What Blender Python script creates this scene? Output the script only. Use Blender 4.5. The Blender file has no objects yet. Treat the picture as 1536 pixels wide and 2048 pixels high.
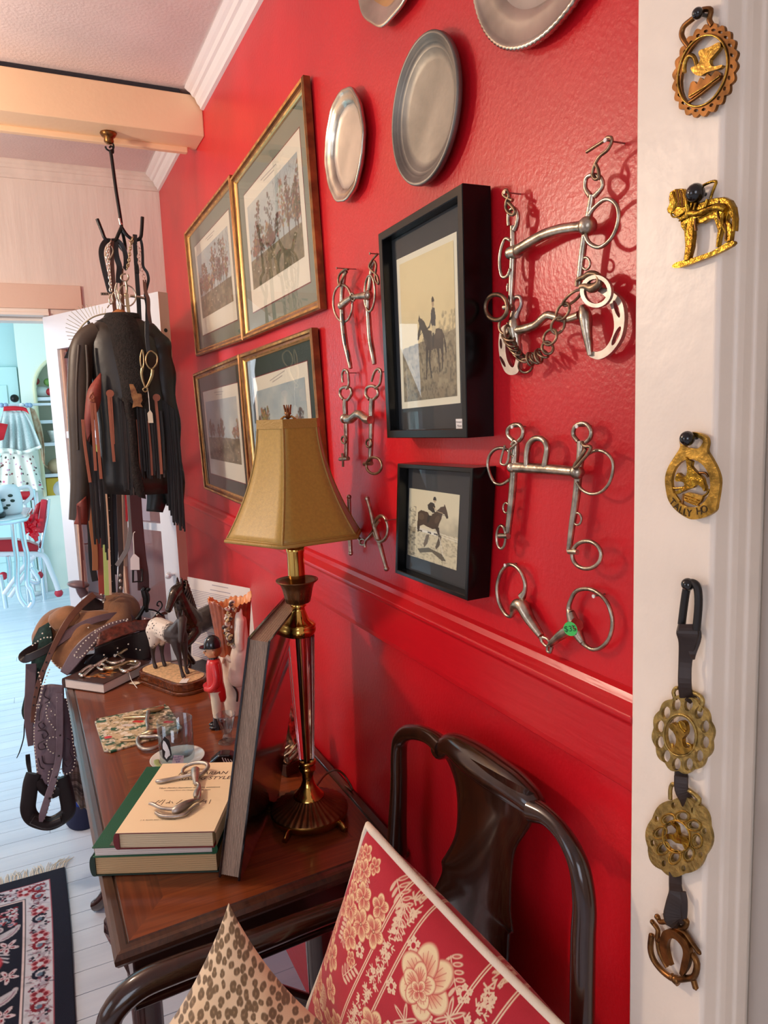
import bpy, bmesh, math, random
import numpy as np
from mathutils import Vector, Matrix
from mathutils.geometry import tessellate_polygon
PI = math.pi
sc = bpy.context.scene
COL = sc.collection
rnd = random.Random(7)
# ------------------------------------------------------------------ camera geometry
FPX, YAW, PITCH, ROLL = 1448.107, 0.446262967, 0.134040660, -0.0379337253
CAM = np.array([-.55, 0.0, 1.54])
_cy, _sy, _cp, _sp = math.cos(YAW), math.sin(YAW), math.cos(PITCH), math.sin(PITCH)
FW = np.array([_sy*_cp, _cy*_cp, -_sp]); _rt = np.array([_cy, -_sy, 0.0]); _up = np.cross(_rt, FW)
RT = _rt*math.cos(ROLL)+_up*math.sin(ROLL); UP = -_rt*math.sin(ROLL)+_up*math.cos(ROLL)
def ray(x, y): return RT*((x-768)/FPX)-UP*((y-1024)/FPX)+FW
def W(x, y, off=0.0): r = ray(x, y); return CAM+r*((-off-CAM[0])/r[0])      # on the red wall, off metres into the room
def T(x, y, z): r = ray(x, y); return CAM+r*((z-CAM[2])/r[2])               # on a level plane
def Y(x, y, yy): r = ray(x, y); return CAM+r*(yy/r[1])                      # on a plane across the room
def depth(P): return float(np.dot(np.array(P)-CAM, FW))
def pxm(P): return depth(P)/FPX                                             # metres per photo pixel at P
def zm(x0, y0, s): return lambda pts: [(x0+p[0]/s, y0+p[1]/s)+tuple(p[2:]) for p in pts]
# ------------------------------------------------------------------ materials
def lin(c):
    c = c/255.0
    return c/12.92 if c <= .04045 else ((c+.055)/1.055)**2.4
def L3(c): return tuple(lin(v) for v in c)
_M = {}
def mat(name, col=(128,128,128), rough=.5, metal=0.0, var=0.0, vscale=20.0, bump=0.0, bscale=60.0, spec=None, coat=0.0, aniso=(1,1,1), col2=None, sheen=0.0, detail=4.0):
    if name in _M: return _M[name]
    m = bpy.data.materials.new(name); m.use_nodes = True; nt = m.node_tree; b = nt.nodes['Principled BSDF']
    b.inputs['Base Color'].default_value = L3(col)+(1,); b.inputs['Roughness'].default_value = rough; b.inputs['Metallic'].default_value = metal
    if spec is not None: b.inputs['Specular IOR Level'].default_value = spec
    if coat: b.inputs['Coat Weight'].default_value = coat; b.inputs['Coat Roughness'].default_value = .08
    if sheen: b.inputs['Sheen Weight'].default_value = sheen
    if var or bump or col2:
        tc = nt.nodes.new('ShaderNodeTexCoord'); mp = nt.nodes.new('ShaderNodeMapping'); mp.inputs['Scale'].default_value = aniso
        nt.links.new(tc.outputs['Object'], mp.inputs['Vector'])
    if var or col2:
        n = nt.nodes.new('ShaderNodeTexNoise'); n.inputs['Scale'].default_value = vscale; n.inputs['Detail'].default_value = detail
        nt.links.new(mp.outputs[0], n.inputs['Vector'])
        cr = nt.nodes.new('ShaderNodeValToRGB'); a = col; c2 = col2
        if c2 is None:
            a = tuple(max(0, v*(1-var)) for v in col); c2 = tuple(min(255, v*(1+var)) for v in col)
        cr.color_ramp.elements[0].position = .32; cr.color_ramp.elements[1].position = .68
        cr.color_ramp.elements[0].color = L3(a)+(1,); cr.color_ramp.elements[1].color = L3(c2)+(1,)
        nt.links.new(n.outputs['Fac'], cr.inputs[0]); nt.links.new(cr.outputs[0], b.inputs['Base Color'])
    if bump:
        n2 = nt.nodes.new('ShaderNodeTexNoise'); n2.inputs['Scale'].default_value = bscale; n2.inputs['Detail'].default_value = 3
        nt.links.new(mp.outputs[0], n2.inputs['Vector'])
        bp = nt.nodes.new('ShaderNodeBump'); bp.inputs['Strength'].default_value = bump; bp.inputs['Distance'].default_value = .004
        nt.links.new(n2.outputs['Fac'], bp.inputs['Height']); nt.links.new(bp.outputs[0], b.inputs['Normal'])
    _M[name] = m
    return m
def glassmat(name, tint=(255,255,255), rough=.0, refl=1.5, body=0.0):
    if name in _M: return _M[name]
    m = bpy.data.materials.new(name); m.use_nodes = True; nt = m.node_tree; nt.nodes.clear()
    o = nt.nodes.new('ShaderNodeOutputMaterial'); t = nt.nodes.new('ShaderNodeBsdfTransparent'); g = nt.nodes.new('ShaderNodeBsdfGlossy')
    f = nt.nodes.new('ShaderNodeFresnel'); mx = nt.nodes.new('ShaderNodeMixShader')
    t.inputs[0].default_value = L3(tint)+(1,); g.inputs['Roughness'].default_value = rough; f.inputs['IOR'].default_value = refl
    ge = nt.nodes.new('ShaderNodeNewGeometry'); mm = nt.nodes.new('ShaderNodeMath'); mm.operation = 'SUBTRACT'; mm.inputs[0].default_value = 1.0
    nt.links.new(ge.outputs['Backfacing'], mm.inputs[1]); mu = nt.nodes.new('ShaderNodeMath'); mu.operation = 'MULTIPLY'   # a thin pane: reflects at its outer face only
    nt.links.new(f.outputs[0], mu.inputs[0]); nt.links.new(mm.outputs[0], mu.inputs[1])
    nt.links.new(mu.outputs[0], mx.inputs[0]); nt.links.new(t.outputs[0], mx.inputs[1]); nt.links.new(g.outputs[0], mx.inputs[2]); nt.links.new(mx.outputs[0], o.inputs[0])
    _M[name] = m
    return m
def solidglass(name, tint=(255,255,255), ior=1.45):
    if name in _M: return _M[name]
    m = mat(name, tint, .02); b = m.node_tree.nodes['Principled BSDF']
    b.inputs['Transmission Weight'].default_value = 1.0; b.inputs['IOR'].default_value = ior
    return m
def vcmat(name, rough=.6, bump=0.0, bscale=400.0, sheen=0.0, spec=None):
    """pattern read from the mesh's own colour attribute"""
    if name in _M: return _M[name]
    m = mat(name, (200,200,200), rough, bump=bump, bscale=bscale, sheen=sheen, spec=spec); nt = m.node_tree
    a = nt.nodes.new('ShaderNodeVertexColor'); a.layer_name = 'pattern'
    nt.links.new(a.outputs['Color'], nt.nodes['Principled BSDF'].inputs['Base Color'])
    return m
def woodmat(name, c1, c2, rough=.3, axis=0, scale=6.0, coat=.3, ring=14.0, bumps=0.0):
    if name in _M: return _M[name]
    m = mat(name, c1, rough, coat=coat); nt = m.node_tree; b = nt.nodes['Principled BSDF']
    tc = nt.nodes.new('ShaderNodeTexCoord'); mp = nt.nodes.new('ShaderNodeMapping'); s = [ring*3]*3; s[axis] = scale*.35
    mp.inputs['Scale'].default_value = s; nt.links.new(tc.outputs['Object'], mp.inputs[0])
    n = nt.nodes.new('ShaderNodeTexNoise'); n.inputs['Scale'].default_value = 2.2; n.inputs['Detail'].default_value = 6; n.inputs['Distortion'].default_value = 1.2
    cr = nt.nodes.new('ShaderNodeValToRGB'); cr.color_ramp.elements[0].position = .3; cr.color_ramp.elements[1].position = .72
    cr.color_ramp.elements[0].color = L3(c1)+(1,); cr.color_ramp.elements[1].color = L3(c2)+(1,)
    nt.links.new(mp.outputs[0], n.inputs['Vector']); nt.links.new(n.outputs['Fac'], cr.inputs[0]); nt.links.new(cr.outputs[0], b.inputs['Base Color'])
    return m
# ------------------------------------------------------------------ mesh builder
def arr(p): return np.array(p, float)
def unit(v):
    n = np.linalg.norm(v); return v/n if n > 1e-12 else v
def rotz(a): return np.array([[math.cos(a), -math.sin(a), 0], [math.sin(a), math.cos(a), 0], [0, 0, 1.0]])
def catmull(pts, k=6, closed=False):
    pts = [arr(p) for p in pts]; n = len(pts); out = []
    if n < 3: return pts
    rng = range(n) if closed else range(n-1)
    for i in rng:
        if closed: p0, p1, p2, p3 = pts[i-1], pts[i], pts[(i+1) % n], pts[(i+2) % n]
        else: p0, p1, p2, p3 = pts[max(i-1, 0)], pts[i], pts[i+1], pts[min(i+2, n-1)]
        for j in range(k):
            t = j/k
            out.append(.5*((2*p1)+(-p0+p2)*t+(2*p0-5*p1+4*p2-p3)*t*t+(-p0+3*p1-3*p2+p3)*t**3))
    if not closed: out.append(pts[-1])
    return out
class MB:
    def __init__(s): s.v = []; s.f = []; s.mi = []; s.sm = []; s.mats = []
    def mid(s, m):
        if m is None: return 0
        if m not in s.mats: s.mats.append(m)
        return s.mats.index(m)
    def add(s, vs, fs, m=None, smooth=False):
        o = len(s.v); k = s.mid(m); s.v += [tuple(map(float, v)) for v in vs]
        for f in fs: s.f.append([o+i for i in f]); s.mi.append(k); s.sm.append(smooth)
        return s
    def box(s, lo, hi, m=None, R=None, o=None):
        lo, hi = arr(lo), arr(hi)
        vs = [arr([(lo, hi)[i & 1][0], (lo, hi)[i >> 1 & 1][1], (lo, hi)[i >> 2 & 1][2]]) for i in range(8)]
        if R is not None: vs = [R@v for v in vs]
        if o is not None: vs = [v+arr(o) for v in vs]
        return s.add(vs, [(0,2,3,1), (4,5,7,6), (0,1,5,4), (2,6,7,3), (0,4,6,2), (1,3,7,5)], m)
    def tube(s, pts, r, n=8, closed=False, m=None, caps=True, flat=None, smooth=True):
        """r: number or list; flat: (factor along the second axis) for oval sections"""
        P = [arr(p) for p in pts]; N = len(P); r = [r]*N if not hasattr(r, '__len__') else list(r)
        tan = [unit((P[(i+1) % N]-P[i-1]) if closed else (P[min(i+1, N-1)]-P[max(i-1, 0)])) for i in range(N)]
        a = unit(np.cross(tan[0], [0, 0, 1.0] if abs(tan[0][2]) < .9 else [1.0, 0, 0])); fr = []
        for i in range(N):
            a = a-tan[i]*np.dot(a, tan[i])
            if np.linalg.norm(a) < 1e-6: a = np.cross(tan[i], [.3, .5, .8])
            a = unit(a); fr.append((a, np.cross(tan[i], a)))
        vs = []; k2 = 1.0 if flat is None else flat
        for i in range(N):
            for j in range(n):
                t = 2*PI*j/n; vs.append(P[i]+fr[i][0]*r[i]*math.cos(t)+fr[i][1]*r[i]*k2*math.sin(t))
        fs = []
        for i in range(N if closed else N-1):
            i2 = (i+1) % N
            for j in range(n): fs.append((i*n+j, i*n+(j+1) % n, i2*n+(j+1) % n, i2*n+j))
        s.add(vs, fs, m, smooth)
        if caps and not closed: s.add(vs[:n], [tuple(range(n))[::-1]], m, False); s.add(vs[-n:], [tuple(range(n))], m, False)
        return s
    def sphere(s, c, r, m=None, nu=12, nv=8, R=None):
        c = arr(c); r = arr(r if hasattr(r, '__len__') else (r, r, r)); vs = []
        for i in range(nv+1):
            for j in range(nu):
                p = PI*i/nv; t = 2*PI*j/nu; q = arr([math.sin(p)*math.cos(t), math.sin(p)*math.sin(t), math.cos(p)])*r
                vs.append(c+(R@q if R is not None else q))
        return s.add(vs, [(i*nu+j, (i+1)*nu+j, (i+1)*nu+(j+1) % nu, i*nu+(j+1) % nu) for i in range(nv) for j in range(nu)], m, True)
    def lathe(s, prof, o=(0,0,0), n=32, m=None, R=None, rfun=None, smooth=True):
        """prof: (r, z) pairs; rfun(angle, r, z) -> r"""
        o = arr(o); vs = []
        for (r, z) in prof:
            for j in range(n):
                t = 2*PI*j/n; rr = rfun(t, r, z) if rfun else r; q = arr([rr*math.cos(t), rr*math.sin(t), z]); vs.append(o+(R@q if R is not None else q))
        return s.add(vs, [(i*n+j, i*n+(j+1) % n, (i+1)*n+(j+1) % n, (i+1)*n+j) for i in range(len(prof)-1) for j in range(n)], m, smooth)
    def prism(s, outline, th, o, ux, uy, holes=(), m=None, z0=0.0, uz=None):
        """outline (and holes) in the ux,uy plane, thickness th along uz"""
        o, ux, uy = arr(o), arr(ux), arr(uy); uz = unit(np.cross(ux, uy)) if uz is None else arr(uz)
        loops = [list(outline)]+[list(h) for h in holes]
        tri = tessellate_polygon([[Vector((p[0], p[1], 0)) for p in l] for l in loops])
        flat = [p for l in loops for p in l]; n = len(flat)
        vs = [o+ux*p[0]+uy*p[1]+uz*z0 for p in flat]+[o+ux*p[0]+uy*p[1]+uz*(z0+th) for p in flat]
        fs = []
        for t in tri:
            a, b, c = [flat[i] for i in t]
            if (b[0]-a[0])*(c[1]-a[1])-(b[1]-a[1])*(c[0]-a[0]) < 0: t = (t[0], t[2], t[1])
            fs.append((t[0]+n, t[1]+n, t[2]+n)); fs.append((t[0], t[2], t[1]))
        k = 0
        for l in loops:
            for i in range(len(l)): j = (i+1) % len(l); fs.append((k+i, k+j, k+j+n, k+i+n))
            k += len(l)
        return s.add(vs, fs, m)
    def grid(s, rows, m=None, closed_u=False, smooth=True):
        nu = len(rows[0]); vs = [p for r in rows for p in r]
        return s.add(vs, [(i*nu+j, i*nu+(j+1) % nu, (i+1)*nu+(j+1) % nu, (i+1)*nu+j) for i in range(len(rows)-1) for j in range(nu if closed_u else nu-1)], m, smooth)
    def ribbon(s, pts, hw, th, m=None, view=None, side=None):
        """flat strap: pts path, hw half widths, thickness th; lies facing the view point"""
        P = [arr(p) for p in pts]; N = len(P); hw = [hw]*N if not hasattr(hw, '__len__') else hw; vs = []
        for i in range(N):
            t = unit(P[min(i+1, N-1)]-P[max(i-1, 0)]); v = unit(P[i]-(CAM if view is None else arr(view)))
            sd = unit(np.cross(t, v)) if side is None else unit(arr(side)-t*np.dot(arr(side), t)); nn = unit(np.cross(sd, t))
            if np.dot(nn, v) > 0: nn = -nn
            for (a, b) in ((-1, 0), (-.85, .5), (.85, .5), (1, 0), (.85, -.5), (-.85, -.5)): vs.append(P[i]+sd*a*hw[i]+nn*b*th)
        fs = [(i*6+j, i*6+(j+1) % 6, (i+1)*6+(j+1) % 6, (i+1)*6+j) for i in range(N-1) for j in range(6)]
        fs += [tuple(range(5, -1, -1)), tuple((N-1)*6+j for j in range(6))]
        return s.add(vs, fs, m, False)
    def build(s, name, m=None, parent=None, bevel=0.0, seg=2, subsurf=0, recalc=True, solid=0.0, loc=None):
        me = bpy.data.meshes.new(name); v = np.array(s.v)
        if parent is not None: base = wloc(parent)
        elif loc is not None: base = arr(loc)
        else: base = arr([(v[:, 0].min()+v[:, 0].max())/2, (v[:, 1].min()+v[:, 1].max())/2, v[:, 2].min()])
        me.from_pydata((v-base).tolist(), [], s.f)
        ms = s.mats if s.mats else [m]
        for q in ms: me.materials.append(q)
        me.polygons.foreach_set('material_index', s.mi); me.polygons.foreach_set('use_smooth', s.sm)
        if recalc:
            bm = bmesh.new(); bm.from_mesh(me)
            bmesh.ops.recalc_face_normals(bm, faces=bm.faces); bm.to_mesh(me); bm.free()
        o = bpy.data.objects.new(name, me); COL.objects.link(o)
        if parent is not None: o.parent = parent
        else: o.location = base
        if solid: md = o.modifiers.new('solid', 'SOLIDIFY'); md.thickness = solid; md.offset = 0
        if bevel: md = o.modifiers.new('bevel', 'BEVEL'); md.width = bevel; md.segments = seg; md.limit_method = 'ANGLE'; md.angle_limit = math.radians(35); md.harden_normals = False
        if subsurf: md = o.modifiers.new('sub', 'SUBSURF'); md.levels = subsurf; md.render_levels = subsurf
        return o
def wloc(o):
    p = np.zeros(3)
    while o is not None: p = p+arr(o.location); o = o.parent
    return p
def thing(name, label, cat, loc, group=None):
    o = bpy.data.objects.new(name, None); COL.objects.link(o); o.location = tuple(map(float, loc)); o.empty_display_size = .05
    return tag(o, label, cat, group)
def tag(o, label, cat, group=None, kind=None):
    o['label'] = label; o['category'] = cat
    if group: o['group'] = group
    if kind: o['kind'] = kind
    return o
def struct(o, label=None):
    o['kind'] = 'structure'
    if label: o['label'] = label
    return o
def plabel(o, label): o['label'] = label; return o
def remeshed(mb, name, m, parent, voxel, smooth=3):
    """one continuous skin over the overlapping limbs of a figure"""
    o = mb.build(name, m, parent)
    r = o.modifiers.new('skin', 'REMESH'); r.mode = 'VOXEL'; r.voxel_size = voxel; r.use_smooth_shade = True
    sm = o.modifiers.new('smooth', 'SMOOTH'); sm.iterations = smooth; sm.factor = .5
    return o
# ------------------------------------------------------------------ pattern canvas -> colour attribute on a dense grid
class Canvas:
    def __init__(s, w, h, col):
        s.w, s.h = w, h; s.a = np.zeros((h, w, 3)); s.a[:] = L3(col); s.yy, s.xx = np.mgrid[0:h, 0:w]; s.X = (s.xx+.5)/w; s.Yc = (s.yy+.5)/h
        s.asp = h/w
    def put(s, mask, col): s.a[mask] = L3(col)
    def blend(s, k, col): s.a = s.a*(1-k[..., None])+np.array(L3(col))*k[..., None]
    def _win(s, x0, x1, y0, y1):
        return max(0, int(y0*s.h)-1), min(s.h, int(y1*s.h)+2), max(0, int(x0*s.w)-1), min(s.w, int(x1*s.w)+2)
    def ell(s, cx, cy, rx, ry, col, ang=0.0, k=1.0, soft=.15):
        R = max(rx, ry/s.asp if s.asp else ry)*1.5+.01; j0, j1, i0, i1 = s._win(cx-R, cx+R, cy-R/s.asp*1.5, cy+R/s.asp*1.5)
        if j1 <= j0 or i1 <= i0: return
        dx = s.X[j0:j1, i0:i1]-cx; dy = (s.Yc[j0:j1, i0:i1]-cy)*s.asp; c, q = math.cos(ang), math.sin(ang)
        u = dx*c+dy*q; v = -dx*q+dy*c; d = np.sqrt((u/rx)**2+(v/(ry*s.asp))**2)
        f = np.clip((1-d)/soft+.5, 0, 1)*k
        s.a[j0:j1, i0:i1] = s.a[j0:j1, i0:i1]*(1-f[..., None])+np.array(L3(col))*f[..., None]
    def poly(s, pts, col, k=1.0):
        pts = list(pts); xs = [p[0] for p in pts]; ys = [p[1] for p in pts]; j0, j1, i0, i1 = s._win(min(xs), max(xs), min(ys), max(ys))
        if j1 <= j0 or i1 <= i0: return
        X = s.X[j0:j1, i0:i1]; Yc = s.Yc[j0:j1, i0:i1]; ins = np.zeros(X.shape, bool)
        for i in range(len(pts)):
            (xa, ya), (xb, yb) = pts[i], pts[i-1]
            if ya == yb: continue
            c = ((ya > Yc) != (yb > Yc)) & (X < (xb-xa)*(Yc-ya)/(yb-ya)+xa); ins ^= c
        f = ins*k; s.a[j0:j1, i0:i1] = s.a[j0:j1, i0:i1]*(1-f[..., None])+np.array(L3(col))*f[..., None]
    def line(s, pts, w, col, k=1.0):
        """w is a half width in units of the canvas width"""
        for (xa, ya), (xb, yb) in zip(pts[:-1], pts[1:]):
            j0, j1, i0, i1 = s._win(min(xa, xb)-w, max(xa, xb)+w, min(ya, yb)-w/s.asp, max(ya, yb)+w/s.asp)
            if j1 <= j0 or i1 <= i0: continue
            X = s.X[j0:j1, i0:i1]; Yc = s.Yc[j0:j1, i0:i1]*s.asp; dx, dy = xb-xa, (yb-ya)*s.asp; q = dx*dx+dy*dy+1e-12
            t = np.clip(((X-xa)*dx+(Yc-ya*s.asp)*dy)/q, 0, 1); d = np.hypot(X-xa-t*dx, Yc-ya*s.asp-t*dy)
            f = np.clip((w-d)*s.w+.5, 0, 1)*k; s.a[j0:j1, i0:i1] = s.a[j0:j1, i0:i1]*(1-f[..., None])+np.array(L3(col))*f[..., None]
    def noise(s, n, seed=0, oct=3):
        r = np.random.RandomState(seed); out = np.zeros((s.h, s.w)); amp = 1.0
        for o in range(oct):
            g = r.rand(int(n*s.asp)+3, n+3); u = s.X*n; v = s.Yc*n*s.asp; i = u.astype(int); j = v.astype(int); fu = u-i; fv = v-j
            fu = fu*fu*(3-2*fu); fv = fv*fv*(3-2*fv); j = np.minimum(j, g.shape[0]-2); i = np.minimum(i, g.shape[1]-2)
            out += amp*((g[j, i]*(1-fu)+g[j, i+1]*fu)*(1-fv)+(g[j+1, i]*(1-fu)+g[j+1, i+1]*fu)*fv); amp *= .5; n *= 2
        return out/(2-.5**(oct-1))
def pattern_grid(name, canvas, fn, m, parent=None, loc=None, backs=None, th=0.0):
    """a dense sheet whose vertices carry the canvas colours; fn(U,V) -> (h,w,3) points, V runs down the canvas"""
    h, w = canvas.h, canvas.w; U = np.linspace(0, 1, w)[None, :].repeat(h, 0); V = np.linspace(0, 1, h)[:, None].repeat(w, 1)
    P = fn(U, V).reshape(-1, 3); base = wloc(parent) if parent is not None else (arr(loc) if loc is not None else P.mean(0))
    me = bpy.data.meshes.new(name); nv = h*w; me.vertices.add(nv); me.vertices.foreach_set('co', (P-base).astype('f4').ravel())
    idx = np.arange(nv).reshape(h, w); q = np.stack([idx[:-1, :-1], idx[1:, :-1], idx[1:, 1:], idx[:-1, 1:]], -1).reshape(-1, 4)
    me.loops.add(q.size); me.loops.foreach_set('vertex_index', q.ravel().astype('i4')); me.polygons.add(len(q))
    me.polygons.foreach_set('loop_start', np.arange(0, q.size, 4, dtype='i4')); me.polygons.foreach_set('use_smooth', np.ones(len(q), bool))
    me.update(calc_edges=True)
    ca = me.color_attributes.new('pattern', 'FLOAT_COLOR', 'POINT'); c = np.ones((nv, 4), 'f4'); c[:, :3] = canvas.a.reshape(-1, 3); ca.data.foreach_set('color', c.ravel())
    me.materials.append(m); o = bpy.data.objects.new(name, me); COL.objects.link(o)
    if parent is not None: o.parent = parent
    else: o.location = tuple(base)
    if th: md = o.modifiers.new('solid', 'SOLIDIFY'); md.thickness = th; md.offset = -1
    return o
def text_into(mb, s, o, ux, uy, size, m=None, align='CENTER', shear=0.0, th=.0002, lift=.0003):
    """letters as thin raised shapes in the plane o + ux,uy"""
    cu = bpy.data.curves.new('lettering', 'FONT'); cu.body = s; cu.size = size; cu.align_x = align; cu.align_y = 'CENTER'; cu.shear = shear; cu.resolution_u = 3
    ob = bpy.data.objects.new('lettering', cu); COL.objects.link(ob); dg = bpy.context.evaluated_depsgraph_get()
    me = bpy.data.meshes.new_from_object(ob.evaluated_get(dg)); ux, uy = unit(arr(ux)), unit(arr(uy)); uz = unit(np.cross(ux, uy)); o = arr(o)
    mb.add([o+ux*v.co.x+uy*v.co.y+uz*lift for v in me.vertices], [tuple(p.vertices) for p in me.polygons], m)
    bpy.data.objects.remove(ob); bpy.data.meshes.remove(me); bpy.data.curves.remove(cu)
# ------------------------------------------------------------------ the room
CEIL, BACKY = 2.52, 3.13
m_red = mat('red wall paint', (205,22,34), .32, var=.07, vscale=3.0, bump=.14, bscale=150.0, spec=.5)
m_redtrim = mat('red trim paint', (203,20,32), .28, var=.05, vscale=5.0, bump=.25, bscale=50.0, aniso=(1,.15,1))
m_white = mat('white trim paint', (236,226,216), .4, bump=.12, bscale=70.0)
m_crown = mat('white crown paint', (240,236,236), .4, bump=.1, bscale=90.0)
m_casing = mat('cream casing paint', (250,236,218), .38, var=.02, vscale=9.0, bump=.25, bscale=45.0)
m_pink = mat('pink plaster', (229,216,206), .7, var=.03, vscale=2.5, bump=.5, bscale=9.0, aniso=(6,6,.7))
m_pinktrim = mat('pink board paint', (222,192,174), .55, bump=.1)
m_peach = mat('peach beam paint', (248,212,172), .5, var=.02, vscale=3.0, bump=.12)
m_ceil = mat('ceiling plaster', (226,210,208), .8, var=.03, vscale=4.0, bump=.35, bscale=120.0)
m_cyan = mat('pale aqua paint', (196,232,234), .5, bump=.05)
m_cream = mat('cream paint', (240,236,214), .55)
m_floor = mat('white floor paint', (220,228,240), .34, col2=(202,212,227), vscale=5.0, bump=.25, bscale=30.0, aniso=(.25,2.5,1))
m_gap = mat('dark board gap and beam shadow', (60,62,68), .9)
# floor boards run away from the red wall
fb = MB(); bw = .0915; y = -1.85; fb.box((-4.0, -1.85, -.05), (.9, 8.1, -.012), m_gap)
while y < 8.0:
    xs = [-4.0]+sorted(rnd.uniform(-3.6, .5) for _ in range(2))+[.9]
    for a, b in zip(xs[:-1], xs[1:]): fb.box((a+.0008, y+.0012, -.03), (b-.0008, y+bw-.0012, rnd.uniform(-.0006, 0)), m_floor)
    y += bw
struct(fb.build('floor'))
# red wall with its plaster, the rail is a separate board
wr = MB(); wr.box((0, .45, 0), (.12, BACKY+.1, CEIL), m_red); struct(wr.build('wall_right'))
tr = MB(); prof = [(0,1.135),(-.02,1.138),(-.021,1.147),(-.021,1.212),(-.024,1.216),(-.024,1.222),(-.018,1.226),(-.011,1.231),(-.007,1.238),(0,1.242)]
tr.prism([(p[0], p[1]) for p in prof], BACKY-.532, (0,.532,0), (1,0,0), (0,0,1), m=m_redtrim, uz=(0,1,0)); struct(tr.build('trim_1', bevel=.0015))
bs = MB(); bs.prism([(0,0),(-.02,0),(-.02,.13),(-.014,.15),(0,.155)], BACKY-.532, (0,.532,0), (1,0,0), (0,0,1), m=m_redtrim, uz=(0,1,0)); struct(bs.build('baseboard_right'))
# wall beyond the doorway on the same side and the closed door in it
w2 = MB(); w2.box((0,-1.85,0), (.12,-.47,CEIL), m_casing); w2.box((0,-.47,2.08), (.12,.45,CEIL), m_casing); struct(w2.build('wall_right_lower'))
ca = MB(); CZ = 2.2
cprof = [(0,.5335),(-.020,.5335),(-.0225,.531),(-.0225,.4415),(-.020,.438),(-.006,.436),(-.004,.4335),(.002,.432),(.012,.432),(.014,.4295),(.028,.4295),(.03,.4335),(.12,.4335),(.12,.5)]
ca.prism([(p[1], p[0]) for p in cprof], CZ, (0,0,0), (0,1,0), (1,0,0), m=m_casing, uz=(0,0,1)); struct(ca.build('trim_2', bevel=.0012))
c2 = MB(); c2.box((-.022,-.55,0), (0,-.46,2.12), m_casing); c2.box((-.022,-.55,2.12), (0,.5335,2.2), m_casing); struct(c2.build('trim_3', bevel=.002))
m_gdoor = mat('door paint greyed as shade', (196,184,172), .4, bump=.1)  # white door greyed in its colour to stand for the shaded band
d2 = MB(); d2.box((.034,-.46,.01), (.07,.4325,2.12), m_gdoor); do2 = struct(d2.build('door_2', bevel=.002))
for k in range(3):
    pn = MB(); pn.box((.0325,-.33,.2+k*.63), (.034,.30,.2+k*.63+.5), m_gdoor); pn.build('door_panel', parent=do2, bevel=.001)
# ceiling, crown mouldings, beam
ce = MB(); ce.box((-4.0,-1.85,CEIL), (.12,BACKY+.12,CEIL+.08), m_ceil); struct(ce.build('ceiling'))
cr = [(0,0),(-.050,0),(-.052,-.006),(-.044,-.013),(-.036,-.018),(-.031,-.027),(-.024,-.030),(-.018,-.045),(-.011,-.052),(-.009,-.060),(0,-.062)]
BF, BB = 2.30, 2.425
for n, (a, b) in ((4, (-1.85, BF-.008)), (5, (BB, BACKY-.02))):
    q = MB(); q.prism(cr, b-a, (0,a,CEIL), (1,0,0), (0,0,1), m=m_crown, uz=(0,1,0)); struct(q.build('trim_%d' % n))
q = MB(); q.prism([(p[0]*.6, p[1]) for p in cr], 4.0, (-4.0,BACKY,CEIL), (0,1,0), (0,0,1), m=m_pink, uz=(1,0,0)); struct(q.build('trim_6'))
bm_ = MB(); bm_.box((-4.0,BF,2.388), (0,BB,2.502), m_peach); bm_.box((-4.0,BB-.022,2.372), (-.03,BB,2.389), m_peach); bm_.box((-4.0,BF+.014,2.5), (-.06,BB-.01,2.519), m_gap); struct(bm_.build('trim_7', bevel=.003))  # last box is a dark strip standing in for the shadow gap above the beam
# back wall with the kitchen doorway
DX = -.468; DT = 1.962
wb = MB(); wb.box((DX,BACKY,0), (0,BACKY+.12,CEIL), m_pink); wb.box((-1.30,BACKY,DT), (DX,BACKY+.12,CEIL), m_pink); wb.box((-4.0,BACKY,0), (-1.30,BACKY+.12,CEIL), m_pink); struct(wb.build('wall_back'))
hb = MB(); hb.box((-1.45,BACKY-.014,1.988), (-.327,BACKY,2.078), m_pinktrim); struct(hb.build('trim_8', bevel=.002))
hc = MB(); hc.box((-1.36,BACKY-.02,DT), (DX+.02,BACKY+.0,DT+.012), m_white); hc.box((-1.36,BACKY-.012,DT+.012), (DX+.02,BACKY,1.988), m_white); hc.box((-1.30,BACKY+.04,DT-.014), (DX,BACKY+.12,DT), m_white); struct(hc.build('trim_9', bevel=.002))
# left and rear walls of the front room, each with an unseen window opening put in for fill light
def wall_with_window(name, axis, pos, lo, hi, wz, wr_, m):
    b = MB(); t = .1
    def bx(a0, a1, z0, z1):
        if axis == 'x': b.box((pos-t, a0, z0), (pos, a1, z1), m)
        else: b.box((a0, pos-t, z0), (a1, pos, z1), m)
    bx(lo, wr_[0], 0, CEIL); bx(wr_[1], hi, 0, CEIL); bx(wr_[0], wr_[1], 0, wz[0]); bx(wr_[0], wr_[1], wz[1], CEIL); struct(b.build(name))
    f = MB(); a0, a1 = wr_; z0, z1 = wz
    def fr(p0, p1, q0, q1):
        if axis == 'x': f.box((pos-.06, p0, q0), (pos+.015, p1, q1), m_white)
        else: f.box((p0, pos-.06, q0), (p1, pos+.015, q1), m_white)
    for r in ((a0-.06,a0,z0-.06,z1+.06),(a1,a1+.06,z0-.06,z1+.06),(a0,a1,z0-.06,z0),(a0,a1,z1,z1+.06),((a0+a1)/2-.02,(a0+a1)/2+.02,z0,z1),(a0,a1,(z0+z1)/2-.02,(z0+z1)/2+.02)): fr(*r)
    return f
struct(wall_with_window('wall_left', 'x', -4.0, -1.85, BACKY, (.75,2.2), (.45,1.95), m_pink).build('window_1'))
struct(wall_with_window('wall_rear', 'y', -1.85, -4.0, .12, (.75,2.2), (-2.9,-1.5), m_pink).build('window_2'))
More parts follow.
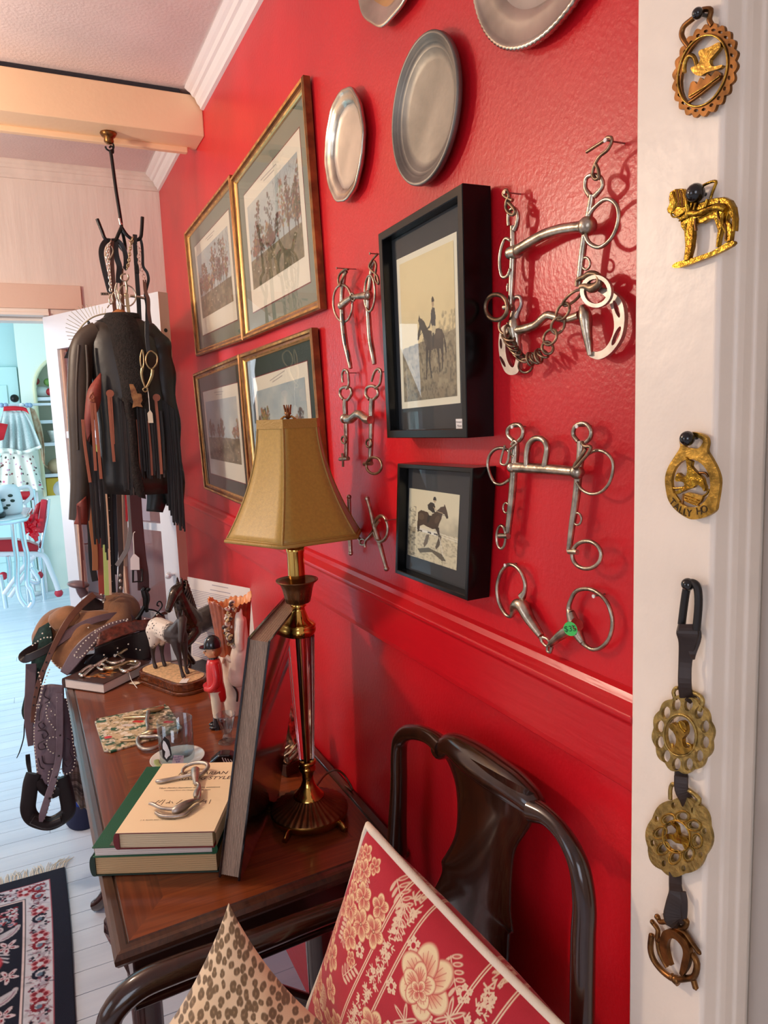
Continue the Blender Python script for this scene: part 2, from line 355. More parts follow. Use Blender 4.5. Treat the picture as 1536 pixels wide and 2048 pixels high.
# kitchen shell
KY = 7.9
k = MB(); k.box((-3.0,KY,0), (.45,KY+.1,2.9), m_cyan); struct(k.build('wall_kitchen_back'))
k = MB(); k.box((.35,BACKY+.12,0), (.45,KY,2.9), m_cyan); struct(k.build('wall_kitchen_right'))
k = MB(); k.box((-3.1,BACKY+.12,2.62), (.45,KY+.1,2.7), m_cyan); struct(k.build('ceiling_kitchen'))
struct(wall_with_window('wall_kitchen_left', 'x', -3.0, BACKY+.12, KY, (.6,2.4), (3.5,6.6), m_cyan).build('window_3'))
# ------------------------------------------------------------------ open glazed door
HX = np.array([DX-.004, BACKY-.012, 0]); FRE = np.array([-.146, 2.452, 0]); dv = FRE-HX; DW = np.linalg.norm(dv); du = dv/DW; dn = np.array([du[1], -du[0], 0]) # dn points to the room
m_door = mat('white door paint', (216,217,224), .35, bump=.06); m_dedge = mat('bare door edge', (214,170,150), .5, var=.08, vscale=8.0, aniso=(1,1,.2))
m_muntin = mat('tan muntin side', (220,186,166), .45)
DH = 1.955; DTk = .036
def dbox(b, u0, u1, z0, z1, d0, d1, m):
    vs = [HX+du*u+dn*d+np.array([0,0,z]) for z in (z0,z1) for d in (d0,d1) for u in (u0,u1)]
    b.add(vs, [(0,1,3,2),(4,6,7,5),(0,4,5,1),(2,3,7,6),(0,2,6,4),(1,5,7,3)], m)
b = MB(); ST = .086; U0, U1 = ST, DW-ST; ZB, ZT = .22, DH-.125
dbox(b,0,ST,.01,DH,-DTk,0,m_door); dbox(b,DW-ST,DW-.001,.01,DH,-DTk,0,m_door); dbox(b,ST,DW-ST,DH-.125,DH,-DTk,0,m_door); dbox(b,ST,DW-ST,.01,ZB,-DTk,0,m_door)
dbox(b,DW-.001,DW,.01,DH,-DTk,0,m_dedge)
door = struct(b.build('door_1', loc=HX))
b = MB(); NR = 5; um = (U0+U1)/2; dbox(b,um-.014,um+.014,ZB,ZT,-.03,-.004,m_door)
for k in range(1, NR): z = ZB+(ZT-ZB)*k/NR; dbox(b,U0,U1,z-.013,z+.013,-.03,-.003,m_door)
for u in (U0, um-.026, um+.014, U1-.012): dbox(b,u,u+.012,ZB,ZT,-.028,-.010,m_muntin)
b.build('muntin', parent=door)
for i in range(2):
    for k in range(NR):
        b = MB(); a0, a1 = ((U0,um-.014),(um+.014,U1))[i]; dbox(b,a0,a1,ZB+(ZT-ZB)*k/NR+.013,ZB+(ZT-ZB)*(k+1)/NR-.013,-.019,-.016,glassmat('door glass',(238,236,242))); b.build('pane', parent=door)
b = MB()
for z in (1.835,1.74): b.tube([HX+du*(DW-.002)-dn*.018+np.array([0,0,z]), HX+du*(DW+.0015)-dn*.018+np.array([0,0,z])], .0065, 10, m=mat('black screw', (20,18,18), .4))
b.build('latch_screw', parent=door)
b = MB(); c = HX+du*(DW-.03)+np.array([0,0,Y(346,1151,2.46)[2]])
for s_ in (1,): b.tube([c+dn*0, c+dn*.018], .005, 10, m=mat('glass knob', (225,228,235), .12, .2)); b.sphere(c+dn*.024, (.012,.012,.012), mat('glass knob'))
plabel(b.build('door_knob', parent=door), 'clear glass door knob')
# ------------------------------------------------------------------ framed pictures on the red wall
class Quad:
    """rectangle hanging on the wall, found from its corners; Q(u,v,d): u to the right, v up, d out from its own face"""
    def __init__(s, c, off_top, off_bot):
        P = [W(*q, o) for q, o in zip(c, (off_top, off_top, off_bot, off_bot))]        # TL TR BR BL
        s.o = P[3]; s.w = (np.linalg.norm(P[1]-P[0])+np.linalg.norm(P[2]-P[3]))/2; s.h = (np.linalg.norm(P[0]-P[3])+np.linalg.norm(P[1]-P[2]))/2
        s.P = P; s.n = unit(np.cross(P[2]-P[3], P[0]-P[3]))
    def __call__(s, u, v, d=0.0):
        TL, TR, BR, BL = s.P; return BL*(1-u)*(1-v)+BR*u*(1-v)+TR*u*v+TL*(1-u)*v+s.n*d
    def inset(s, m): return m/s.w, m/s.h
def frame_rails(name, q, prof, mats, parent):
    """mitred moulding: prof = (inset from the outer edge, depth) pairs, mats one per strip"""
    b = MB()
    for i in range(len(prof)-1):
        (a0, d0), (a1, d1) = prof[i], prof[i+1]; u0, v0 = q.inset(a0); u1, v1 = q.inset(a1)
        A = [q(u0,v0,d0), q(1-u0,v0,d0), q(1-u0,1-v0,d0), q(u0,1-v0,d0)]; B = [q(u1,v1,d1), q(1-u1,v1,d1), q(1-u1,1-v1,d1), q(u1,1-v1,d1)]
        for k in range(4): b.add([A[k], A[(k+1) % 4], B[(k+1) % 4], B[k]], [(0,1,2,3)], mats[i])
    return b.build(name, parent=parent)
def sheet(name, q, u0, v0, u1, v1, d, th, m, parent):
    b = MB(); c = [(u0,v0),(u1,v0),(u1,v1),(u0,v1)]; vs = [q(u,v,d-th) for u,v in c]+[q(u,v,d) for u,v in c]
    b.add(vs, [(0,3,2,1),(4,5,6,7),(0,1,5,4),(1,2,6,5),(2,3,7,6),(3,0,4,7)], m); return b.build(name, parent=parent)
m_gold = mat('gilt frame', (196,148,80), .34, .75, var=.2, vscale=40.0, aniso=(1,1,1)); m_bronze = mat('bronze frame', (138,92,52), .38, .55, var=.2, vscale=30.0)
m_goldhi = mat('bright gilt', (230,196,130), .25, .85); m_backing = mat('frame backing', (92,70,52), .8)
m_pglass = glassmat('picture glass', (250,252,252), .0, 1.62); m_kglass = glassmat('photo glass', (250,252,252), .0, 1.2)
m_matg = mat('grey green mat board', (128,134,118), .75); m_matd = mat('dark green mat board', (52,66,58), .7); m_paper = mat('print paper', (236,226,206), .75); m_redline = mat('red bevel line', (120,30,34), .7)
vc_print = vcmat('print ink', .7)
def landscape(seed, w, h, kind):
    c = Canvas(w, h, (176,184,182)); n = c.noise(5, seed, 4); n2 = c.noise(22, seed+3, 3); c.blend(np.clip((n-.45)*2.2, 0, .9), (206,206,196)); c.blend(np.clip((.42-n)*2, 0, .5), (140,158,166))
    r = random.Random(seed); hz = .62 if kind else .66
    c.put((c.Yc > hz+.03*(n-.5)), (124,112,84)); g = c.Yc > hz; c.blend(np.where(g, np.clip((n2-.45)*2.5, 0, .8), 0), (84,84,56)); c.blend(np.where(g, np.clip((.45-n2)*2.5, 0, .7), 0), (164,146,110))
    tree = [(116,84,62),(98,74,56),(138,104,76),(150,118,88),(90,78,60)]
    for t in range(11 if kind else 22):
        x = r.random(); hgt = r.uniform(.16,.38) if kind else r.uniform(.25,.62)*(1 if x > .5 or r.random() < .4 else .5); col = r.choice(tree)
        c.line([(x,hz+.03),(x+r.uniform(-.02,.02),hz-hgt*.6)], .006, (78,60,48))
        for k in range(60):
            a = r.random(); ww = (.02+.06*math.sin(PI*min(1,a*1.1)))*(.6 if kind else 1); q = tuple(int(v*r.uniform(.8,1.25)) for v in col)
            c.ell(x+r.gauss(0,ww*.6), hz-hgt*(.15+.85*a), r.uniform(.008,.022), r.uniform(.008,.02), q, r.random()*3, .75)
    for t in range(40): # twigs
        x, y = r.uniform(.55,1), r.uniform(.05,.4)
        if not kind: c.line([(x,y),(x+r.uniform(-.06,.06),y-r.uniform(.02,.12))], .0022, (96,86,76), .7)
    for t in range(26): # hounds, riders, far figures
        x, y = r.uniform(.05,.95), r.uniform(hz+.05,.95); c.ell(x, y, .012, .008, r.choice([(226,214,190),(150,60,48),(70,52,40),(200,180,150)]), 0, .8); c.line([(x,y),(x-.006,y+.02)], .002, (70,52,40), .7)
    return c
def gold_print(corners, label, matm, seed, kind, margins, ot, ob):
    q = Quad(corners, ot, ob); t = thing('framed_print', label, 'picture', q(.5,0,-.02), 'gold framed hunting prints')
    frame_rails('frame', q, [(0,-.017),(0,-.003),(.004,0),(.009,-.001),(.011,-.006),(.016,-.006),(.019,-.008),(.021,-.010),(.0225,-.0125)], [m_bronze,m_bronze,m_gold,m_bronze,m_bronze,m_gold,m_goldhi,m_goldhi], t)
    a, b = q.inset(.022); sheet('backing', q, a*.4, b*.4, 1-a*.4, 1-b*.4, -.0155, .002, m_backing, t); sheet('mat_board', q, a, b, 1-a, 1-b, -.0135, .0015, matm, t)
    l, r, tp, bt = margins; sheet('mat_line', q, l-.004, bt-.006, 1-r+.004, 1-tp+.006, -.0132, .0003, m_redline, t); sheet('print_sheet', q, l, bt, 1-r, 1-tp, -.0129, .0003, m_paper, t)
    il, ir, it, ib = l+.04, r+.04, tp+.085, bt+.125
    cv = landscape(seed, 150, 120, kind)
    pattern_grid('print_image', cv, lambda U, V: quadmap(q, il+(1-il-ir)*U, 1-it-(1-it-ib)*V, -.0126), vc_print, t)
    tx = MB(); ux = unit(q.P[2]-q.P[3]); uy = unit(q.P[0]-q.P[3])
    for i in range(2): tx.prism([(-.06+.02*i,-.0012),(.06-.02*i,-.0012),(.06-.02*i,.0012),(-.06+.02*i,.0012)], .0002, q(.5,1-tp-.030-.018*i,-.0128), ux, uy, m=mat('grey caption ink', (186,176,166), .8))
    tx.build('caption', parent=t)
    sheet('glass', q, a, b, 1-a, 1-b, -.0105, .0012, m_pglass, t); return t
def quadmap(q, U, V, d):
    U = U[..., None]; V = V[..., None]; TL, TR, BR, BL = q.P; return BL*(1-U)*(1-V)+BR*U*(1-V)+TR*U*V+TL*(1-U)*V+q.n*d
gold_print(((367,466),(456.5,349),(483.5,681),(391,713)), 'gold-framed country print with grey mat, upper one beside the back wall', m_matg, 3, 0, (.14,.12,.16,.15), .021, .018)
gold_print(((459,356),(603,149),(638,618),(485,681)), 'gold-framed woodland hunting print with grey-green mat, upper one over the lamp', m_matg, 8, 0, (.13,.12,.16,.15), .021, .018)
gold_print(((384.5,748),(475,708.5),(500,1018),(408,978)), 'gold-framed print with white reflected streak, below the upper print next to the door', m_matd, 15, 1, (.13,.12,.17,.15), .021, .018)
gold_print(((477,708.4),(620,655),(647,1003),(506,1021)), 'gold-framed print with dark green mat and brown trees, half hidden by the lampshade', m_matd, 21, 1, (.13,.12,.17,.15), .021, .018)
# ------------------------------------------------------------------ black framed photographs
m_black = mat('black lacquer frame', (6,6,6), .22, spec=.3); m_blackin = mat('black frame lip', (14,14,14), .2, spec=.4); m_bmat = mat('charcoal mat board', (52,52,54), .75)
vc_photo = vcmat('sepia photograph', .55)
def horse_rider_photo():
    w, h = 150, 190; c = Canvas(w, h, (234,212,160)); n = c.noise(4,2,3); n2 = c.noise(40,5,2); n3 = c.noise(14,9,3); c.blend(np.clip((n-.5)*.8,0,.3),(204,182,136))
    hz = .60; g = c.Yc > hz-.05*(c.X-.2); c.blend(np.where(g,1.0,0),(150,134,104)); c.blend(np.where(g,np.clip((n2-.45)*2.4,0,.7),0),(96,84,64)); c.blend(np.where(g,np.clip((.48-n3)*3,0,.55),0),(190,174,138)); c.blend(np.where(g,np.clip((c.Yc-.75)*1.6,0,.4),0),(104,92,72))
    r = random.Random(4)
    for k in range(90): c.ell(r.uniform(.72,1.02), hz-.03-r.random()**1.5*.14, .018, .012, (158,140,108), 0, .4)
    hr = (74,60,48)
    c.poly([(.36,.47),(.40,.435),(.45,.45),(.52,.52),(.60,.535),(.70,.525),(.77,.54),(.80,.58),(.79,.64),(.74,.665),(.66,.655),(.55,.665),(.50,.655),(.45,.60),(.42,.535)], hr)      # barrel and neck
    c.poly([(.36,.475),(.34,.435),(.365,.40),(.38,.425),(.42,.435),(.43,.49),(.395,.50),(.375,.53),(.34,.575),(.315,.57),(.32,.53)], hr)                                             # head
    for p in ([(.47,.63),(.53,.64),(.495,.74),(.475,.86),(.455,.86),(.47,.74)],[(.53,.64),(.57,.65),(.545,.74),(.575,.85),(.555,.855),(.52,.74)],[(.66,.64),(.71,.65),(.715,.73),(.72,.82),(.70,.825),(.695,.74)],[(.72,.63),(.785,.62),(.785,.70),(.77,.80),(.75,.81),(.755,.71)],[(.795,.565),(.83,.63),(.845,.70),(.82,.695),(.80,.63)]): c.poly(p, (66,54,43))
    c.poly([(.585,.40),(.61,.375),(.65,.385),(.665,.44),(.66,.505),(.60,.515),(.575,.47)], (64,58,56)); c.poly([(.60,.50),(.66,.505),(.655,.55),(.60,.575),(.585,.55)], (214,196,154)); c.poly([(.60,.55),(.63,.55),(.62,.64),(.59,.65),(.595,.60)], (50,42,36))
    c.ell(.622,.352,.02,.025,(180,150,116)); c.poly([(.598,.345),(.602,.315),(.622,.305),(.642,.318),(.646,.342)], (48,42,40)); c.line([(.585,.455),(.55,.50),(.51,.51)], .009, (64,58,56)); c.line([(.34,.55),(.45,.51),(.55,.505)], .0035, (58,48,38))
    c.ell(.45,.60,.05,.03,(110,92,74),.6,.5); c.ell(.70,.57,.05,.03,(104,86,68),0,.5); c.blend(np.where(g,np.clip(n2-.5,0,.25),0),(60,50,40)); return c
def jumping_photo():
    w, h = 130, 170; c = Canvas(w, h, (232,220,186)); n = c.noise(5,3,3); n2 = c.noise(30,6,3); g = c.Yc > .56
    c.blend(np.where(c.Yc < .56, np.clip((c.Yc-.3)*2.2+ (n-.5),0,.6),0)*(c.X > .55),(150,140,116)); c.blend(np.where(g,.85,0),(222,208,172)); c.blend(np.where(g,np.clip((n2-.45)*2,0,.6),0),(150,136,108))
    c.poly([(0,.56),(.16,.56),(.16,.98),(0,.98)],(128,116,94),.6); c.blend(np.where((c.X < .17)&(c.Yc > .25),np.clip((n2-.4)*2,0,.7),0),(74,66,56))
    for y in (.545,.575): c.line([(.55,y+.01),(1,y+.045)], .005, (244,238,220)); c.line([(.17,y),(.6,y+.02)], .005, (244,238,220))
    c.poly([(.19,.56),(.62,.575),(.62,.605),(.19,.60)],(244,238,222)); 
    for x in (.24,.42,.55): c.poly([(x,.575),(x+.07,.578),(x+.07,.598),(x,.595)],(60,52,44))
    hr = (78,60,46); c.poly([(.21,.33),(.27,.29),(.38,.30),(.50,.32),(.58,.27),(.66,.20),(.72,.185),(.73,.15),(.755,.19),(.79,.26),(.81,.33),(.775,.345),(.74,.29),(.70,.285),(.68,.36),(.64,.44),(.62,.50),(.52,.525),(.42,.51),(.33,.49),(.24,.53),(.20,.54),(.205,.43)], hr)
    c.poly([(.56,.49),(.64,.48),(.66,.57),(.69,.66),(.665,.665),(.62,.57)],(62,48,38)); c.poly([(.21,.49),(.26,.50),(.245,.60),(.215,.62),(.20,.56)],(62,48,38)); c.poly([(.40,.62),(.46,.61),(.43,.74),(.36,.82),(.345,.76)],(118,100,80)); c.poly([(.66,.58),(.70,.60),(.66,.74),(.60,.80),(.585,.76)],(96,80,64)); c.poly([(.22,.86),(.45,.80),(.72,.84),(.80,.92),(.72,.93),(.52,.85),(.28,.91)],(104,92,74))
    c.poly([(.40,.20),(.46,.155),(.53,.165),(.555,.21),(.54,.25),(.56,.29),(.50,.30),(.42,.27)],(54,48,44)); c.poly([(.42,.26),(.50,.29),(.49,.34),(.43,.35)],(226,214,180)); c.poly([(.42,.33),(.47,.35),(.44,.44),(.40,.46),(.40,.40)],(46,40,36)); c.ell(.54,.13,.025,.024,(196,168,132)); c.poly([(.505,.125),(.515,.085),(.545,.07),(.57,.10),(.575,.125)],(34,30,30)); c.line([(.52,.22),(.60,.27),(.70,.28)],.006,(196,168,132))
    c.ell(.28,.38,.06,.05,(120,98,76),0,.5); c.ell(.60,.38,.04,.06,(116,92,72),.4,.5); c.line([(.80,.31),(.68,.30),(.58,.27)],.004,(40,32,28)); c.line([(.66,.62),(.74,.86)],.006,(232,224,204)); return c
def black_photo(corners, label, canvas, dep, ot, ob, pic, w_lip):
    q = Quad(corners, ot, ob); t = thing('framed_photograph', label, 'picture', q(.5,0,-dep), 'black framed riding photographs')
    frame_rails('frame', q, [(0,-dep),(0,-.001),(.001,0),(w_lip,0),(w_lip+.001,-.001),(w_lip+.0015,-.018)], [m_black,m_black,m_black,m_blackin,m_blackin], t)
    a, b = q.inset(w_lip+.001); sheet('backing', q, a*.3, b*.3, 1-a*.3, 1-b*.3, -.022, .003, m_backing, t); sheet('mat_board', q, a, b, 1-a, 1-b, -.0165, .004, m_bmat, t)
    return q, t, a, b
q, t, a, b = black_photo(((756,468),(924,366),(934,876),(774,876)), 'tall black-framed sepia photograph of a rider on a standing horse', None, .042, .046, .042, None, .011)
def onquad(q, corners, d):
    """picture corners in photo pixels -> points on the plane d in front of the frame face"""
    out = []
    for c in corners: r = ray(*c); P0 = q.P[3]+q.n*d; out.append(CAM+r*(np.dot(P0-CAM, q.n)/np.dot(r, q.n)))
    return out
class PQ:
    def __init__(s, P, n): s.P = P; s.n = n; s.w = np.linalg.norm(P[2]-P[3]); s.h = np.linalg.norm(P[0]-P[3])
    __call__ = Quad.__call__; inset = Quad.inset
p1 = PQ(onquad(q, ((793,520),(913,463),(921,806),(804,818)), -.0160), q.n)
sheet('photo_mount', p1, 0,0,1,1, 0, .0004, mat('cream mount', (240,230,202), .6), t)
pattern_grid('photo_print', horse_rider_photo(), lambda U, V: quadmap(p1, .055+.9*U, 1-.04-.915*V, .0003), vc_photo, t)
lb = PQ(onquad(q, ((912,838),(935,834),(935,866),(913,866)), -.0118), q.n)
lab = MB(); ux = unit(lb.P[2]-lb.P[3]); uy = unit(lb.P[0]-lb.P[3]); lab.prism([(0,0),(lb.w,0),(lb.w,lb.h),(0,lb.h)], .0004, lb.P[3], ux, uy, m=mat('white label', (238,234,228), .6))
for i, s_ in enumerate(('Howard T. Lewis', 'Master of Fox', 'Hounds')): text_into(lab, s_, lb(.55,.74-.26*i,.0004), ux, uy, .0042, mat('label ink', (110,100,100), .8))
plabel(lab.build('caption_label', parent=t), 'small white caption label')
sheet('glass', q, a, b, 1-a, 1-b, -.0125, .001, m_kglass, t)
q, t, a, b = black_photo(((794.7,927),(946,936),(934,1202),(790,1146)), 'small black-framed photograph of a rider jumping a white fence', None, .036, .040, .038, None, .006)
p1 = PQ(onquad(q, ((819,976),(920,990),(913,1141),(815,1109)), -.0160), q.n)
pattern_grid('photo_print', jumping_photo(), lambda U, V: quadmap(p1, U, 1-V, .0002), vc_photo, t, th=.0004)
sheet('glass', q, a, b, 1-a, 1-b, -.0125, .001, m_kglass, t)
# ------------------------------------------------------------------ bits, trays and brasses hung on the wall
m_steel = mat('worn nickel steel', (176,164,146), .30, 1.0, var=.22, vscale=60.0, bump=.12, bscale=200.0); m_brown = mat('tarnished steel', (140,118,96), .38, .95, var=.25, vscale=70.0)
m_bright = mat('bright steel', (176,168,160), .45, 1.0, var=.12, vscale=50.0); m_nail = mat('nail', (150,140,130), .35, .9); m_nailw = mat('white nail head', (240,236,230), .4)
m_dark = mat('dark iron', (44,36,32), .4, .7)
def wp(pts, off=None):
    """(x, y, r px[, off]) photo pixels -> points on the wall and radii in metres"""
    P, R = [], []
    for p in pts:
        o = p[3] if len(p) > 3 else off; q = W(p[0], p[1], o); P.append(q); R.append(p[2]*pxm(q))
    return P, R
def wtube(b, pts, off, m=None, k=5, n=10, closed=False, r=None):
    if r is not None: pts = [(p[0], p[1], r)+tuple(p[2:]) for p in pts]
    P, R = wp(pts, off); C4 = [np.append(p, q) for p, q in zip(P, R)]; C4 = catmull(C4, k, closed)
    b.tube([c[:3] for c in C4], [max(c[3], 2e-4) for c in C4], n, closed, m)
def ring_px(cx, cy, rx, ry, ang=0.0, n=14, a0=0.0, a1=2*PI):
    full = abs(a1-a0-2*PI) < 1e-6; c, s = math.cos(ang), math.sin(ang); out = []
    for i in range(n if full else n+1):
        t = a0+(a1-a0)*i/n; u, v = rx*math.cos(t), ry*math.sin(t); out.append((cx+u*c-v*s, cy+u*s+v*c))
    return out
def wring(b, cx, cy, rx, ry, r, off, ang=0.0, m=None, tilt=0.0):
    pts = [(x, y, r, off+tilt*(x-cx)/max(rx, 1)) for x, y in ring_px(cx, cy, rx, ry, ang)]; wtube(b, pts, off, m, 3, 8, True)
def flat_outline(pts, off): return [(-W(x, y, off)[1], W(x, y, off)[2]) for x, y in pts]
def wplate(b, outline, off, th, holes=(), m=None):
    """flat plate on the wall traced in photo pixels; off = distance of its back from the wall"""
    b.prism(flat_outline(outline, off+th), th, (-off, 0, 0), (0,-1,0), (0,0,1), [flat_outline(h, off+th) for h in holes], m)
def wball(b, x, y, r, off, m=None, sy=1.0):
    c = W(x, y, off); R_ = r*pxm(c); b.sphere(c, (R_, R_, R_*sy), m, 14, 10)
def smooth_px(pts, k=4): return [tuple(p) for p in catmull([arr(p) for p in pts], k, True)]
NAILS = 'small nails in the red wall'
def nail(x, y, off, label, white=False):
    b = MB(); p = W(x, y, off); base = np.array([0.0, p[1], p[2]])
    b.tube([base, p], .0009, 8, m=m_nail); b.tube([p, p+np.array([-.0012,0,0])], .0021, 10, m=m_nailw if white else m_nail)
    tag(b.build('nail'), label, 'nail', NAILS)
def bit(label, x, y, group='horse bits on the red wall'):
    p = W(x, y, 0); return thing('horse_bit', label, 'horse bit', p, group)
# --- the large curb bit on two hooks, upper right
z = zm(940,250,3.864); O = .0165
t = bit('large steel curb bit with curved bar hanging from two brown hooks', 1100, 480)
b = MB(); wtube(b, z([(340,985),(420,935),(560,855),(700,808),(860,785)]), O, r=11.0); wtube(b, z([(860,785),(900,778)]), O, r=13); wball(b,*z([(908,780)])[0],19.5,O); wball(b,*z([(318,990)])[0],13,O); wtube(b, z([(330,985),(370,975)]), O, r=14); b.build('mouthpiece', m_steel, t)
b = MB(); wtube(b, z([(930,548,6),(893,490,4.5),(900,410,4.5),(955,385,4.5),(1015,415,4.5),(1022,480,4.5),(965,550,6)]), O); wtube(b, z([(945,540,6.5),(930,640,7.5),(908,760,8),(885,880,7.5),(862,1050,7.3),(848,1180,6.5),(842,1250,6)]), O); b.build('shank', m_steel, t)
b = MB(); wtube(b, z([(925,690,5),(965,635,4.5),(1050,573,4.3),(1122,605,4.3),(1150,690,4.3),(1130,800,4.3),(1080,890,4.3),(1000,945,4.3),(925,915,4.5),(890,850,5)]), O+.004); b.build('cheek_ring', m_steel, t)
b = MB(); wring(b,*z([(897,1070)])[0],8,12,2.6,O); b.build('rein_loop', m_steel, t)
b = MB(); wtube(b, z([(303,780,5),(298,720,4.5),(305,670,4.5),(340,645,4.5),(370,690,4.5),(365,760,5),(345,810,6)]), O); wtube(b, z([(330,780,6),(335,930,7),(330,1080,7.3),(322,1250,6.5),(312,1420,6)]), O); b.build('shank', m_steel, t)
b = MB(); wtube(b, z([(310,890),(272,880),(238,970),(230,1080),(248,1170),(290,1165),(312,1110)]), O+.004, r=3.6); b.build('cheek_ring', m_steel, t)
b = MB(); wtube(b, z([(296,1225),(288,1250),(292,1285)]), O, r=2.5); b.build('rein_loop', m_steel, t)
b = MB(); wring(b,*z([(205,1408)])[0],22,25.5,4.6,O+.006,m=m_brown,tilt=.004); wtube(b, z([(265,1410),(310,1405),(330,1420)]), O+.005, m_steel, r=5.5); b.build('rein_ring', parent=t)
for pts in ([(902,208),(960,170),(1035,122),(1060,98),(1092,100),(1092,140),(1060,195),(1005,240),(972,290),(950,350),(948,390),(968,418),(995,405),(992,350),(972,305)], [(330,582),(300,570),(262,545),(262,515),(282,503),(296,530),(300,555),(282,590),(278,640),(300,680),(335,692),(348,665),(330,635),(296,600)]):
    b = MB(); wtube(b, z([(p[0],p[1]) for p in pts]), O+.003, r=3.6, m=m_brown); b.build('hook', parent=t)
nail(*z([(1048,118)])[0], O+.008, 'white-headed nail holding the right hook of the large curb bit', True); nail(*z([(270,520)])[0], O+.006, 'nail holding the left hook of the large curb bit')
# --- slotted-cheek bit below it
t = bit('low-port bit with two bright slotted horseshoe-shaped cheeks', 1120, 640)
O2 = .0135
b = MB(); wtube(b, z([(345,1592,9.5),(430,1575,9.5),(510,1545,9),(560,1500,9),(605,1470,9),(660,1480,9),(750,1502,8.5),(850,1470,10)]), O2); b.build('mouthpiece', m_steel, t)
def slot(cx, cy, l, w_, a):
    c, s = math.cos(a), math.sin(a); return z([(cx+l*math.cos(q)*c-w_*math.sin(q)*s, cy+l*math.cos(q)*s+w_*math.sin(q)*c) for q in [2*PI*i/14 for i in range(14)]])
b = MB(); out = smooth_px(z([(930,1795),(1000,1812),(1090,1760),(1165,1650),(1192,1530),(1190,1430),(1165,1350),(1100,1290),(1000,1250),(960,1270),(1010,1300),(1060,1345),(1085,1400),(1105,1480),(1112,1570),(1085,1660),(1040,1725),(985,1752),(935,1750),(912,1770)]))
wplate(b, out, O2-.004, .005, (slot(1132,1422,70,17,1.25), slot(1130,1630,80,19,-1.15)), m_bright); b.build('slotted_cheek', parent=t, bevel=.0008)
b = MB(); wtube(b, z([(868,1400,7),(885,1450,12),(895,1500,13),(905,1600,10.5),(920,1700,8),(930,1780,5.5)]), O2+.002, m_steel); b.build('cheek_barrel', parent=t)
b = MB(); out = smooth_px(z([(330,1540),(270,1545),(235,1580),(220,1680),(228,1790),(255,1880),(290,1925),(340,1930),(375,1900),(382,1800),(378,1700),(362,1690),(355,1800),(335,1870),(305,1855),(280,1790),(272,1700),(285,1610),(330,1590)]))
wplate(b, out, O2-.006, .005, (slot(238,1690,40,10,1.5), slot(252,1828,48,11,1.1)), m_bright); b.build('slotted_cheek', parent=t, bevel=.0008)
b = MB(); wtube(b, z([(338,1450,8),(345,1540,13),(352,1600,13),(365,1700,8),(375,1790,5)]), O2, m_steel); wtube(b, z([(338,1450,5),(330,1380,4),(352,1332,4),(390,1335,4),(396,1390,4),(370,1450,5),(352,1500,6)]), O2, m_bright); b.build('cheek_barrel', parent=t)
# loose ring and strap by the right cheek
b = MB(); wplate(b, z(ring_px(970,1285,122,128,n=28)), .0195, .0035, (z(ring_px(970,1285,90,95,n=24)),), m_bright)
tag(b.build('bridle_ring', bevel=.0008), 'flat bright ring hooked on the slotted bit beside the curb chain', 'ring')
b = MB(); wtube(b, z([(860,1250,7),(900,1245,8),(950,1260,10),(1000,1220,8),(985,1160,6),(930,1150,7),(890,1170,6),(830,1200,4),(825,1245,4)]), .020, m_brown); tag(b.build('leather_keeper'), 'dark twisted keeper through the flat bright ring', 'keeper')
# curb chain
t = thing('curb_chain', 'rust-brown curb chain sagging between the two hanging bits', 'chain', W(1050,700,.03), None)
def link(cx, cy, l, w_, a, off, r=2.9, tw=0.0):
    b = MB(); pts = []
    for i in range(12):
        q = 2*PI*i/12; u, v = l*math.cos(q), w_*math.sin(q); x, y = z([(cx+u*math.cos(a)-v*math.sin(a), cy+u*math.sin(a)+v*math.cos(a))])[0]; pts.append((x, y, r, off+tw*math.sin(q)))
    wtube(b, pts, off, m_brown, 3, 8, True); b.build('link', parent=t)
for i, (cx, cy, l, w_, a) in enumerate(((790,1335,88,30,2.45),(718,1440,72,42,2.1),(680,1548,66,48,2.0),(620,1640,64,46,2.1),(600,1722,48,42,1.2))): link(cx, cy, l, w_, a, .021+.002*(i % 2), 3.0, .004*(-1)**i)
for i, (cx, cy, a) in enumerate(((560,1765,.5),(530,1790,1.2),(498,1803,.8),(465,1812,1.3),(430,1860,2.4),(400,1800,.5),(375,1775,.6),(352,1745,.6),(330,1712,.6),(312,1680,.5),(298,1640,.3),(290,1600,1.6))): link(cx, cy, 50 if i != 4 else 54, 24 if i != 4 else 52, a, .020+.002*(i % 2), 2.7, .005)
b = MB(); wtube(b, z([(240,1490),(225,1550),(240,1600),(280,1615),(305,1580),(290,1530)]), .02, m_brown, r=2.8); b.build('link', parent=t)
# --- bit with upright loop, lower right
z = zm(940,800,3.792); O = .0135
t = bit('straight-bar steel bit with an upright U-shaped port', 1095, 940)
b = MB(); wtube(b, z([(320,510),(480,518),(640,530),(830,548)]), O, r=11); wball(b,*z([(322,510)])[0],11.5,O+.002); wball(b,*z([(812,545)])[0],15,O+.002); wtube(b, z([(430,500),(432,420),(445,345),(480,300),(525,290),(565,310),(585,360),(578,430),(562,505)]), O+.003, r=6.4); b.build('mouthpiece', m_steel, t)
def cheek(loop, shank, ring, lp, rr, foot):
    b = MB(); wtube(b, z(loop), O, m_steel, r=4.6); wtube(b, z(shank), O, m_steel); b.build('shank', parent=t)
    b = MB(); wtube(b, z(ring), O+.004, m_steel, r=3.4); b.build('cheek_ring', parent=t)
    b = MB(); wring(b,*z([lp[:2]])[0],lp[2],lp[3],2.4,O,m=m_steel); b.build('rein_loop', parent=t)
    b = MB(); wring(b,*z([rr[:2]])[0],rr[2],rr[3],rr[4],O+.004,m=m_steel); wtube(b, z(foot), O+.005, m_steel, r=5.5); b.build('rein_ring', parent=t)
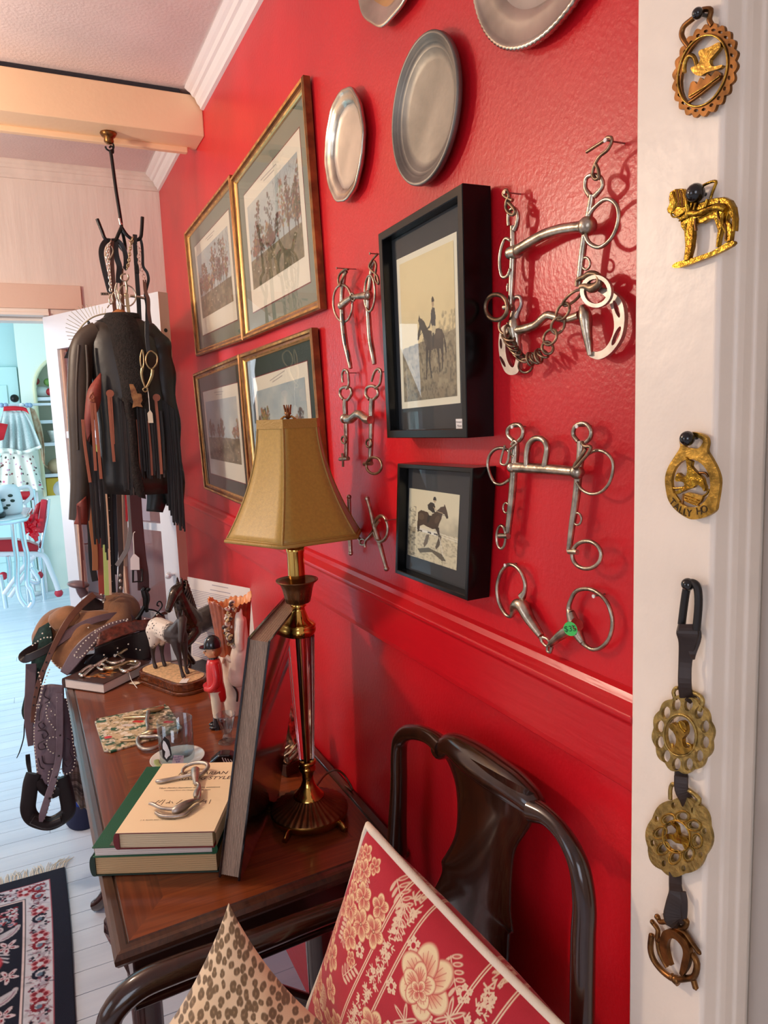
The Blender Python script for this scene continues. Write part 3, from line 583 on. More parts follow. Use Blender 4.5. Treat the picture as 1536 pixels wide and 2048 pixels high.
cheek([(330,310),(292,270),(290,220),(330,190),(375,190),(403,225),(398,275),(370,310)], [(345,305,8),(345,400,8.5),(335,510,8),(322,700,8),(300,900,7),(285,1045,6)], [(300,605),(240,640),(185,625),(150,560),(135,490),(150,420),(200,370),(270,370),(330,430)], (275,818,6,10), (237,1040,9,23,3.2), [(225,1030),(270,1030),(290,1030)])
cheek([(820,315),(785,265),(795,205),(840,178),(885,185),(918,230),(912,285),(880,320)], [(845,310,9),(840,420,8.5),(825,545,8),(805,750,8),(775,950,7),(752,1145,6)], [(810,625),(850,680),(915,712),(990,700),(1050,640),(1082,550),(1080,460),(1030,400),(960,382),(895,410)], (815,902,8,12), (885,1175,29,27.5,4.4), [(750,1150),(790,1150),(815,1155)])
b = MB(); wtube(b, z([(312,340),(335,310),(355,325),(330,350),(300,380),(290,450),(270,490),(235,480),(240,430),(265,345)]), O+.008, m_steel, r=2.6); b.build('curb_hook', parent=t)
b = MB(); wtube(b, z([(845,320),(870,350),(915,355),(900,400),(850,460),(800,515),(795,490),(840,430),(880,370)]), O+.010, m_brown, r=3.6); b.build('curb_hook', parent=t)
nail(*z([(322,205)])[0], O+.006, 'nail in the left eye of the U-port bit', True); nail(*z([(812,200)])[0], O+.006, 'nail in the right eye of the U-port bit', True)
# --- jointed eggbutt snaffle with the green sticker
t = bit('jointed snaffle bit with D-shaped rings and a round green price sticker', 1110, 1230); O = .0095
b = MB(); wtube(b, z([(330,1600,8),(350,1560,12),(395,1560,14),(450,1660,11.5),(540,1790,7.5)]), O+.003, m_steel); wtube(b, z([(540,1790,6),(545,1830,3.5),(585,1870,3.2),(605,1850,3.2),(590,1815,3.2),(555,1800,4)]), O+.003, m_steel); b.build('mouthpiece_half', parent=t)
b = MB(); wtube(b, z([(815,1700,14),(760,1735,12.5),(680,1790,9.5),(615,1845,6.5)]), O+.004, m_steel); wtube(b, z([(615,1840,5),(590,1870,3.2),(588,1905,3.2),(610,1912,3.2),(620,1870,4)]), O+.004, m_steel); b.build('mouthpiece_half', parent=t)
b = MB(); wtube(b, z([(395,1490,8.5),(415,1450,5),(418,1390,4.2),(390,1310,4),(340,1258,4),(285,1252,4),(235,1310,4),(208,1400,4),(210,1490,4),(235,1570,4),(275,1630,4),(310,1640,4.2),(330,1600,6),(350,1560,8)]), O, m_steel); b.build('cheek_ring', parent=t)
b = MB(); wtube(b, z([(762,1612,8.5),(750,1580,5.5),(760,1530,4.6),(800,1455,4.4),(870,1432,4.4),(950,1450,4.4),(1030,1520,4.4),(1072,1620,4.4),(1080,1720,4.4),(1050,1820,4.4),(990,1880,4.4),(930,1892,4.4),(880,1865,4.6),(850,1835,6)]), O, m_steel); wtube(b, z([(762,1610,9),(785,1690,12),(815,1770,11),(855,1840,6.5)]), O+.002, m_steel); b.build('cheek_ring', parent=t)
b = MB(); st = W(*z([(762,1735)])[0][:2], O+.012); uy = unit(np.array([-.15,.1,1.0])); ux = unit(np.cross(uy, unit(CAM-st)+np.array([-.5,0,0]))); ux = unit(ux-uy*np.dot(ux,uy)); rr = 13*pxm(st)
b.prism([(rr*1.05*math.cos(a), rr*1.15*math.sin(a)) for a in [2*PI*i/24 for i in range(24)]], .0005, st, ux, uy, m=mat('green sticker', (84,222,104), .5)); text_into(b, '$35', st, ux, uy, .0095, mat('sticker ink', (20,90,50), .7), th=.0002, lift=.0008)
plabel(b.build('price_sticker', parent=t), 'round green price sticker')
nail(*z([(268,1252)])[0], O+.008, 'nail holding the left ring of the stickered snaffle', True); nail(*z([(940,1488)])[0], O+.006, 'white-headed nail inside the right ring of the stickered snaffle', True)
# --- the three bits between the lamp and the black frames
z = zm(640,480,4.267); O = .0165
t = bit('jointed bit with long slotted shanks, hung above the S-hooked curb bit', 712, 620)
b = MB(); wball(b,*z([(182,560)])[0],8,O+.012); wtube(b, z([(182,560,8),(230,520,6.5),(270,492,5)]), O+.010, m_steel); wtube(b, z([(262,495),(285,520),(300,490),(275,455),(258,480)]), O+.010, m_steel, r=2); wtube(b, z([(280,485,4.5),(340,480,6.5),(410,470,8)]), O+.008, m_steel); wball(b,*z([(410,470)])[0],10,O+.006); b.build('mouthpiece', parent=t)
for sh, rg, sl in (([(215,255,4),(200,350,5),(188,470,5),(190,590,5.5),(195,700,6),(215,870,6),(250,1030,5),(262,1095,4)], (195,540,19,37,-.05), [(190,680),(205,850),(235,990)]), ([(462,180,4),(440,260,4.5),(425,380,5),(410,520,5),(415,650,5.5),(430,850,6),(455,990,5.5),(465,1060,4.5)], (425,455,10.5,36,.02), [])):
    b = MB(); wtube(b, z(sh), O, m_steel, n=10)
    b.build('shank', parent=t)
    if sl:
        for (cx, cy) in sl: b = MB(); wplate(b, smooth_px(z([(cx-8,cy-42),(cx+4,cy-42),(cx+14,cy+38),(cx+2,cy+42)])), O+.0055, .0012, (), m_dark); plabel(b.build('slot', parent=t), 'dark rein slot')
    b = MB(); wring(b,*z([rg[:2]])[0],rg[2],rg[3],2.6,O+.003,rg[4],m_steel); b.build('cheek_ring', parent=t)
for pts in ([(240,250),(205,255),(165,300),(155,350),(170,390),(185,340),(230,270)], [(490,120),(455,160),(420,220),(440,260),(490,310),(500,375),(470,330),(480,220),(465,180)]):
    b = MB(); wtube(b, z(pts), O+.006, m_brown, r=2.4); b.build('hook', parent=t)
nail(*z([(145,240)])[0], O+.02, 'thin nail over the left shank of the slotted-shank bit'); nail(*z([(428,115)])[0], O+.02, 'thin nail over the right shank of the slotted-shank bit')
t = bit('curb bit with wavy bar and open S-hooks, under the slotted-shank bit', 712, 840)
b = MB(); wtube(b, z([(215,1525,9),(260,1530,9),(300,1500,8.5),(325,1485,8.5),(360,1500,8.5),(395,1530,9),(430,1535,8)]), O+.006, m_steel); wball(b,*z([(212,1525)])[0],10,O+.008); b.build('mouthpiece', parent=t)
for lp, sh, sr, rr, hk in (([(200,1360),(172,1320),(180,1270),(220,1255),(262,1270),(268,1320),(235,1365)], [(218,1355,5),(215,1430,5.5),(222,1530,5),(225,1650,5),(224,1850,4.5)], (205,1705,5,7), ([(190,1820),(196,1875),(196,1935)], [(172,1870),(240,1865)]), [(195,1215),(190,1150),(205,1110),(235,1120),(243,1170),(245,1235),(225,1270)]), ([(420,1360),(392,1320),(400,1265),(440,1245),(485,1265),(495,1320),(460,1360)], [(445,1350,5.5),(440,1450,6),(440,1560,5.5),(435,1750,5),(430,1900,4.5)], (418,1735,5.5,8), None, [(440,1205),(465,1130),(495,1100),(520,1115),(522,1160),(510,1230),(470,1265)])):
    b = MB(); wtube(b, z(lp), O, m_steel, r=3.3); wtube(b, z(sh), O, m_steel); b.build('shank', parent=t)
    b = MB(); wring(b,*z([sr[:2]])[0],sr[2],sr[3],2.2,O+.004,m=m_brown); b.build('rein_loop', parent=t)
    b = MB(); wtube(b, z(hk), O+.004, m_steel, r=2.8); b.build('hook', parent=t)
    b = MB()
    if rr: wtube(b, z(rr[0]), O+.006, m_brown, r=2.4); wtube(b, z(rr[1]), O+.004, m_brown, r=4.2)
    else: wring(b,*z([(462,1925)])[0],15.5,16.5,2.8,O+.006,m=m_brown); wtube(b, z([(380,1912),(440,1905)]), O+.004, m_brown, r=4.4)
    b.build('rein_ring', parent=t)
nail(*z([(222,1135)])[0], O+.004, 'nail under the left S-hook of the wavy-bar bit'); nail(*z([(505,1125)])[0], O+.004, 'nail under the right S-hook of the wavy-bar bit')
z = zm(640,900,4.267); O = .012
t = bit('small jointed full-cheek snaffle with ball-ended bars, beside the lampshade', 740, 1070)
b = MB(); wtube(b, z([(270,700,5),(320,745,4),(350,775,3)]), O, m_steel); wring(b,*z([(365,785)])[0],6,6,2.2,O,m=m_steel); b.build('mouthpiece_half', parent=t)
b = MB(); wtube(b, z([(470,690,6.5),(430,735,4.5),(395,770,3)]), O+.003, m_steel); wtube(b, z([(395,765),(385,800),(385,828)]), O+.003, m_steel, r=2.6); b.build('mouthpiece_half', parent=t)
b = MB(); wtube(b, z([(247,402,4),(250,520,4),(255,700,5),(258,800,4.2),(262,880,4)]), O+.004, m_steel); wball(b,*z([(247,400)])[0],5,O+.004); wball(b,*z([(262,880)])[0],5,O+.004); b.build('cheek_bar', parent=t)
b = MB(); wtube(b, z([(402,415,4),(430,510,4),(465,650,5.5),(510,800,5),(540,910,4.4),(568,1010,4)]), O+.005, m_steel); wball(b,*z([(402,416)])[0],5,O+.005); wball(b,*z([(568,1012)])[0],5.5,O+.005); b.build('cheek_bar', parent=t)
b = MB(); wtube(b, z([(460,660),(470,610),(510,565),(550,575),(578,640),(575,720),(545,770),(505,780),(475,745),(460,700)]), O+.007, m_steel, r=3.6); wtube(b, z([(475,650),(500,610),(510,600)]), O+.006, m_steel, r=3); b.build('cheek_ring', parent=t)
nail(*z([(560,600)])[0], O+.01, 'nail behind the ring of the full-cheek snaffle')
# ------------------------------------------------------------------ trays
m_pewter = mat('pewter', (132,128,120), .5, .85, var=.14, vscale=9.0, bump=.15, bscale=40.0); m_silver = mat('tarnished silver plate', (196,188,172), .26, .95, var=.14, vscale=14.0, bump=.06, bscale=30.0); m_silverw = mat('worn silver centre', (186,176,164), .45, .7, var=.06, vscale=18.0)
RX = np.array([[0,0,-1.0],[-1.0,0,0],[0,1.0,0]])       # lathe axis -> out from the wall, x -> toward the camera side, y -> up
def tray(label, c, rx, rz_, parts, rfun=None, grp='metal trays high on the red wall', n=56):
    """c: centre on the wall; parts: (name, material, profile in units of radius and metres)"""
    t = thing('tray', label, 'tray', c, grp)
    for nm, mm, prof in parts:
        b = MB(); A = RX.copy(); A[:, 0] *= rx; A[:, 1] *= rz_
        b.lathe([(r, zz) for r, zz in prof], c, n, mm, A, rfun); b.build(nm, parent=t)
    return t
cP = W(848,222,.016); r1, r2 = .0945, .0965
tray('plain grey pewter tray with stepped rim, above the tall black frame', np.array([0,cP[1],cP[2]]), r1, r2, [('rim', m_pewter, [(.80,.0115),(.86,.013),(.87,.0155),(.905,.0155),(.91,.018),(.945,.018),(.95,.020),(.985,.020),(1.0,.018),(1.0,.012),(.9,.008),(.8,.006)]), ('well', m_pewter, [(0,.0062),(.66,.0062),(.70,.0068),(.745,.0085),(.80,.0115)])])
def scall(t, r, z_): return r*(1+(.028*abs(math.cos(3*t))**.7+.012*math.cos(12*t) if r > .6 else 0))
cS = W(690,293,.014)
tray('small scallop-edged silver salver next to the gold frames', np.array([0,cS[1],cS[2]]), .083, .089, [('rim', m_silver, [(.74,.008),(.80,.014),(.86,.015),(.93,.017),(.955,.0195),(.985,.0195),(1.0,.017),(.99,.012),(.8,.006)]), ('well', m_silverw, [(0,.0052),(.6,.0052),(.70,.0056),(.74,.008)])], scall, n=96)
cA = W(788,36,.016); RA = .128
def wavy(t, r, z_): return r*(1+(.012*math.cos(10*t) if r > .7 else 0))
tray('gilt-toned round silver tray cut off by the picture top, over the pewter tray', np.array([0,cA[1],cA[2]+RA]), RA, RA, [('rim', m_silver, [(.78,.010),(.84,.014),(.93,.016),(.96,.0185),(.99,.0185),(1.0,.015),(.9,.009)]), ('well', mat('gilt wash', (220,190,128), .25, .95, var=.15, vscale=10.0), [(0,.006),(.7,.006),(.78,.010)])], wavy, n=80)
cB = W(1085,77,.016); RB = .135
def gad(t, r, z_): return r*(1+(.006*math.cos(110*t) if r > .965 else 0))
tray('large round silver tray with beaded edge, above the big curb bit', np.array([0,cB[1],cB[2]+RB]), RB, RB, [('rim', m_silver, [(.70,.009),(.74,.0125),(.80,.014),(.93,.0145),(.95,.0165),(.97,.0185),(.99,.0185),(1.0,.0165),(1.0,.012),(.9,.009)]), ('well', m_silverw, [(0,.006),(.62,.006),(.70,.009)])], gad, n=330)
# ------------------------------------------------------------------ horse brasses on the door casing
m_brass = mat('aged brass', (176,140,66), .32, 1.0, var=.28, vscale=90.0, bump=.2, bscale=220.0); m_brassy = mat('bright yellow brass', (196,156,58), .3, 1.0, col2=(120,84,26), vscale=90.0, bump=.5, bscale=160.0); m_brassd = mat('dull brown brass', (124,86,48), .36, .95, var=.25, vscale=80.0); m_brasspale = mat('pale worn brass', (172,148,88), .42, .9, var=.2, vscale=110.0, bump=.25, bscale=260.0)
m_strap = mat('dark brown leather strap', (50,34,26), .5, var=.15, vscale=30.0); m_knob = mat('black push pin', (14,13,14), .15, coat=.5)
CAS = .0225
def cplate(b, outline, d, th, holes=(), m=None): wplate(b, outline, CAS+d, th, holes, m)
def ctube(b, pts, d, r, m=None, closed=False): wtube(b, pts, CAS+d, m, 3, 8, closed, r)
def pin(x, y, label, rad=.0052):
    p = W(x, y, CAS+.012); b = MB(); b.tube([np.array([-CAS,p[1],p[2]]), p], .0016, 8, m=m_knob); b.sphere(p, rad, m_knob, 14, 10); tag(b.build('push_pin'), label, 'push pin', 'black pins on the white casing')
def brass(label, x, y): return thing('horse_brass', label, 'horse brass', W(x, y, CAS), 'horse brasses on the white casing')
def toothed(cx, cy, rx, ry, ang, n, dep, per=6):
    out = []
    for i in range(n*per):
        q = 2*PI*i/(n*per); k = 1+dep*(.5+.5*math.cos(n*q))**.6; u, v = rx*k*math.cos(q), ry*k*math.sin(q); out.append((cx+u*math.cos(ang)-v*math.sin(ang), cy+u*math.sin(ang)+v*math.cos(ang)))
    return out
# swan brass (axes measured with the wall's foreshortening)
z = zm(1300,0,6.4)
t = brass('oval brass with notched edge and a cut-out swan, topmost on the casing', 1408, 140)
b = MB(); cplate(b, z(toothed(700,900,365,572,.30,22,.09)), .004, .003, [z(ring_px(685,903,268,470,.30,40))]+[z(ring_px(700+326*math.cos(q)*.9553-530*math.sin(q)*.2955, 900+326*math.cos(q)*.2955+530*math.sin(q)*.9553, 20, 30, q, 8)) for q in [2*PI*i/22 for i in range(22)]], m_brassd)
ctube(b, z(ring_px(672,905,300,470,.30,24)), .0075, 2.2, m_brass, True); b.build('border', parent=t)
b = MB(); ctube(b, z([(500,600),(430,510),(405,430),(440,330),(560,230),(620,150),(700,120),(780,130),(760,250),(800,330)]), .006, 5.4, m_brassd); b.build('hanger_loop', parent=t)
b = MB(); cplate(b, smooth_px(z([(520,870),(600,830),(640,760),(620,690),(640,640),(760,600),(880,540),(900,600),(820,700),(760,780),(800,850),(920,830),(880,880),(740,920),(640,970),(560,940)])), .005, .004, (), m_brass); ctube(b, z([(600,880),(590,790),(550,720),(490,720),(450,790),(440,860),(440,930)]), .007, 4.5, m_brass)
for i in range(4): ctube(b, z([(650+i*30,800-i*10),(700+i*40,700-i*25),(850+i*15,570+i*12)]), .0085, 1.5, m_brassy)
cplate(b, smooth_px(z([(490,1210),(520,1060),(570,1040),(600,1080),(640,990),(690,1020),(730,940),(780,980),(830,910),(900,930),(890,1010),(700,1130),(520,1260)]),2), .005, .003, (), m_brassd); ctube(b, z([(470,1330),(620,1230),(900,1010)]), .006, 3.5, m_brassd); ctube(b, z([(500,1230),(700,1110),(890,970)]), .0085, 1.8, m_brass); b.build('swan_figure', parent=t)
pin(*z([(610,170)])[0], 'black pin in the loop of the swan brass', .0045)
# standing horse brass
z = zm(1300,340,6.508)
t = brass('bright brass of a saddled shaggy pony on a ground bar', 1405, 450)
b = MB(); cplate(b, z([(255,290),(330,245),(420,240),(490,280),(530,350),(570,400),(640,430),(740,380),(860,360),(960,350),(1040,390),(1090,480),(1110,620),(1100,800),(1060,760),(1060,640),(1020,560),(1000,640),(1050,700),(1060,780),(1040,930),(990,950),(1000,800),(960,720),(930,760),(900,880),(880,1000),(860,1010),(890,850),(850,700),(830,640),(760,640),(680,690),(600,700),(560,720),(560,850),(545,1000),(500,1170),(440,1190),(455,1000),(440,800),(400,740),(390,650),(330,620),(300,580),(230,560),(215,510),(250,440),(240,370)]), .004, .005, (), m_brassy); b.build('pony_figure', parent=t, bevel=.0012)
b = MB()
for pts in ([(300,300,.010,30),(330,420,.011,28),(300,540,.009,22),(240,530,.007,14)],[(440,270,.010,26),(480,380,.012,34),(500,520,.012,40),(480,620,.011,38)],[(520,560,.012,44),(640,560,.013,46),(780,500,.013,44),(900,480,.013,50),(980,520,.012,40)],[(460,700,.010,26),(470,860,.009,14),(470,1000,.009,11),(450,1170,.008,12)],[(540,720,.008,18),(535,900,.008,12),(500,1150,.008,10)],[(950,560,.012,40),(940,700,.011,24),(980,800,.010,14),(985,930,.009,12)],[(880,620,.010,30),(900,760,.008,16),(880,880,.008,11),(870,1000,.008,12)]):
    wtube(b, [(q[0],q[1],p[3]/6.508,CAS+p[2]-p[3]/6.508*.00032) for p, q in zip(pts, z([(p[0],p[1]) for p in pts]))], CAS, m_brassy, 4, 10)
b.build('modelled_body', parent=t)
b = MB(); cplate(b, smooth_px(z([(285,1250),(340,1200),(500,1160),(800,1060),(1020,930),(1090,930),(1060,990),(800,1120),(450,1250),(320,1275)]),2), .004, .004, (), m_brassy); b.build('ground_bar', parent=t, bevel=.001)
b = MB(); ctube(b, z([(660,220),(780,160),(860,150),(840,220),(810,300),(790,370)]), .006, 3.0, m_brassy); ctube(b, z([(500,320),(560,240),(640,225)]), .006, 2.6, m_brassy); b.build('hanger_loop', parent=t)
b = MB(); ctube(b, z([(600,420),(570,520),(600,600),(660,600),(710,500),(745,380)]), .010, 2.6, m_brassy); ctube(b, z([(270,560),(300,610),(370,600),(460,530),(540,430)]), .010, 1.8, m_brassy); ctube(b, z([(380,660),(480,610),(500,560),(545,430)]), .010, 2.0, m_brassy); ctube(b, z([(590,630),(590,720),(600,790)]), .010, 3.0, m_brassd); ctube(b, z([(640,630),(740,590),(820,560)]), .009, 1.6, m_brassy)
for i in range(7): ctube(b, z([(330+i*22,262),(350+i*22,350),(345+i*26,480)]), .0092, 1.7, m_brassd if i % 2 else m_brassy)
ctube(b, z([(1030,420),(1080,540),(1095,680),(1085,800)]), .0095, 3.4, m_brassy); ctube(b, z([(900,400),(880,520),(900,640),(980,720),(985,900)]), .009, 2.4, m_brassd); b.build('harness_relief', parent=t)
pin(*z([(590,300)])[0], 'large black pin over the saddle of the pony brass', .0078)
# tally ho brass
z = zm(1300,840,6.508)
t = brass('pear-shaped brass with a jumping rider and the words TALLY HO', 1388, 955)
b = MB(); out = smooth_px(z([(390,350),(380,260),(420,180),(520,155),(640,170),(730,220),(755,300),(740,400),(790,490),(860,620),(905,760),(900,900),(870,1080),(840,1190),(700,1270),(560,1295),(470,1270),(340,1180),(240,1050),(200,880),(195,740),(240,600),(320,470)]))
cplate(b, out, .004, .0035, (smooth_px(z([(460,350),(440,290),(480,220),(560,210),(680,260),(670,320),(620,370),(540,365)]),3), z(ring_px(530,825,252,315,-.12,36))), m_brass); b.build('plate', parent=t, bevel=.0008)
b = MB(); cplate(b, smooth_px(z([(340,800),(320,760),(350,700),(370,690),(430,740),(470,720),(480,640),(470,560),(460,480),(500,520),(540,540),(530,600),(560,640),(610,690),(640,720),(680,760),(700,830),(720,880),(700,930),(670,880),(610,840),(560,880),(500,900),(450,920),(340,970),(330,930),(430,880),(440,820),(390,800)]),2), .005, .004, (), m_brassy); cplate(b, z([(450,960),(500,940),(690,990),(660,1060),(600,1120),(440,1040)]), .0045, .003, (), m_brass)
for i in range(3): ctube(b, z([(455,980+i*35),(560,1020+i*38),(640,1055+i*30)]), .008, 1.3, m_brassy)
ctube(b, z([(290,880),(340,890),(430,880)]), .006, 2.5, m_brass); ctube(b, z([(640,690),(720,690),(760,740)]), .006, 2.5, m_brassd); ctube(b, z([(690,990),(740,960),(770,900)]), .006, 2.5, m_brass); ctube(b, z([(440,960),(430,1050),(420,1090)]), .006, 2.5, m_brassd); ctube(b, z([(320,960),(390,1060)]), .006, 3, m_brass); b.build('rider_figure', parent=t, bevel=.0008)
b = MB(); m_eng = mat('engraved letter', (70,50,26), .6, .5)
for ch, x, y, a in (('T',290,1068,-.75),('A',345,1130,-.55),('L',400,1175,-.4),('L',455,1205,-.22),('Y',510,1215,-.05),('H',640,1190,.18),('O',705,1165,.30)):
    p = W(*z([(x,y)])[0], CAS+.0076); ux = np.array([0,-math.cos(a),math.sin(a)]); uy = np.array([0,math.sin(a),math.cos(a)]); text_into(b, ch, p, ux, uy, .0092, m_eng)
plabel(b.build('engraved_letters', parent=t), 'engraved words TALLY HO')
pin(*z([(485,240)])[0], 'black pin in the slot of the TALLY HO brass', .0066)
# martingale: one strap with three brasses
z = zm(1270,1140,4.876); zb = zm(1270,1540,4.031)
t = thing('martingale_strap', 'brown leather strap hanging from a pin, threaded with three brasses', 'strap', W(1375,1900,CAS), None)
b = MB(); P = [W(x, y, CAS+.010) for x, y in z([(455,530),(480,330),(500,200),(520,140),(570,125),(610,180),(620,330),(600,580)])]; P = catmull(P, 4); b.tube(P, .0035, 8, m=mat('black cord', (22,18,16), .5)); b.build('loop', parent=t)
def strap(pts, d=.008):
    b = MB(); P = catmull([W(x, y, CAS+dd) for x, y, h, dd in pts], 4); H = catmull([np.array([h*pxm(W(x,y,CAS)),0,0]) for x, y, h, dd in pts], 4); b.ribbon(P, [q[0] for q in H], .0022, m_strap); b.build('leather_strip', parent=t)
strap([(p[0],p[1],w_,d) for p, w_, d in zip(z([(510,530),(515,620),(510,720),(490,900),(485,1100),(500,1240)]), (17,21,16,12.5,12.5,13), (.012,.014,.012,.010,.012,.006))])
strap([(p[0],p[1],w_,d) for p, w_, d in zip(z([(560,550),(580,650),(560,800),(570,870)]), (13,13,8,3), (.007,.007,.008,.010))])
strap([(p[0],p[1],w_,d) for p, w_, d in zip(z([(530,1230),(570,1270)]), (12,10), (.006,.002))])
strap([(p[0],p[1],13,d) for p, d in zip(z([(455,1950),(450,2040)])+zb([(372,60),(375,160),(410,230),(430,280)]), (.002,.006,.010,.011,.007,.003))])
strap([(p[0],p[1],w_,d) for p, w_, d in zip(zb([(325,800),(325,920),(330,1000),(310,1100),(310,1200),(350,1250)]), (12,12,13.5,15,18,9), (.002,.008,.012,.014,.014,.006))])
strap([(p[0],p[1],w_,d) for p, w_, d in zip(zb([(390,980),(395,1060),(385,1180),(365,1230)]), (5,7,8,6), (.008,.008,.008,.006))])
pin(*z([(515,140)])[0], 'black pin holding the strap of three brasses', .0058)
def scal(cx, cy, rx, ry, ang, n, dep): return toothed(cx, cy, rx, ry, ang, n, dep, 8)
# upper medallion
t1 = brass('round openwork brass with scalloped edge and a rearing lion, first on the leather strap', 1362, 1465)
b = MB(); cx, cy = 462, 1605; holes = [z(ring_px(cx+228*math.cos(q)*math.cos(.1)-0, cy+300*math.sin(q), 42, 62, .15, 14)) for q in [2*PI*(i+.5)/12 for i in range(12)]]
cplate(b, z(scal(cx,cy,282,362,-.1,12,.07)), .004, .0035, holes+[z(ring_px(440,1612,140,185,-.1,30))], m_brasspale)
ctube(b, z(ring_px(440,1612,158,203,-.1,24)), .008, 2.2, m_brasspale, True); b.build('plate', parent=t1, bevel=.0007)
b = MB(); ctube(b, z([(400,1270),(375,1200),(395,1155),(425,1150)]), .006, 4.0, m_brasspale); ctube(b, z([(580,1200),(640,1235),(660,1290),(630,1370)]), .006, 4.6, m_brasspale); ctube(b, z([(395,1150),(480,1150),(590,1200)]), .004, 3.2, m_brasspale); b.build('hanger_loop', parent=t1)
b = MB(); cplate(b, smooth_px(z([(330,1530),(360,1490),(400,1520),(430,1470),(480,1490),(500,1560),(490,1610),(460,1650),(470,1720),(520,1740),(540,1700),(550,1760),(470,1800),(400,1790),(330,1760),(380,1720),(400,1650),(370,1580),(350,1560)]),2), .005, .005, (), m_brass); ctube(b, z([(360,1690),(380,1760),(420,1770)]), .007, 3, m_brass); ctube(b, z([(510,1690),(545,1710),(530,1770)]), .007, 2.4, m_brass); ctube(b, z([(430,1480),(460,1540),(500,1580)]), .0095, 4, m_brassy); b.build('lion_figure', parent=t1, bevel=.0008)
z = zb
t2 = brass('round openwork brass with horseshoe shapes and a rider, second on the leather strap', 1358, 1672)
cx, cy = 350, 540; petals = [(cx+150*math.cos(q), cy+168*math.sin(q), q) for q in [2*PI*i/8+.2 for i in range(8)]]; outer = [(cx+213*math.cos(q), cy+258*math.sin(q)) for q in [2*PI*(i+.5)/8+.2 for i in range(8)]]
b = MB(); cplate(b, z(scal(cx,cy,252,306,.15,8,.07)), .004, .0035, [z(ring_px(x,y,29,42,q*.3,14)) for x,y,q in petals]+[z(ring_px(x,y,17,26,0,10)) for x,y in outer]+[z(ring_px(332,538,102,128,-.25,28))], m_brasspale)
for x, y, q in petals: ctube(b, z(ring_px(x,y,44,60,q*.3,14)), .0078, 1.5, m_brass, True)
ctube(b, z(ring_px(332,538,108,132,-.25,24)), .008, 2.0, m_brass, True); b.build('plate', parent=t2, bevel=.0007)
b = MB(); ctube(b, z([(285,235),(285,160),(300,115),(320,120)]), .006, 4.2, m_brasspale); ctube(b, z([(430,160),(520,235),(490,290),(480,350)]), .006, 4.6, m_brasspale); b.build('hanger_loop', parent=t2)
b = MB(); cplate(b, smooth_px(z([(240,540),(260,515),(310,520),(330,480),(280,430),(300,420),(340,460),(350,520),(400,540),(430,570),(430,620),(400,640),(380,600),(330,590),(290,560),(250,560)]),2), .005, .004, (), m_brassy); ctube(b, z([(240,570),(300,640),(380,660)]), .006, 2.4, m_brass); b.build('rider_figure', parent=t2, bevel=.0007)
t3 = brass('brown brass horseshoe in a leafy frame, last on the leather strap', 1350, 1900)
b = MB(); sh = []
Ou = catmull([arr(p) for p in [(290,1580),(240,1560),(205,1470),(200,1370),(225,1300),(290,1290),(370,1340),(425,1420),(440,1500),(420,1600),(375,1670)]], 4); In = catmull([arr(p) for p in [(355,1640),(370,1560),(385,1480),(370,1420),(320,1365),(275,1365),(255,1420),(265,1500),(285,1570)]], 4)
cplate(b, z([tuple(p) for p in Ou]+[tuple(p) for p in In]), .006, .005, (), m_brassd); b.build('horseshoe', parent=t3, bevel=.0012)
b = MB()
for pts, r in (([(180,1180),(205,1225),(250,1225),(330,1270),(400,1310),(450,1380),(500,1450),(520,1475)],5),([(140,1225),(185,1290),(180,1370),(215,1365)],5),([(135,1330),(125,1440),(150,1530),(220,1620),(300,1680),(340,1690)],6),([(340,1690),(420,1680),(480,1660),(500,1560),(460,1480)],6.5),([(470,1690),(490,1760)],6),([(240,1150),(270,1200),(330,1260),(400,1270),(420,1220),(390,1200)],5),([(290,1660),(350,1720)],7),([(180,1370),(200,1480),(260,1590)],4.5)): ctube(b, z(pts), .006, r, m_brassd)
for x, y, r in ((180,1185,6),(140,1225,5),(520,1475,4),(490,1765,3),(330,1690,9),(135,1330,4)): p = W(*z([(x,y)])[0], CAS+.007); b.sphere(p, r*pxm(p), m_brassd, 10, 8)
b.build('leaf_frame', parent=t3)
# ------------------------------------------------------------------ side table
TZ = .757
m_tw = woodmat('table veneer', (104,48,24), (144,74,36), .28, 0, 5.0, .35); m_tw2 = woodmat('table veneer cross', (92,42,22), (130,66,34), .28, 1, 5.0, .35); m_tedge = woodmat('dark table moulding', (58,34,24), (88,54,38), .3, 1, 5.0, .4); m_tdark = woodmat('dark mahogany', (34,14,9), (62,24,14), .22, 0, 5.0, .6)
tt = thing('side_table', 'long dark wood side table with inlaid top along the red wall', 'table', (-.26,1.74,0))
TC = [arr(p) for p in ((-.507,1.070),(-.008,1.097),(-.008,2.41),(-.526,2.41))]
def tq(u, v, z): return np.append(TC[0]*(1-u)*(1-v)+TC[1]*u*(1-v)+TC[2]*u*v+TC[3]*(1-u)*v, z)
def slab(b, u0, v0, u1, v1, z0, z1, m):
    c = [(u0,v0),(u1,v0),(u1,v1),(u0,v1)]; b.add([tq(u,v,z0) for u,v in c]+[tq(u,v,z1) for u,v in c], [(0,3,2,1),(4,5,6,7),(0,1,5,4),(1,2,6,5),(2,3,7,6),(3,0,4,7)], m)
b = MB(); du_, dv_ = .02/.5, .02/1.32
rings = [(0,-.022),(-.004,-.016),(-.005,-.008),(0,-.001),(.006,0),(.015,0),(.017,-.003),(.019,-.0012),(.0205,0)]
lp = []
for ins, dz in rings: a, c = ins/.505, ins/1.33; lp.append([tq(a,c,TZ+dz), tq(1-a,c,TZ+dz), tq(1-a,1-c,TZ+dz), tq(a,1-c,TZ+dz)])
b.grid([[p for p in r] for r in lp], m_tedge, True, False); slab(b, 0,0,1,1, TZ-.0225, TZ-.0215, m_tedge); b.build('top_moulding', parent=tt)
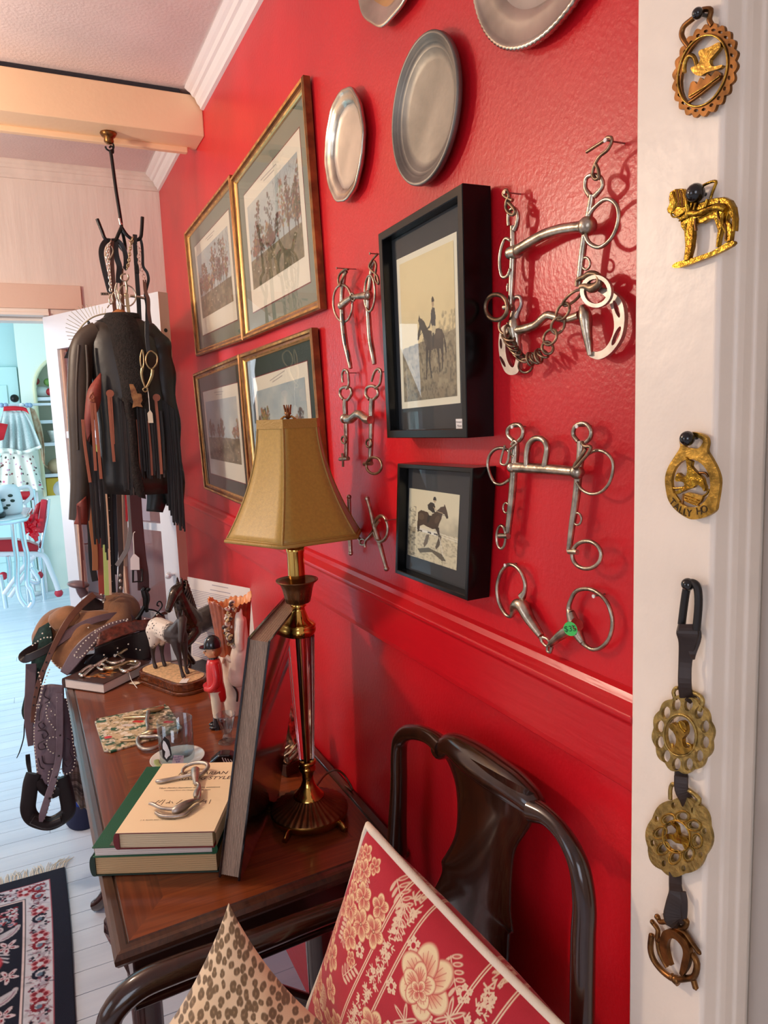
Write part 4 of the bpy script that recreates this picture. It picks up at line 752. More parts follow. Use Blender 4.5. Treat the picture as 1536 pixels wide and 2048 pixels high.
b = MB(); a, c = .0203/.505, .0203/1.33; slab(b, a,c,1-a,1-c, TZ-.02, TZ-.0003, m_tw2)
for (u0,v0,u1,v1,m) in ((.17,.075,.83,.16,m_tw),(.17,.16,.83,.84,m_tw),(.17,.84,.83,.925,m_tw),): slab(b, u0,v0,u1,v1, TZ-.0005, TZ, m)
b.add([tq(a,c,TZ-.0001), tq(.17,.075,TZ-.0001), tq(.83,.075,TZ-.0001), tq(1-a,c,TZ-.0001)], [(0,3,2,1)], m_tw); b.build('inlaid_top', parent=tt)
b = MB(); slab(b, .045,.018,.985,.982, TZ-.115, TZ-.022, m_tdark); b.build('apron', parent=tt, bevel=.003)
b = MB(); slab(b, .036,.012,.99,.02, TZ-.118, TZ-.106, m_tdark); b.build('apron_bead', parent=tt, bevel=.003)
for (x, yy, sx) in ((-.445,1.43,-1),(-.455,2.30,-1),(-.07,1.43,1),(-.07,2.30,1)):
    b = MB(); b.box((x-.032,yy-.032,.63), (x+.032,yy+.032,TZ-.05), m_tdark); b.lathe([(.0,.63),(.03,.63),(.04,.622),(.03,.61),(.045,.60),(.062,.575),(.064,.55),(.055,.52),(.035,.495),(.03,.48),(.038,.47),(.032,.45),(.03,.3),(.026,.15),(.024,.12)], (x,yy,0), 36, m_tdark, None, lambda t, r, z: r*(1+.05*math.cos(12*t)) if .5 < z < .605 else r)
    P = catmull([(x,yy,.14),(x+sx*.006,yy+.01,.08),(x+sx*.03,yy+.03,.035),(x+sx*.05,yy+.05,.014)], 4); b.tube(P, [.026-.0006*i for i in range(len(P))], 10, m=m_tdark); b.build('leg', parent=tt)
b = MB(); b.tube([(-.445,1.43,.2),(-.26,1.6,.24),(-.07,1.43,.2)], .016, 8, m=m_tdark); b.build('stretcher', parent=tt)
# ------------------------------------------------------------------ table lamp
LP = T(619,1619,TZ+.018); YL = LP[1]; XL = LP[0]
m_lbr = mat('antique brass lamp', (168,122,62), .28, 1.0, var=.12, vscale=25.0); m_lbd = mat('dark bronze lamp', (128,90,58), .36, .9, var=.15, vscale=30.0); m_lgold = mat('polished brass', (220,180,96), .12, 1.0); m_shade = mat('gold satin shade', (176,140,58), .42, var=.04, vscale=200.0, sheen=.3, bump=.05, bscale=500.0); m_shtrim = mat('gold braid trim', (170,134,62), .5, bump=.3, bscale=300.0)
lam = thing('table_lamp', 'brass and glass table lamp with gold bell shade', 'lamp', (XL,YL,TZ))
lz = lambda y, x=600: Y(x, y, YL)[2]
pm = lambda y: pxm(Y(600, y, YL))
O = (XL,YL,0); RC = rotz(math.atan2(-.313,.95))
z0 = TZ
b = MB(); R1 = 78*pm(1621)
b.lathe([(0,z0+.006),(R1*.9,z0+.006),(R1*.97,z0+.008),(R1*.99,z0+.018),(R1,z0+.020),(R1*.985,z0+.023)], O, 48, m_lbr); b.build('base_rim', parent=lam)
b = MB(); b.lathe([(R1*.985,z0+.023),(R1*.95,z0+.026),(R1*.75,z0+.033),(R1*.5,z0+.042),(R1*.40,z0+.048)], O, 144, m_lbd, None, lambda t, r, z: r*(1+.03*math.cos(36*t)) if z0+.024 < z < z0+.045 else r); b.build('fluted_base', parent=lam)
zg0, zg1 = lz(1523,617), lz(1266,605)
b = MB(); r_ = lambda px, y: px*pm(y)
zf = z0+.047; b.lathe([(r_(31,1590),zf),(r_(30,1590),zf+.004),(r_(25,1580),zf+.008),(r_(15,1565),zf+.022),(r_(11,1555),zf+.034),(r_(12,1548),zg0-.022),(r_(16,1540),zg0-.016),(r_(17,1536),zg0-.010),(r_(13,1532),zg0-.006),(r_(18,1528),zg0-.002),(r_(18,1525),zg0+.003),(r_(15,1523),zg0+.004)], O, 32, m_lgold); b.build('lower_stem', parent=lam)
b = MB(); b.lathe([(r_(13.5,1520),zg0+.002),(r_(15,1510),zg0+.01),(r_(22,1400),(zg0+zg1)*.5),(r_(28,1275),zg1-.006),(r_(27.5,1270),zg1)], O, 60, None, None, lambda t, r, z: r*(1+.035*math.cos(15*t)))
b.build('glass_column', solidglass('lamp crystal', (255,248,244), 1.38), lam); b2 = MB(); b2.tube([(XL,YL,zg0),(XL,YL,zg1)], .0045, 10, m=m_lbr); b2.build('centre_rod', parent=lam)
zc = lz(1160,600); zcb = lz(1206,601)
b = MB(); b.lathe([(r_(27,1268),zg1-.003),(r_(32,1264),zg1+.004),(r_(33,1257),zg1+.010),(r_(31,1254),zg1+.013),(r_(33,1250),zg1+.017),(r_(30,1246),zg1+.021),(r_(20,1238),zg1+.028),(r_(13,1225),zcb-.012),(r_(12,1218),zcb-.008),(r_(16,1214),zcb-.004),(r_(13,1211),zcb)], O, 36, m_lgold); b.build('upper_collar', parent=lam)
b = MB(); b.lathe([(r_(13,1210),zcb-.001),(r_(23,1205),zcb+.003),(r_(26,1190),zcb+.014),(r_(29,1175),zc-.016),(r_(34,1165),zc-.006),(r_(42,1160),zc),(r_(42,1158),zc+.002),(r_(34,1160),zc-.001),(r_(18,1168),zc-.008)], O, 72, m_lbd, None, lambda t, r, z: r*(1+.05*abs(math.cos(7*t))) if zcb+.002 < z < zc-.007 and r > .02 else r)
for k in range(14):
    a = 2*PI*k/14
    for s_ in (-1,1):
        for j in range(3): zz = zcb+.006+j*.010; ra = r_(24,1200)+j*.0021; b.tube([(XL+ra*math.cos(a),YL+ra*math.sin(a),zz),(XL+(ra+.002)*math.cos(a+s_*.14),YL+(ra+.002)*math.sin(a+s_*.14),zz+.009)], .0011, 5, m=m_lbr)
b.build('leaf_cup', parent=lam)
zs = lz(1098,595)
b = MB(); b.lathe([(r_(16.5,1165),zc-.008),(r_(17,1160),zc-.002),(r_(17,1105),zs-.006),(r_(18.5,1102),zs-.003),(r_(18.5,1096),zs+.004),(r_(14,1094),zs+.006),(0.001,zs+.006)], O, 32, m_lgold); b.build('candle_sleeve', parent=lam)
zb_, zt_ = lz(1072,585), lz(838,584)
b = MB(); b.lathe([(.006,zs+.004),(.009,zs+.012),(.013,zs+.016),(.014,zs+.028),(.024,zs+.045),(.030,zs+.065),(.026,zs+.09),(.012,zs+.105),(.001,zs+.108)], O, 20, mat('frosted bulb', (236,226,206), .2)); b.build('bulb', parent=lam)
b = MB()
for s_ in (-1,1): b.tube(catmull([np.array([XL,YL,0])+RC@np.array([s_*r,0,z]) for r, z in ((.010,zs+.002),(.026,zs+.012),(.036,zs+.04),(.045,zs+.09),(.04,zt_-.05),(.012,zt_+.001),(0,zt_+.002))],3), .0022, 6, m=m_lbr)
b.build('harp', parent=lam)
b = MB(); b.lathe([(.001,zt_+.0),(.006,zt_+.003),(.004,zt_+.007),(.007,zt_+.010),(.005,zt_+.013)], O, 12, m_lbd)
for k in range(6): a = 2*PI*k/6; b.tube([(XL+.004*math.cos(a),YL+.004*math.sin(a),zt_+.012),(XL+.0075*math.cos(a),YL+.0075*math.sin(a),zt_+.026)], [.0022,.0008], 6, m=m_lbd)
b.build('crown_finial', parent=lam)
ANG = [math.radians(a) for a in (8,80,152,188,260,332)]; Rt, Rb = .0605*pm(838)/.001, .1345*pm(1072)/.001
def shade_pt(k, f):
    e = (1-f); r = Rb+(Rt-Rb)*(1-(1-f)**1.85) if True else 0; a = ANG[k % 6]; return np.array([XL,YL,zb_+(zt_-zb_)*f])+RC@np.array([r*math.cos(a), r*math.sin(a)*.96, 0])
b = MB(); rows = []
for i in range(17):
    f = i/16; row = []
    for k in range(6):
        A, B_ = shade_pt(k,f), shade_pt(k+1,f)
        for j in range(6):
            t = j/6; P = A*(1-t)+B_*t; C0 = np.array([XL,YL,P[2]]); P = C0+(P-C0)*(1-.05*math.sin(PI*t)*(1-f)*f*4*.5); row.append(P)
    rows.append(row)
b.grid(rows, m_shade, True); sh = b.build('lamp_shade', parent=lam, solid=.0016)
b = MB()
for k in range(6): b.tube([shade_pt(k,i/16) for i in range(17)], .0016, 6, m=m_shtrim)
for f, r in ((0,.0030),(.02,.0014)): b.tube([shade_pt(k,f)*(1-t)+shade_pt(k+1,f)*t for k in range(6) for t in (0,.25,.5,.75)], r, 8, True, m_shtrim)
rows = [[shade_pt(k,f)*1.0+(shade_pt(k,f)-np.array([XL,YL,shade_pt(k,f)[2]]))*.03 for k in range(6)] for f in (.925,.93,.955,.96,.985,1.0)]
b.grid(rows, m_shtrim, True, False); b.build('shade_trim', parent=sh, solid=.0012)
b = MB(); LB = LP-np.array([0,0,0]);
for s_, a0 in ((1,-.75),(-1,-2.15),(1,1.2),(1,2.6)):
    d = RC@np.array([math.cos(a0),math.sin(a0),0]); b.tube(catmull([np.array([XL,YL,z0+.012])+d*r+np.array([0,0,z]) for r, z in ((R1*.9,0),(R1*1.05,-.002),(R1*1.12,-.009),(R1*1.2,-.0105))],3), .004, 8, m=m_lbr, flat=2.2)
b.build('base_foot', parent=lam)
b = MB(); P = catmull([np.array([XL,YL,z0+.052])+RC@np.array([.012,.012,0]), T(650,1550,z0+.045), T(672,1540,z0+.05), T(690,1552,z0+.03), T(705,1580,z0+.005), T(690,1570,z0+.003)], 5); b.tube(P, .0022, 8, m=mat('brown lamp cord', (96,50,26), .35)); b.build('cord', parent=lam)
# ------------------------------------------------------------------ books
def book(name, label, cat_, O3, ux, uy, uz, L, H, th, cover, pages, spine='x0', jacket=None, board=.0025, over=.003, grp=None, spine_round=True):
    """block L along ux, H along uy, thickness th along uz; spine on the named side ('x0','x1','y0','y1')"""
    t = thing(name, label, cat_, O3, grp); O3 = arr(O3); ux, uy, uz = unit(arr(ux)), unit(arr(uy)), unit(arr(uz))
    def bx(b, a, c, m): b.add([O3+ux*p[0]+uy*p[1]+uz*p[2] for p in [(x,y,z) for z in (a[2],c[2]) for y in (a[1],c[1]) for x in (a[0],c[0])]], [(0,2,3,1),(4,5,7,6),(0,1,5,4),(2,6,7,3),(0,4,6,2),(1,3,7,5)], m)
    for z in (0, th-board): b = MB(); bx(b, (0,0,z), (L,H,z+board), cover); b.build('cover', parent=t, bevel=.0008)
    e = over; s = {'x0':(0,e,L-e,H-e),'x1':(e,e,L,H-e),'y0':(e,0,L-e,H-e),'y1':(e,e,L-e,H)}[spine]
    b = MB(); n = max(4, int((th-2*board)/.0013)); zz0 = board; hh = (th-2*board)/n
    for i in range(n): k = (i % 3)*.0002; bx(b, (s[0]+k+.002*(spine=='x0'), s[1]+k, zz0+i*hh), (s[2]-k-.002*(spine=='x1'), s[3]-k, zz0+(i+.8)*hh), pages)
    bx(b, (s[0]+.003,s[1]+.003,zz0), (s[2]-.003,s[3]-.003,th-board), pages); b.build('page_block', parent=t)
    b = MB(); m8 = 10; out = []
    for i in range(m8+1):
        a = PI*i/m8; out.append((-.006*math.sin(a), th/2-th/2*math.cos(a)))
    prof = [(p[0],p[1]) for p in out]+[(.004,th),(.004,0)]
    if spine[0] == 'x': X0 = O3 if spine == 'x0' else O3+ux*L; sx = ux if spine == 'x0' else -ux; b.prism(prof, H, X0, sx, uz, m=cover, uz=uy)
    else: X0 = O3 if spine == 'y0' else O3+uy*H; sx = uy if spine == 'y0' else -uy; b.prism(prof, L, X0, sx, uz, m=cover, uz=ux)
    b.build('spine', parent=t); return t
m_gr = mat('green book cloth', (14,84,50), .5, bump=.1, bscale=500.0); m_grd = mat('dark green book cloth', (24,48,36), .5); m_pg = mat('tan page edges', (214,178,130), .8); m_pgw = mat('white page edges', (236,224,216), .75); m_pgc = mat('cream page edges', (226,206,170), .8); m_crm = mat('cream dust jacket', (255,230,188), .5); m_redc = mat('red book cloth', (110,26,30), .5)
NL, NR, FL = np.array([-.523,1.289]), np.array([-.326,1.193]), None
ex = unit(NR-NL); ey = np.array([-ex[1], ex[0]]); EX = np.append(ex,0); EY = np.append(ey,0); EZ = np.array([0,0,1.0])
book('book', 'thick dark green hardcover at the bottom of the stack beside the lamp', 'book', np.append(NL,TZ), EX, EY, EZ, .219, .285, .0385, m_grd, m_pg, 'x0', grp='stacked hardcover books on the table')
book('book', 'bright green hardcover with white pages, middle of the stack beside the lamp', 'book', np.append(NL+ex*.004-ey*.006,TZ+.0387), EX, EY, EZ, .212, .29, .020, m_gr, m_pgw, 'x1', grp='stacked hardcover books on the table')
tp = T(212,1703,.8165); b = MB()
bk3 = np.array([-.483,1.250]); ex3 = unit(np.array([.155,-.080])); ey3 = np.array([-ex3[1],ex3[0]]); E3x, E3y = np.append(ex3,0), np.append(ey3,0); Z3 = TZ+.0600
t3 = book('book', 'cream-jacketed book about driving horses on top of the stack', 'book', np.append(bk3,Z3), E3x, E3y, EZ, .168, .248, .030, m_redc, m_pgc, 'x0', board=.002, grp='stacked hardcover books on the table')
b = MB(); o3 = np.append(bk3, Z3+.0301)
def b3(u, v, z): return o3+E3x*u+E3y*v+EZ*z
b.add([b3(-.001,0,0), b3(.169,0,0), b3(.169,.248,0), b3(-.001,.248,0), b3(-.001,0,.0006), b3(.169,0,.0006), b3(.169,.248,.0006), b3(-.001,.248,.0006)], [(0,3,2,1),(4,5,6,7),(0,1,5,4),(1,2,6,5),(2,3,7,6),(3,0,4,7)], m_crm)
b.add([b3(.169,0,.0006), b3(.169,.248,.0006), b3(.1715,.248,-.004), b3(.1715,.248,-.027), b3(.1715,0,-.027), b3(.1715,0,-.004)], [(0,1,2,5),(5,2,3,4)], m_crm); b.build('dust_jacket', parent=t3)
b = MB(); ink = mat('brown jacket ink', (70,46,34), .7)
for s_, u, v, sz in (('HUNGARIAN',.094,.203,.0165),('DRIVING STYLE',.097,.183,.0165),('by',.088,.163,.006),('Tibor Pettko-Szandtner with the assistance',.083,.148,.0068),('translated from the Hungarian, with notes',.082,.139,.0052),('J. A. ALLEN AND CO LONDON',.060,.038,.0045)): text_into(b, s_, b3(u,v,.0007), E3x, E3y, sz, ink, shear=.18)
r = random.Random(5)
for i in range(16): u = .035+i*.0068; b.tube([b3(u,.092+r.uniform(-.004,.004),.0008),b3(u+r.uniform(-.004,.008),.1+r.uniform(-.004,.006),.0008)], .0006, 4, m=ink)
plabel(b.build('printed_lettering', parent=t3), 'brown printed title and small carriage drawing')
b = MB(); mj = mat('picture jacket', (120,112,96), .5, col2=(40,44,40), vscale=120.0); p0 = np.append(NL+ex*.034-ey*.004, TZ+.0589); b.add([p0, p0+EX*.165, p0+EX*.165+EY*.05, p0+EY*.05]+[q+EZ*.0008 for q in (p0, p0+EX*.165, p0+EX*.165+EY*.05, p0+EY*.05)], [(0,3,2,1),(4,5,6,7),(0,1,5,4),(1,2,6,5),(2,3,7,6),(3,0,4,7)], mj)
tag(b.build('picture_card'), 'narrow black and white picture strip peeking from under the cream book', 'card')
# leaning large book
nb = np.array([-.332,1.168,TZ]); dr = unit(np.array([.15,.25,0])); lean = math.radians(10.5); pr = np.array([dr[1],-dr[0],0]); upv = pr*math.sin(lean)+EZ*math.cos(lean); thd = pr*math.cos(lean)-EZ*math.sin(lean)
m_bk = mat('black glossy cover', (20,14,16), .12, coat=.6); m_plum = mat('plum cover', (40,26,42), .3); m_grey = mat('grey page edges', (176,152,132), .8, var=.15, vscale=900.0, aniso=(1,1,.02))
t = book('book', 'large upright black hardcover leaning toward the lamp', 'book', nb+EZ*.0075, dr, upv, thd, .29, .432, .038, m_bk, m_grey, 'x1', board=.004, over=.004)
# ------------------------------------------------------------------ snaffle lying on the books
z = zm(280,1400,7.68); ZT = Z3+.031
def ttube(b, pts, z0_, m=None, k=4, n=10, closed=False):
    P = [T(x, y, z0_+h) for x, y, r_, h in pts]; C4 = catmull([np.append(p, r_*pxm(p)) for p, (x, y, r_, h) in zip(P, pts)], k, closed); b.tube([c[:3] for c in C4], [c[3] for c in C4], n, closed, m)
t = thing('horse_bit', 'full-cheek snaffle bit lying across the cream book', 'horse bit', T(390,1580,ZT))
b = MB(); ttube(b, z([(250,1245,3.2,.004),(330,1250,4.6,.004),(600,1190,3.8,.005),(790,1150,4.5,.008)]), ZT, m_bright); b.build('cheek_bar', parent=t)
b = MB(); ttube(b, z([(650,1130,3,.004),(665,1060,3.2,.006),(740,1000,3.6,.010),(870,965,4,.014),(1000,970,4.2,.016),(1045,1020,4.2,.014),(1000,1090,4,.010),(930,1150,4,.008),(800,1170,3.6,.006)]), ZT, m_bright); b.build('cheek_ring', parent=t)
b = MB(); ttube(b, z([(850,1080,9,.012),(850,1160,8,.011),(855,1250,5.5,.010),(860,1300,4,.010)]), ZT, m_bright); ttube(b, z([(855,1290,3.5,.011),(880,1280,3.5,.013),(905,1310,3.5,.012),(900,1370,5.5,.010),(870,1440,7,.009),(860,1500,4.5,.009)]), ZT, m_bright); b.build('mouthpiece_half', parent=t)
b = MB(); ttube(b, z([(905,1330,3,.011),(920,1420,3.4,.010),(905,1520,3.6,.009),(870,1540,4,.009),(800,1560,5.5,.010),(690,1620,9,.010),(560,1690,9,.009),(500,1700,6,.009)]), ZT, m_bright); b.build('mouthpiece_half', parent=t)
b = MB(); ttube(b, z([(135,1590,2.8,.012),(200,1600,4,.011),(330,1660,3.5,.009),(520,1680,4,.008)]), ZT, m_bright); ttube(b, z([(240,1730,3.2,.004),(330,1780,4,.004),(520,1790,4,.004),(680,1760,4,.004),(760,1700,3.5,.005),(860,1620,3.5,.006),(910,1600,3,.006)]), ZT, m_bright); b.build('cheek_bar', parent=t)
# ------------------------------------------------------------------ placemat with a bit on it
cv = Canvas(150,150,(200,180,142)); n = cv.noise(9,4,3); n2 = cv.noise(26,6,2); cv.blend(np.clip((n-.52)*7,0,1),(46,98,72)); cv.blend(np.where(n2 > .66,.8,0),(232,222,204)); cv.blend(np.clip((cv.X*1.1-cv.Yc*.4-.55)*3,0,.8)*(n2 < .6),(58,72,66)); cv.blend(np.where(n2 < .28,.85,0),(96,92,66))
for x, y, c in ((.5,.36,(196,40,52)),(.55,.40,(196,40,52)),(.36,.40,(214,206,200)),(.42,.44,(214,206,200)),(.10,.62,(206,50,60)),(.86,.62,(196,60,70)),(.9,.66,(206,90,96)),(.3,.62,(234,226,206)),(.34,.70,(234,226,206))): cv.ell(x,y,.05,.035,c,.4)
mc = [arr(p) for p in ((-.470,2.010),(-.279,2.014),(-.271,1.820),(-.463,1.781))]
def matf(U, V):
    # soft-cornered rectangle
    a = U*2-1; c = V*2-1; rr = np.maximum(np.abs(a),np.abs(c)); k = np.where((np.abs(a)>.86)&(np.abs(c)>.86), 1-.35*((np.abs(a)-.86)*(np.abs(c)-.86))/.0196*.25, 1); a, c = a*k, c*k; u, v = ((a+1)/2)[...,None], ((c+1)/2)[...,None]
    P = mc[0]*(1-u)*(1-v)+mc[1]*u*(1-v)+mc[2]*u*v+mc[3]*(1-u)*v; return np.concatenate([P, np.full(P.shape[:2]+(1,), TZ+.0052)], -1)
tag(pattern_grid('placemat', cv, matf, vcmat('printed placemat', .3, spec=.5), loc=(-.37,1.9,TZ), th=.005), 'small square placemat printed with a hunting scene in green, tan and red', 'placemat')
z = zm(120,1280,5.12); ZP = TZ+.0056
t = thing('horse_bit', 'jointed snaffle bit lying on the hunting placemat', 'horse bit', T(300,1450,ZP))
m_tan = mat('warm nickel', (186,164,130), .28, .95)
b = MB(); ttube(b, z([(655,800,3,.004),(760,795,3.8,.004),(880,790,3.5,.006)]), ZP, m_tan); ttube(b, z([(850,740,3,.006),(920,720,5,.008),(1000,710,5.5,.006),(1055,690,4,.005)]), ZP, m_tan); b.build('cheek_bar', parent=t)
b = MB(); ttube(b, z([(905,735,4,.010),(890,830,3.4,.010),(900,900,3.2,.008),(880,950,3.2,.007),(830,985,3,.006)]), ZP, m_bright); b.build('mouthpiece_half', parent=t)
b = MB(); ttube(b, z([(840,970,4,.007),(930,950,8,.009),(1000,935,6,.007),(1040,900,4,.006)]), ZP, m_tan); b.build('mouthpiece_half', parent=t)
b = MB(); ttube(b, z([(620,1035,2.2,.003),(720,1030,2.6,.003),(800,1020,3,.004)]), ZP, m_tan); ttube(b, z([(800,1010,4,.004),(800,1070,4,.003),(850,1115,4,.003),(940,1115,4,.003),(1020,1080,4,.003),(1040,1020,4,.004),(1000,985,4,.006),(900,990,4,.007),(840,990,4,.006)]), ZP, m_bright, closed=True); b.build('cheek_ring', parent=t)
# ------------------------------------------------------------------ tumbler on a saucer
m_china = mat('white china', (236,236,228), .15, coat=.4); g = glassmat('clear tumbler glass', (232,240,244), .01, 2.1)
SC = np.array([-.314,1.655]); b = MB(); b.lathe([(0,TZ+.004),(.034,TZ+.004),(.040,TZ+.006),(.060,TZ+.0115),(.062,TZ+.0125),(.060,TZ+.010),(.038,TZ+.001),(.036,TZ),(0,TZ)], (SC[0],SC[1],0), 40, m_china)
so = thing('saucer', 'small white saucer under the etched tumbler', 'saucer', (SC[0],SC[1],TZ)); b.build('plate', parent=so)
b = MB(); m_gp = mat('green painted leaf', (150,160,100), .4)
for i in range(9): a = 2.9+.12*i; c = np.array([SC[0]+.047*math.cos(a), SC[1]+.047*math.sin(a), TZ+.0095]); b.sphere(c, (.007,.007,.0012), m_gp, 8, 5)
b.build('painted_garland', parent=so)
b = MB(); R_ = .0395; H_ = .098; zb0 = TZ+.0066
b.lathe([(0,zb0),(R_-.004,zb0),(R_-.001,zb0+.003),(R_,zb0+.01),(R_+.0008,zb0+H_-.001),(R_-.0004,zb0+H_),(R_-.0014,zb0+H_-.001),(R_-.0016,zb0+.02),(R_-.004,zb0+.014),(0,zb0+.012)], (SC[0],SC[1],0), 48)
tb = thing('tumbler', 'clear glass tumbler with etched horse head, standing on the saucer', 'glass', (SC[0],SC[1],TZ+.0066)); b.build('glass_body', g, tb)
def oncyl(a, h, r=R_+.0012): return np.array([SC[0]+r*math.cos(a), SC[1]+r*math.sin(a), zb0+h])
b = MB(); a0 = math.atan2(-1.655,-.236)-.62; md = mat('black etched ground', (24,22,24), .4); mw = mat('white etched horse', (232,234,238), .6)
def cylpoly(b, pts, m, r): P = [oncyl(a0+x, y, r) for x, y in pts]; b.add(P+[oncyl(a0+x, y, r-.0006) for x, y in pts], [tuple(range(len(P)))], m)
hexp = [(-.30,.058),(-.03,.074),(.26,.064),(.32,.03),(.02,.012),(-.28,.022)]; cylpoly(b, hexp, md, R_+.0014); cylpoly(b, [(-.20,.054),(-.12,.064),(0,.062),(.12,.053),(.22,.040),(.24,.030),(.10,.026),(0,.020),(-.12,.026),(-.04,.038),(-.20,.044)], mw, R_+.0018)
plabel(b.build('etched_emblem', parent=tb), 'black and white etched horse head emblem')
b = MB(); c = T(340,1512,TZ+.03); ux = unit(np.array([.95,-.3,0])); uy = unit(np.array([-.05,-.1,.9])); c = np.array([SC[0],SC[1],0])+np.append(unit(c[:2]-SC)*(R_+.0015), TZ+.026)
nrm = unit(np.array([CAM[0]-SC[0],CAM[1]-SC[1],0])); ux = np.array([-nrm[1],nrm[0],0]); c = np.array([SC[0],SC[1],TZ+.026])+nrm*(R_+.0022); b.prism([(-.014,-.011),(.012,-.012),(.014,.006),(-.008,.011)], .0004, c, ux, EZ, m=mat('pale price label', (226,218,236), .6))
for i in range(3): text_into(b, ('Fox glass','horse','$28')[i], c+EZ*(.006-.006*i)+nrm*.0004, ux, EZ, .0058, mat('violet pen', (90,70,170), .7))
plabel(b.build('price_label', parent=tb), 'handwritten price label')
# ------------------------------------------------------------------ figurines on the table
def horse_skin(b, M4, legs, neck, head, ears, tail, barrel=None):
    """limbs as overlapping tapered tubes in horse units (withers at 1), mapped by M4"""
    def tr(pts): return [M4(p[:3]) for p in pts], [p[3]*M4.s for p in pts]
    for ch in [barrel or [(-.50,0,.86,.13),(-.42,0,.86,.19),(-.2,0,.835,.20),(.1,0,.80,.205),(.32,0,.80,.19),(.43,0,.80,.12)]]+[neck, head, tail]+legs+ears:
        P, R = tr(ch); C4 = catmull([np.append(p, r) for p, r in zip(P, R)], 4); b.tube([c[:3] for c in C4], [max(c[3], .0008) for c in C4], 12)
        b.sphere(P[0], R[0], None, 10, 8); b.sphere(P[-1], R[-1], None, 10, 8)
class HM:
    def __init__(s, o, ang, sc_): s.o = arr(o); s.R = rotz(ang); s.s = sc_
    def __call__(s, p): return s.o+s.R@(arr(p)*s.s)
STAND_F = lambda y, dx=0.0, fx=0.0: [(.32,y*.9,.72,.11),(.33+dx*.3,y,.52,.075),(.33+dx*.6,y,.40,.055),(.33+dx*.8,y,.22,.034),(.335+dx,y,.10,.036),(.37+dx+fx,y,.035,.046)]
STAND_H = lambda y, dx=0.0: [(-.40,y*.8,.80,.17),(-.38+dx*.3,y,.62,.125),(-.45+dx*.6,y,.46,.068),(-.47+dx*.9,y,.28,.038),(-.45+dx,y,.11,.038),(-.41+dx,y,.035,.046)]
NECK = [(.30,0,.86,.18),(.46,0,1.02,.135),(.56,0,1.20,.10),(.60,0,1.30,.085)]; HEAD = [(.58,0,1.30,.085),(.68,0,1.24,.085),(.80,0,1.11,.06),(.90,0,.99,.052)]
EARS = [[(.56,y,1.36,.03),(.555,y*1.2,1.42,.026),(.55,y*1.2,1.47,.01)] for y in (-.045,.045)]; TAIL = [(-.55,0,.95,.045),(-.64,0,.85,.06),(-.64,0,.6,.06),(-.60,0,.38,.035),(-.57,0,.3,.012)]
# spotted horse on a wooden plinth
ax = unit(np.array([.42,-.905,0])); ay = np.array([-ax[1],ax[0],0]); BC = np.array([-.232,2.185,TZ])
t = thing('horse_figurine', 'white-rumped spotted horse figurine on an oval-ended wooden plinth', 'figurine', BC)
def stadium(L, w_, n=10): return [(L/2-w_*.75/2+w_*.5*math.cos(a)*.75, (w_/2)*math.sin(a)) for a in [(-PI/2+PI*i/n) for i in range(n+1)]]+[(-L/2+w_*.75/2+w_*.5*math.cos(a)*.75, (w_/2)*math.sin(a)) for a in [(PI/2+PI*i/n) for i in range(n+1)]]
m_plinth = woodmat('plinth wood', (72,32,16), (120,62,30), .2, 0, 6.0, .5)
b = MB(); b.prism(stadium(.268,.126), .010, BC, ax, ay, m=m_plinth); b.prism(stadium(.254,.112), .024, BC+EZ*.010, ax, ay, m=m_plinth); b.build('plinth', parent=t, bevel=.003, seg=3)
b = MB(); b.prism(stadium(.236,.094), .0025, BC+EZ*.034, ax, ay, m=mat('sandy ground', (222,184,138), .9, var=.1, vscale=120.0, bump=.4, bscale=300.0)); b.build('ground_patch', parent=t, bevel=.001)
m_app = mat('spotted horse coat', (226,216,204), .5); nt = m_app.node_tree; bs_ = nt.nodes['Principled BSDF']
tc = nt.nodes.new('ShaderNodeTexCoord'); dp = nt.nodes.new('ShaderNodeVectorMath'); dp.operation = 'DOT_PRODUCT'; dp.inputs[1].default_value = tuple(ax); nt.links.new(tc.outputs['Object'], dp.inputs[0])
nz = nt.nodes.new('ShaderNodeTexNoise'); nz.inputs['Scale'].default_value = 130; nt.links.new(tc.outputs['Object'], nz.inputs['Vector'])
ma = nt.nodes.new('ShaderNodeMath'); ma.operation = 'MULTIPLY_ADD'; ma.inputs[1].default_value = .055; nt.links.new(nz.outputs['Fac'], ma.inputs[0]); nt.links.new(dp.outputs['Value'], ma.inputs[2])
r1 = nt.nodes.new('ShaderNodeValToRGB'); r1.color_ramp.elements[0].position = .028; r1.color_ramp.elements[1].position = .045; nt.links.new(ma.outputs[0], r1.inputs[0])
sx = nt.nodes.new('ShaderNodeSeparateXYZ'); nt.links.new(tc.outputs['Object'], sx.inputs[0]); mz = nt.nodes.new('ShaderNodeMath'); mz.operation = 'MULTIPLY_ADD'; mz.inputs[1].default_value = .03; nt.links.new(nz.outputs['Fac'], mz.inputs[0]); nt.links.new(sx.outputs['Z'], mz.inputs[2])
r2 = nt.nodes.new('ShaderNodeValToRGB'); r2.color_ramp.elements[0].position = .118; r2.color_ramp.elements[1].position = .130; nt.links.new(mz.outputs[0], r2.inputs[0])
inv = nt.nodes.new('ShaderNodeMath'); inv.operation = 'SUBTRACT'; inv.inputs[0].default_value = 1; nt.links.new(r2.outputs[0], inv.inputs[1]); mx = nt.nodes.new('ShaderNodeMath'); mx.operation = 'MAXIMUM'; nt.links.new(inv.outputs[0], mx.inputs[0]); nt.links.new(r1.outputs[0], mx.inputs[1])
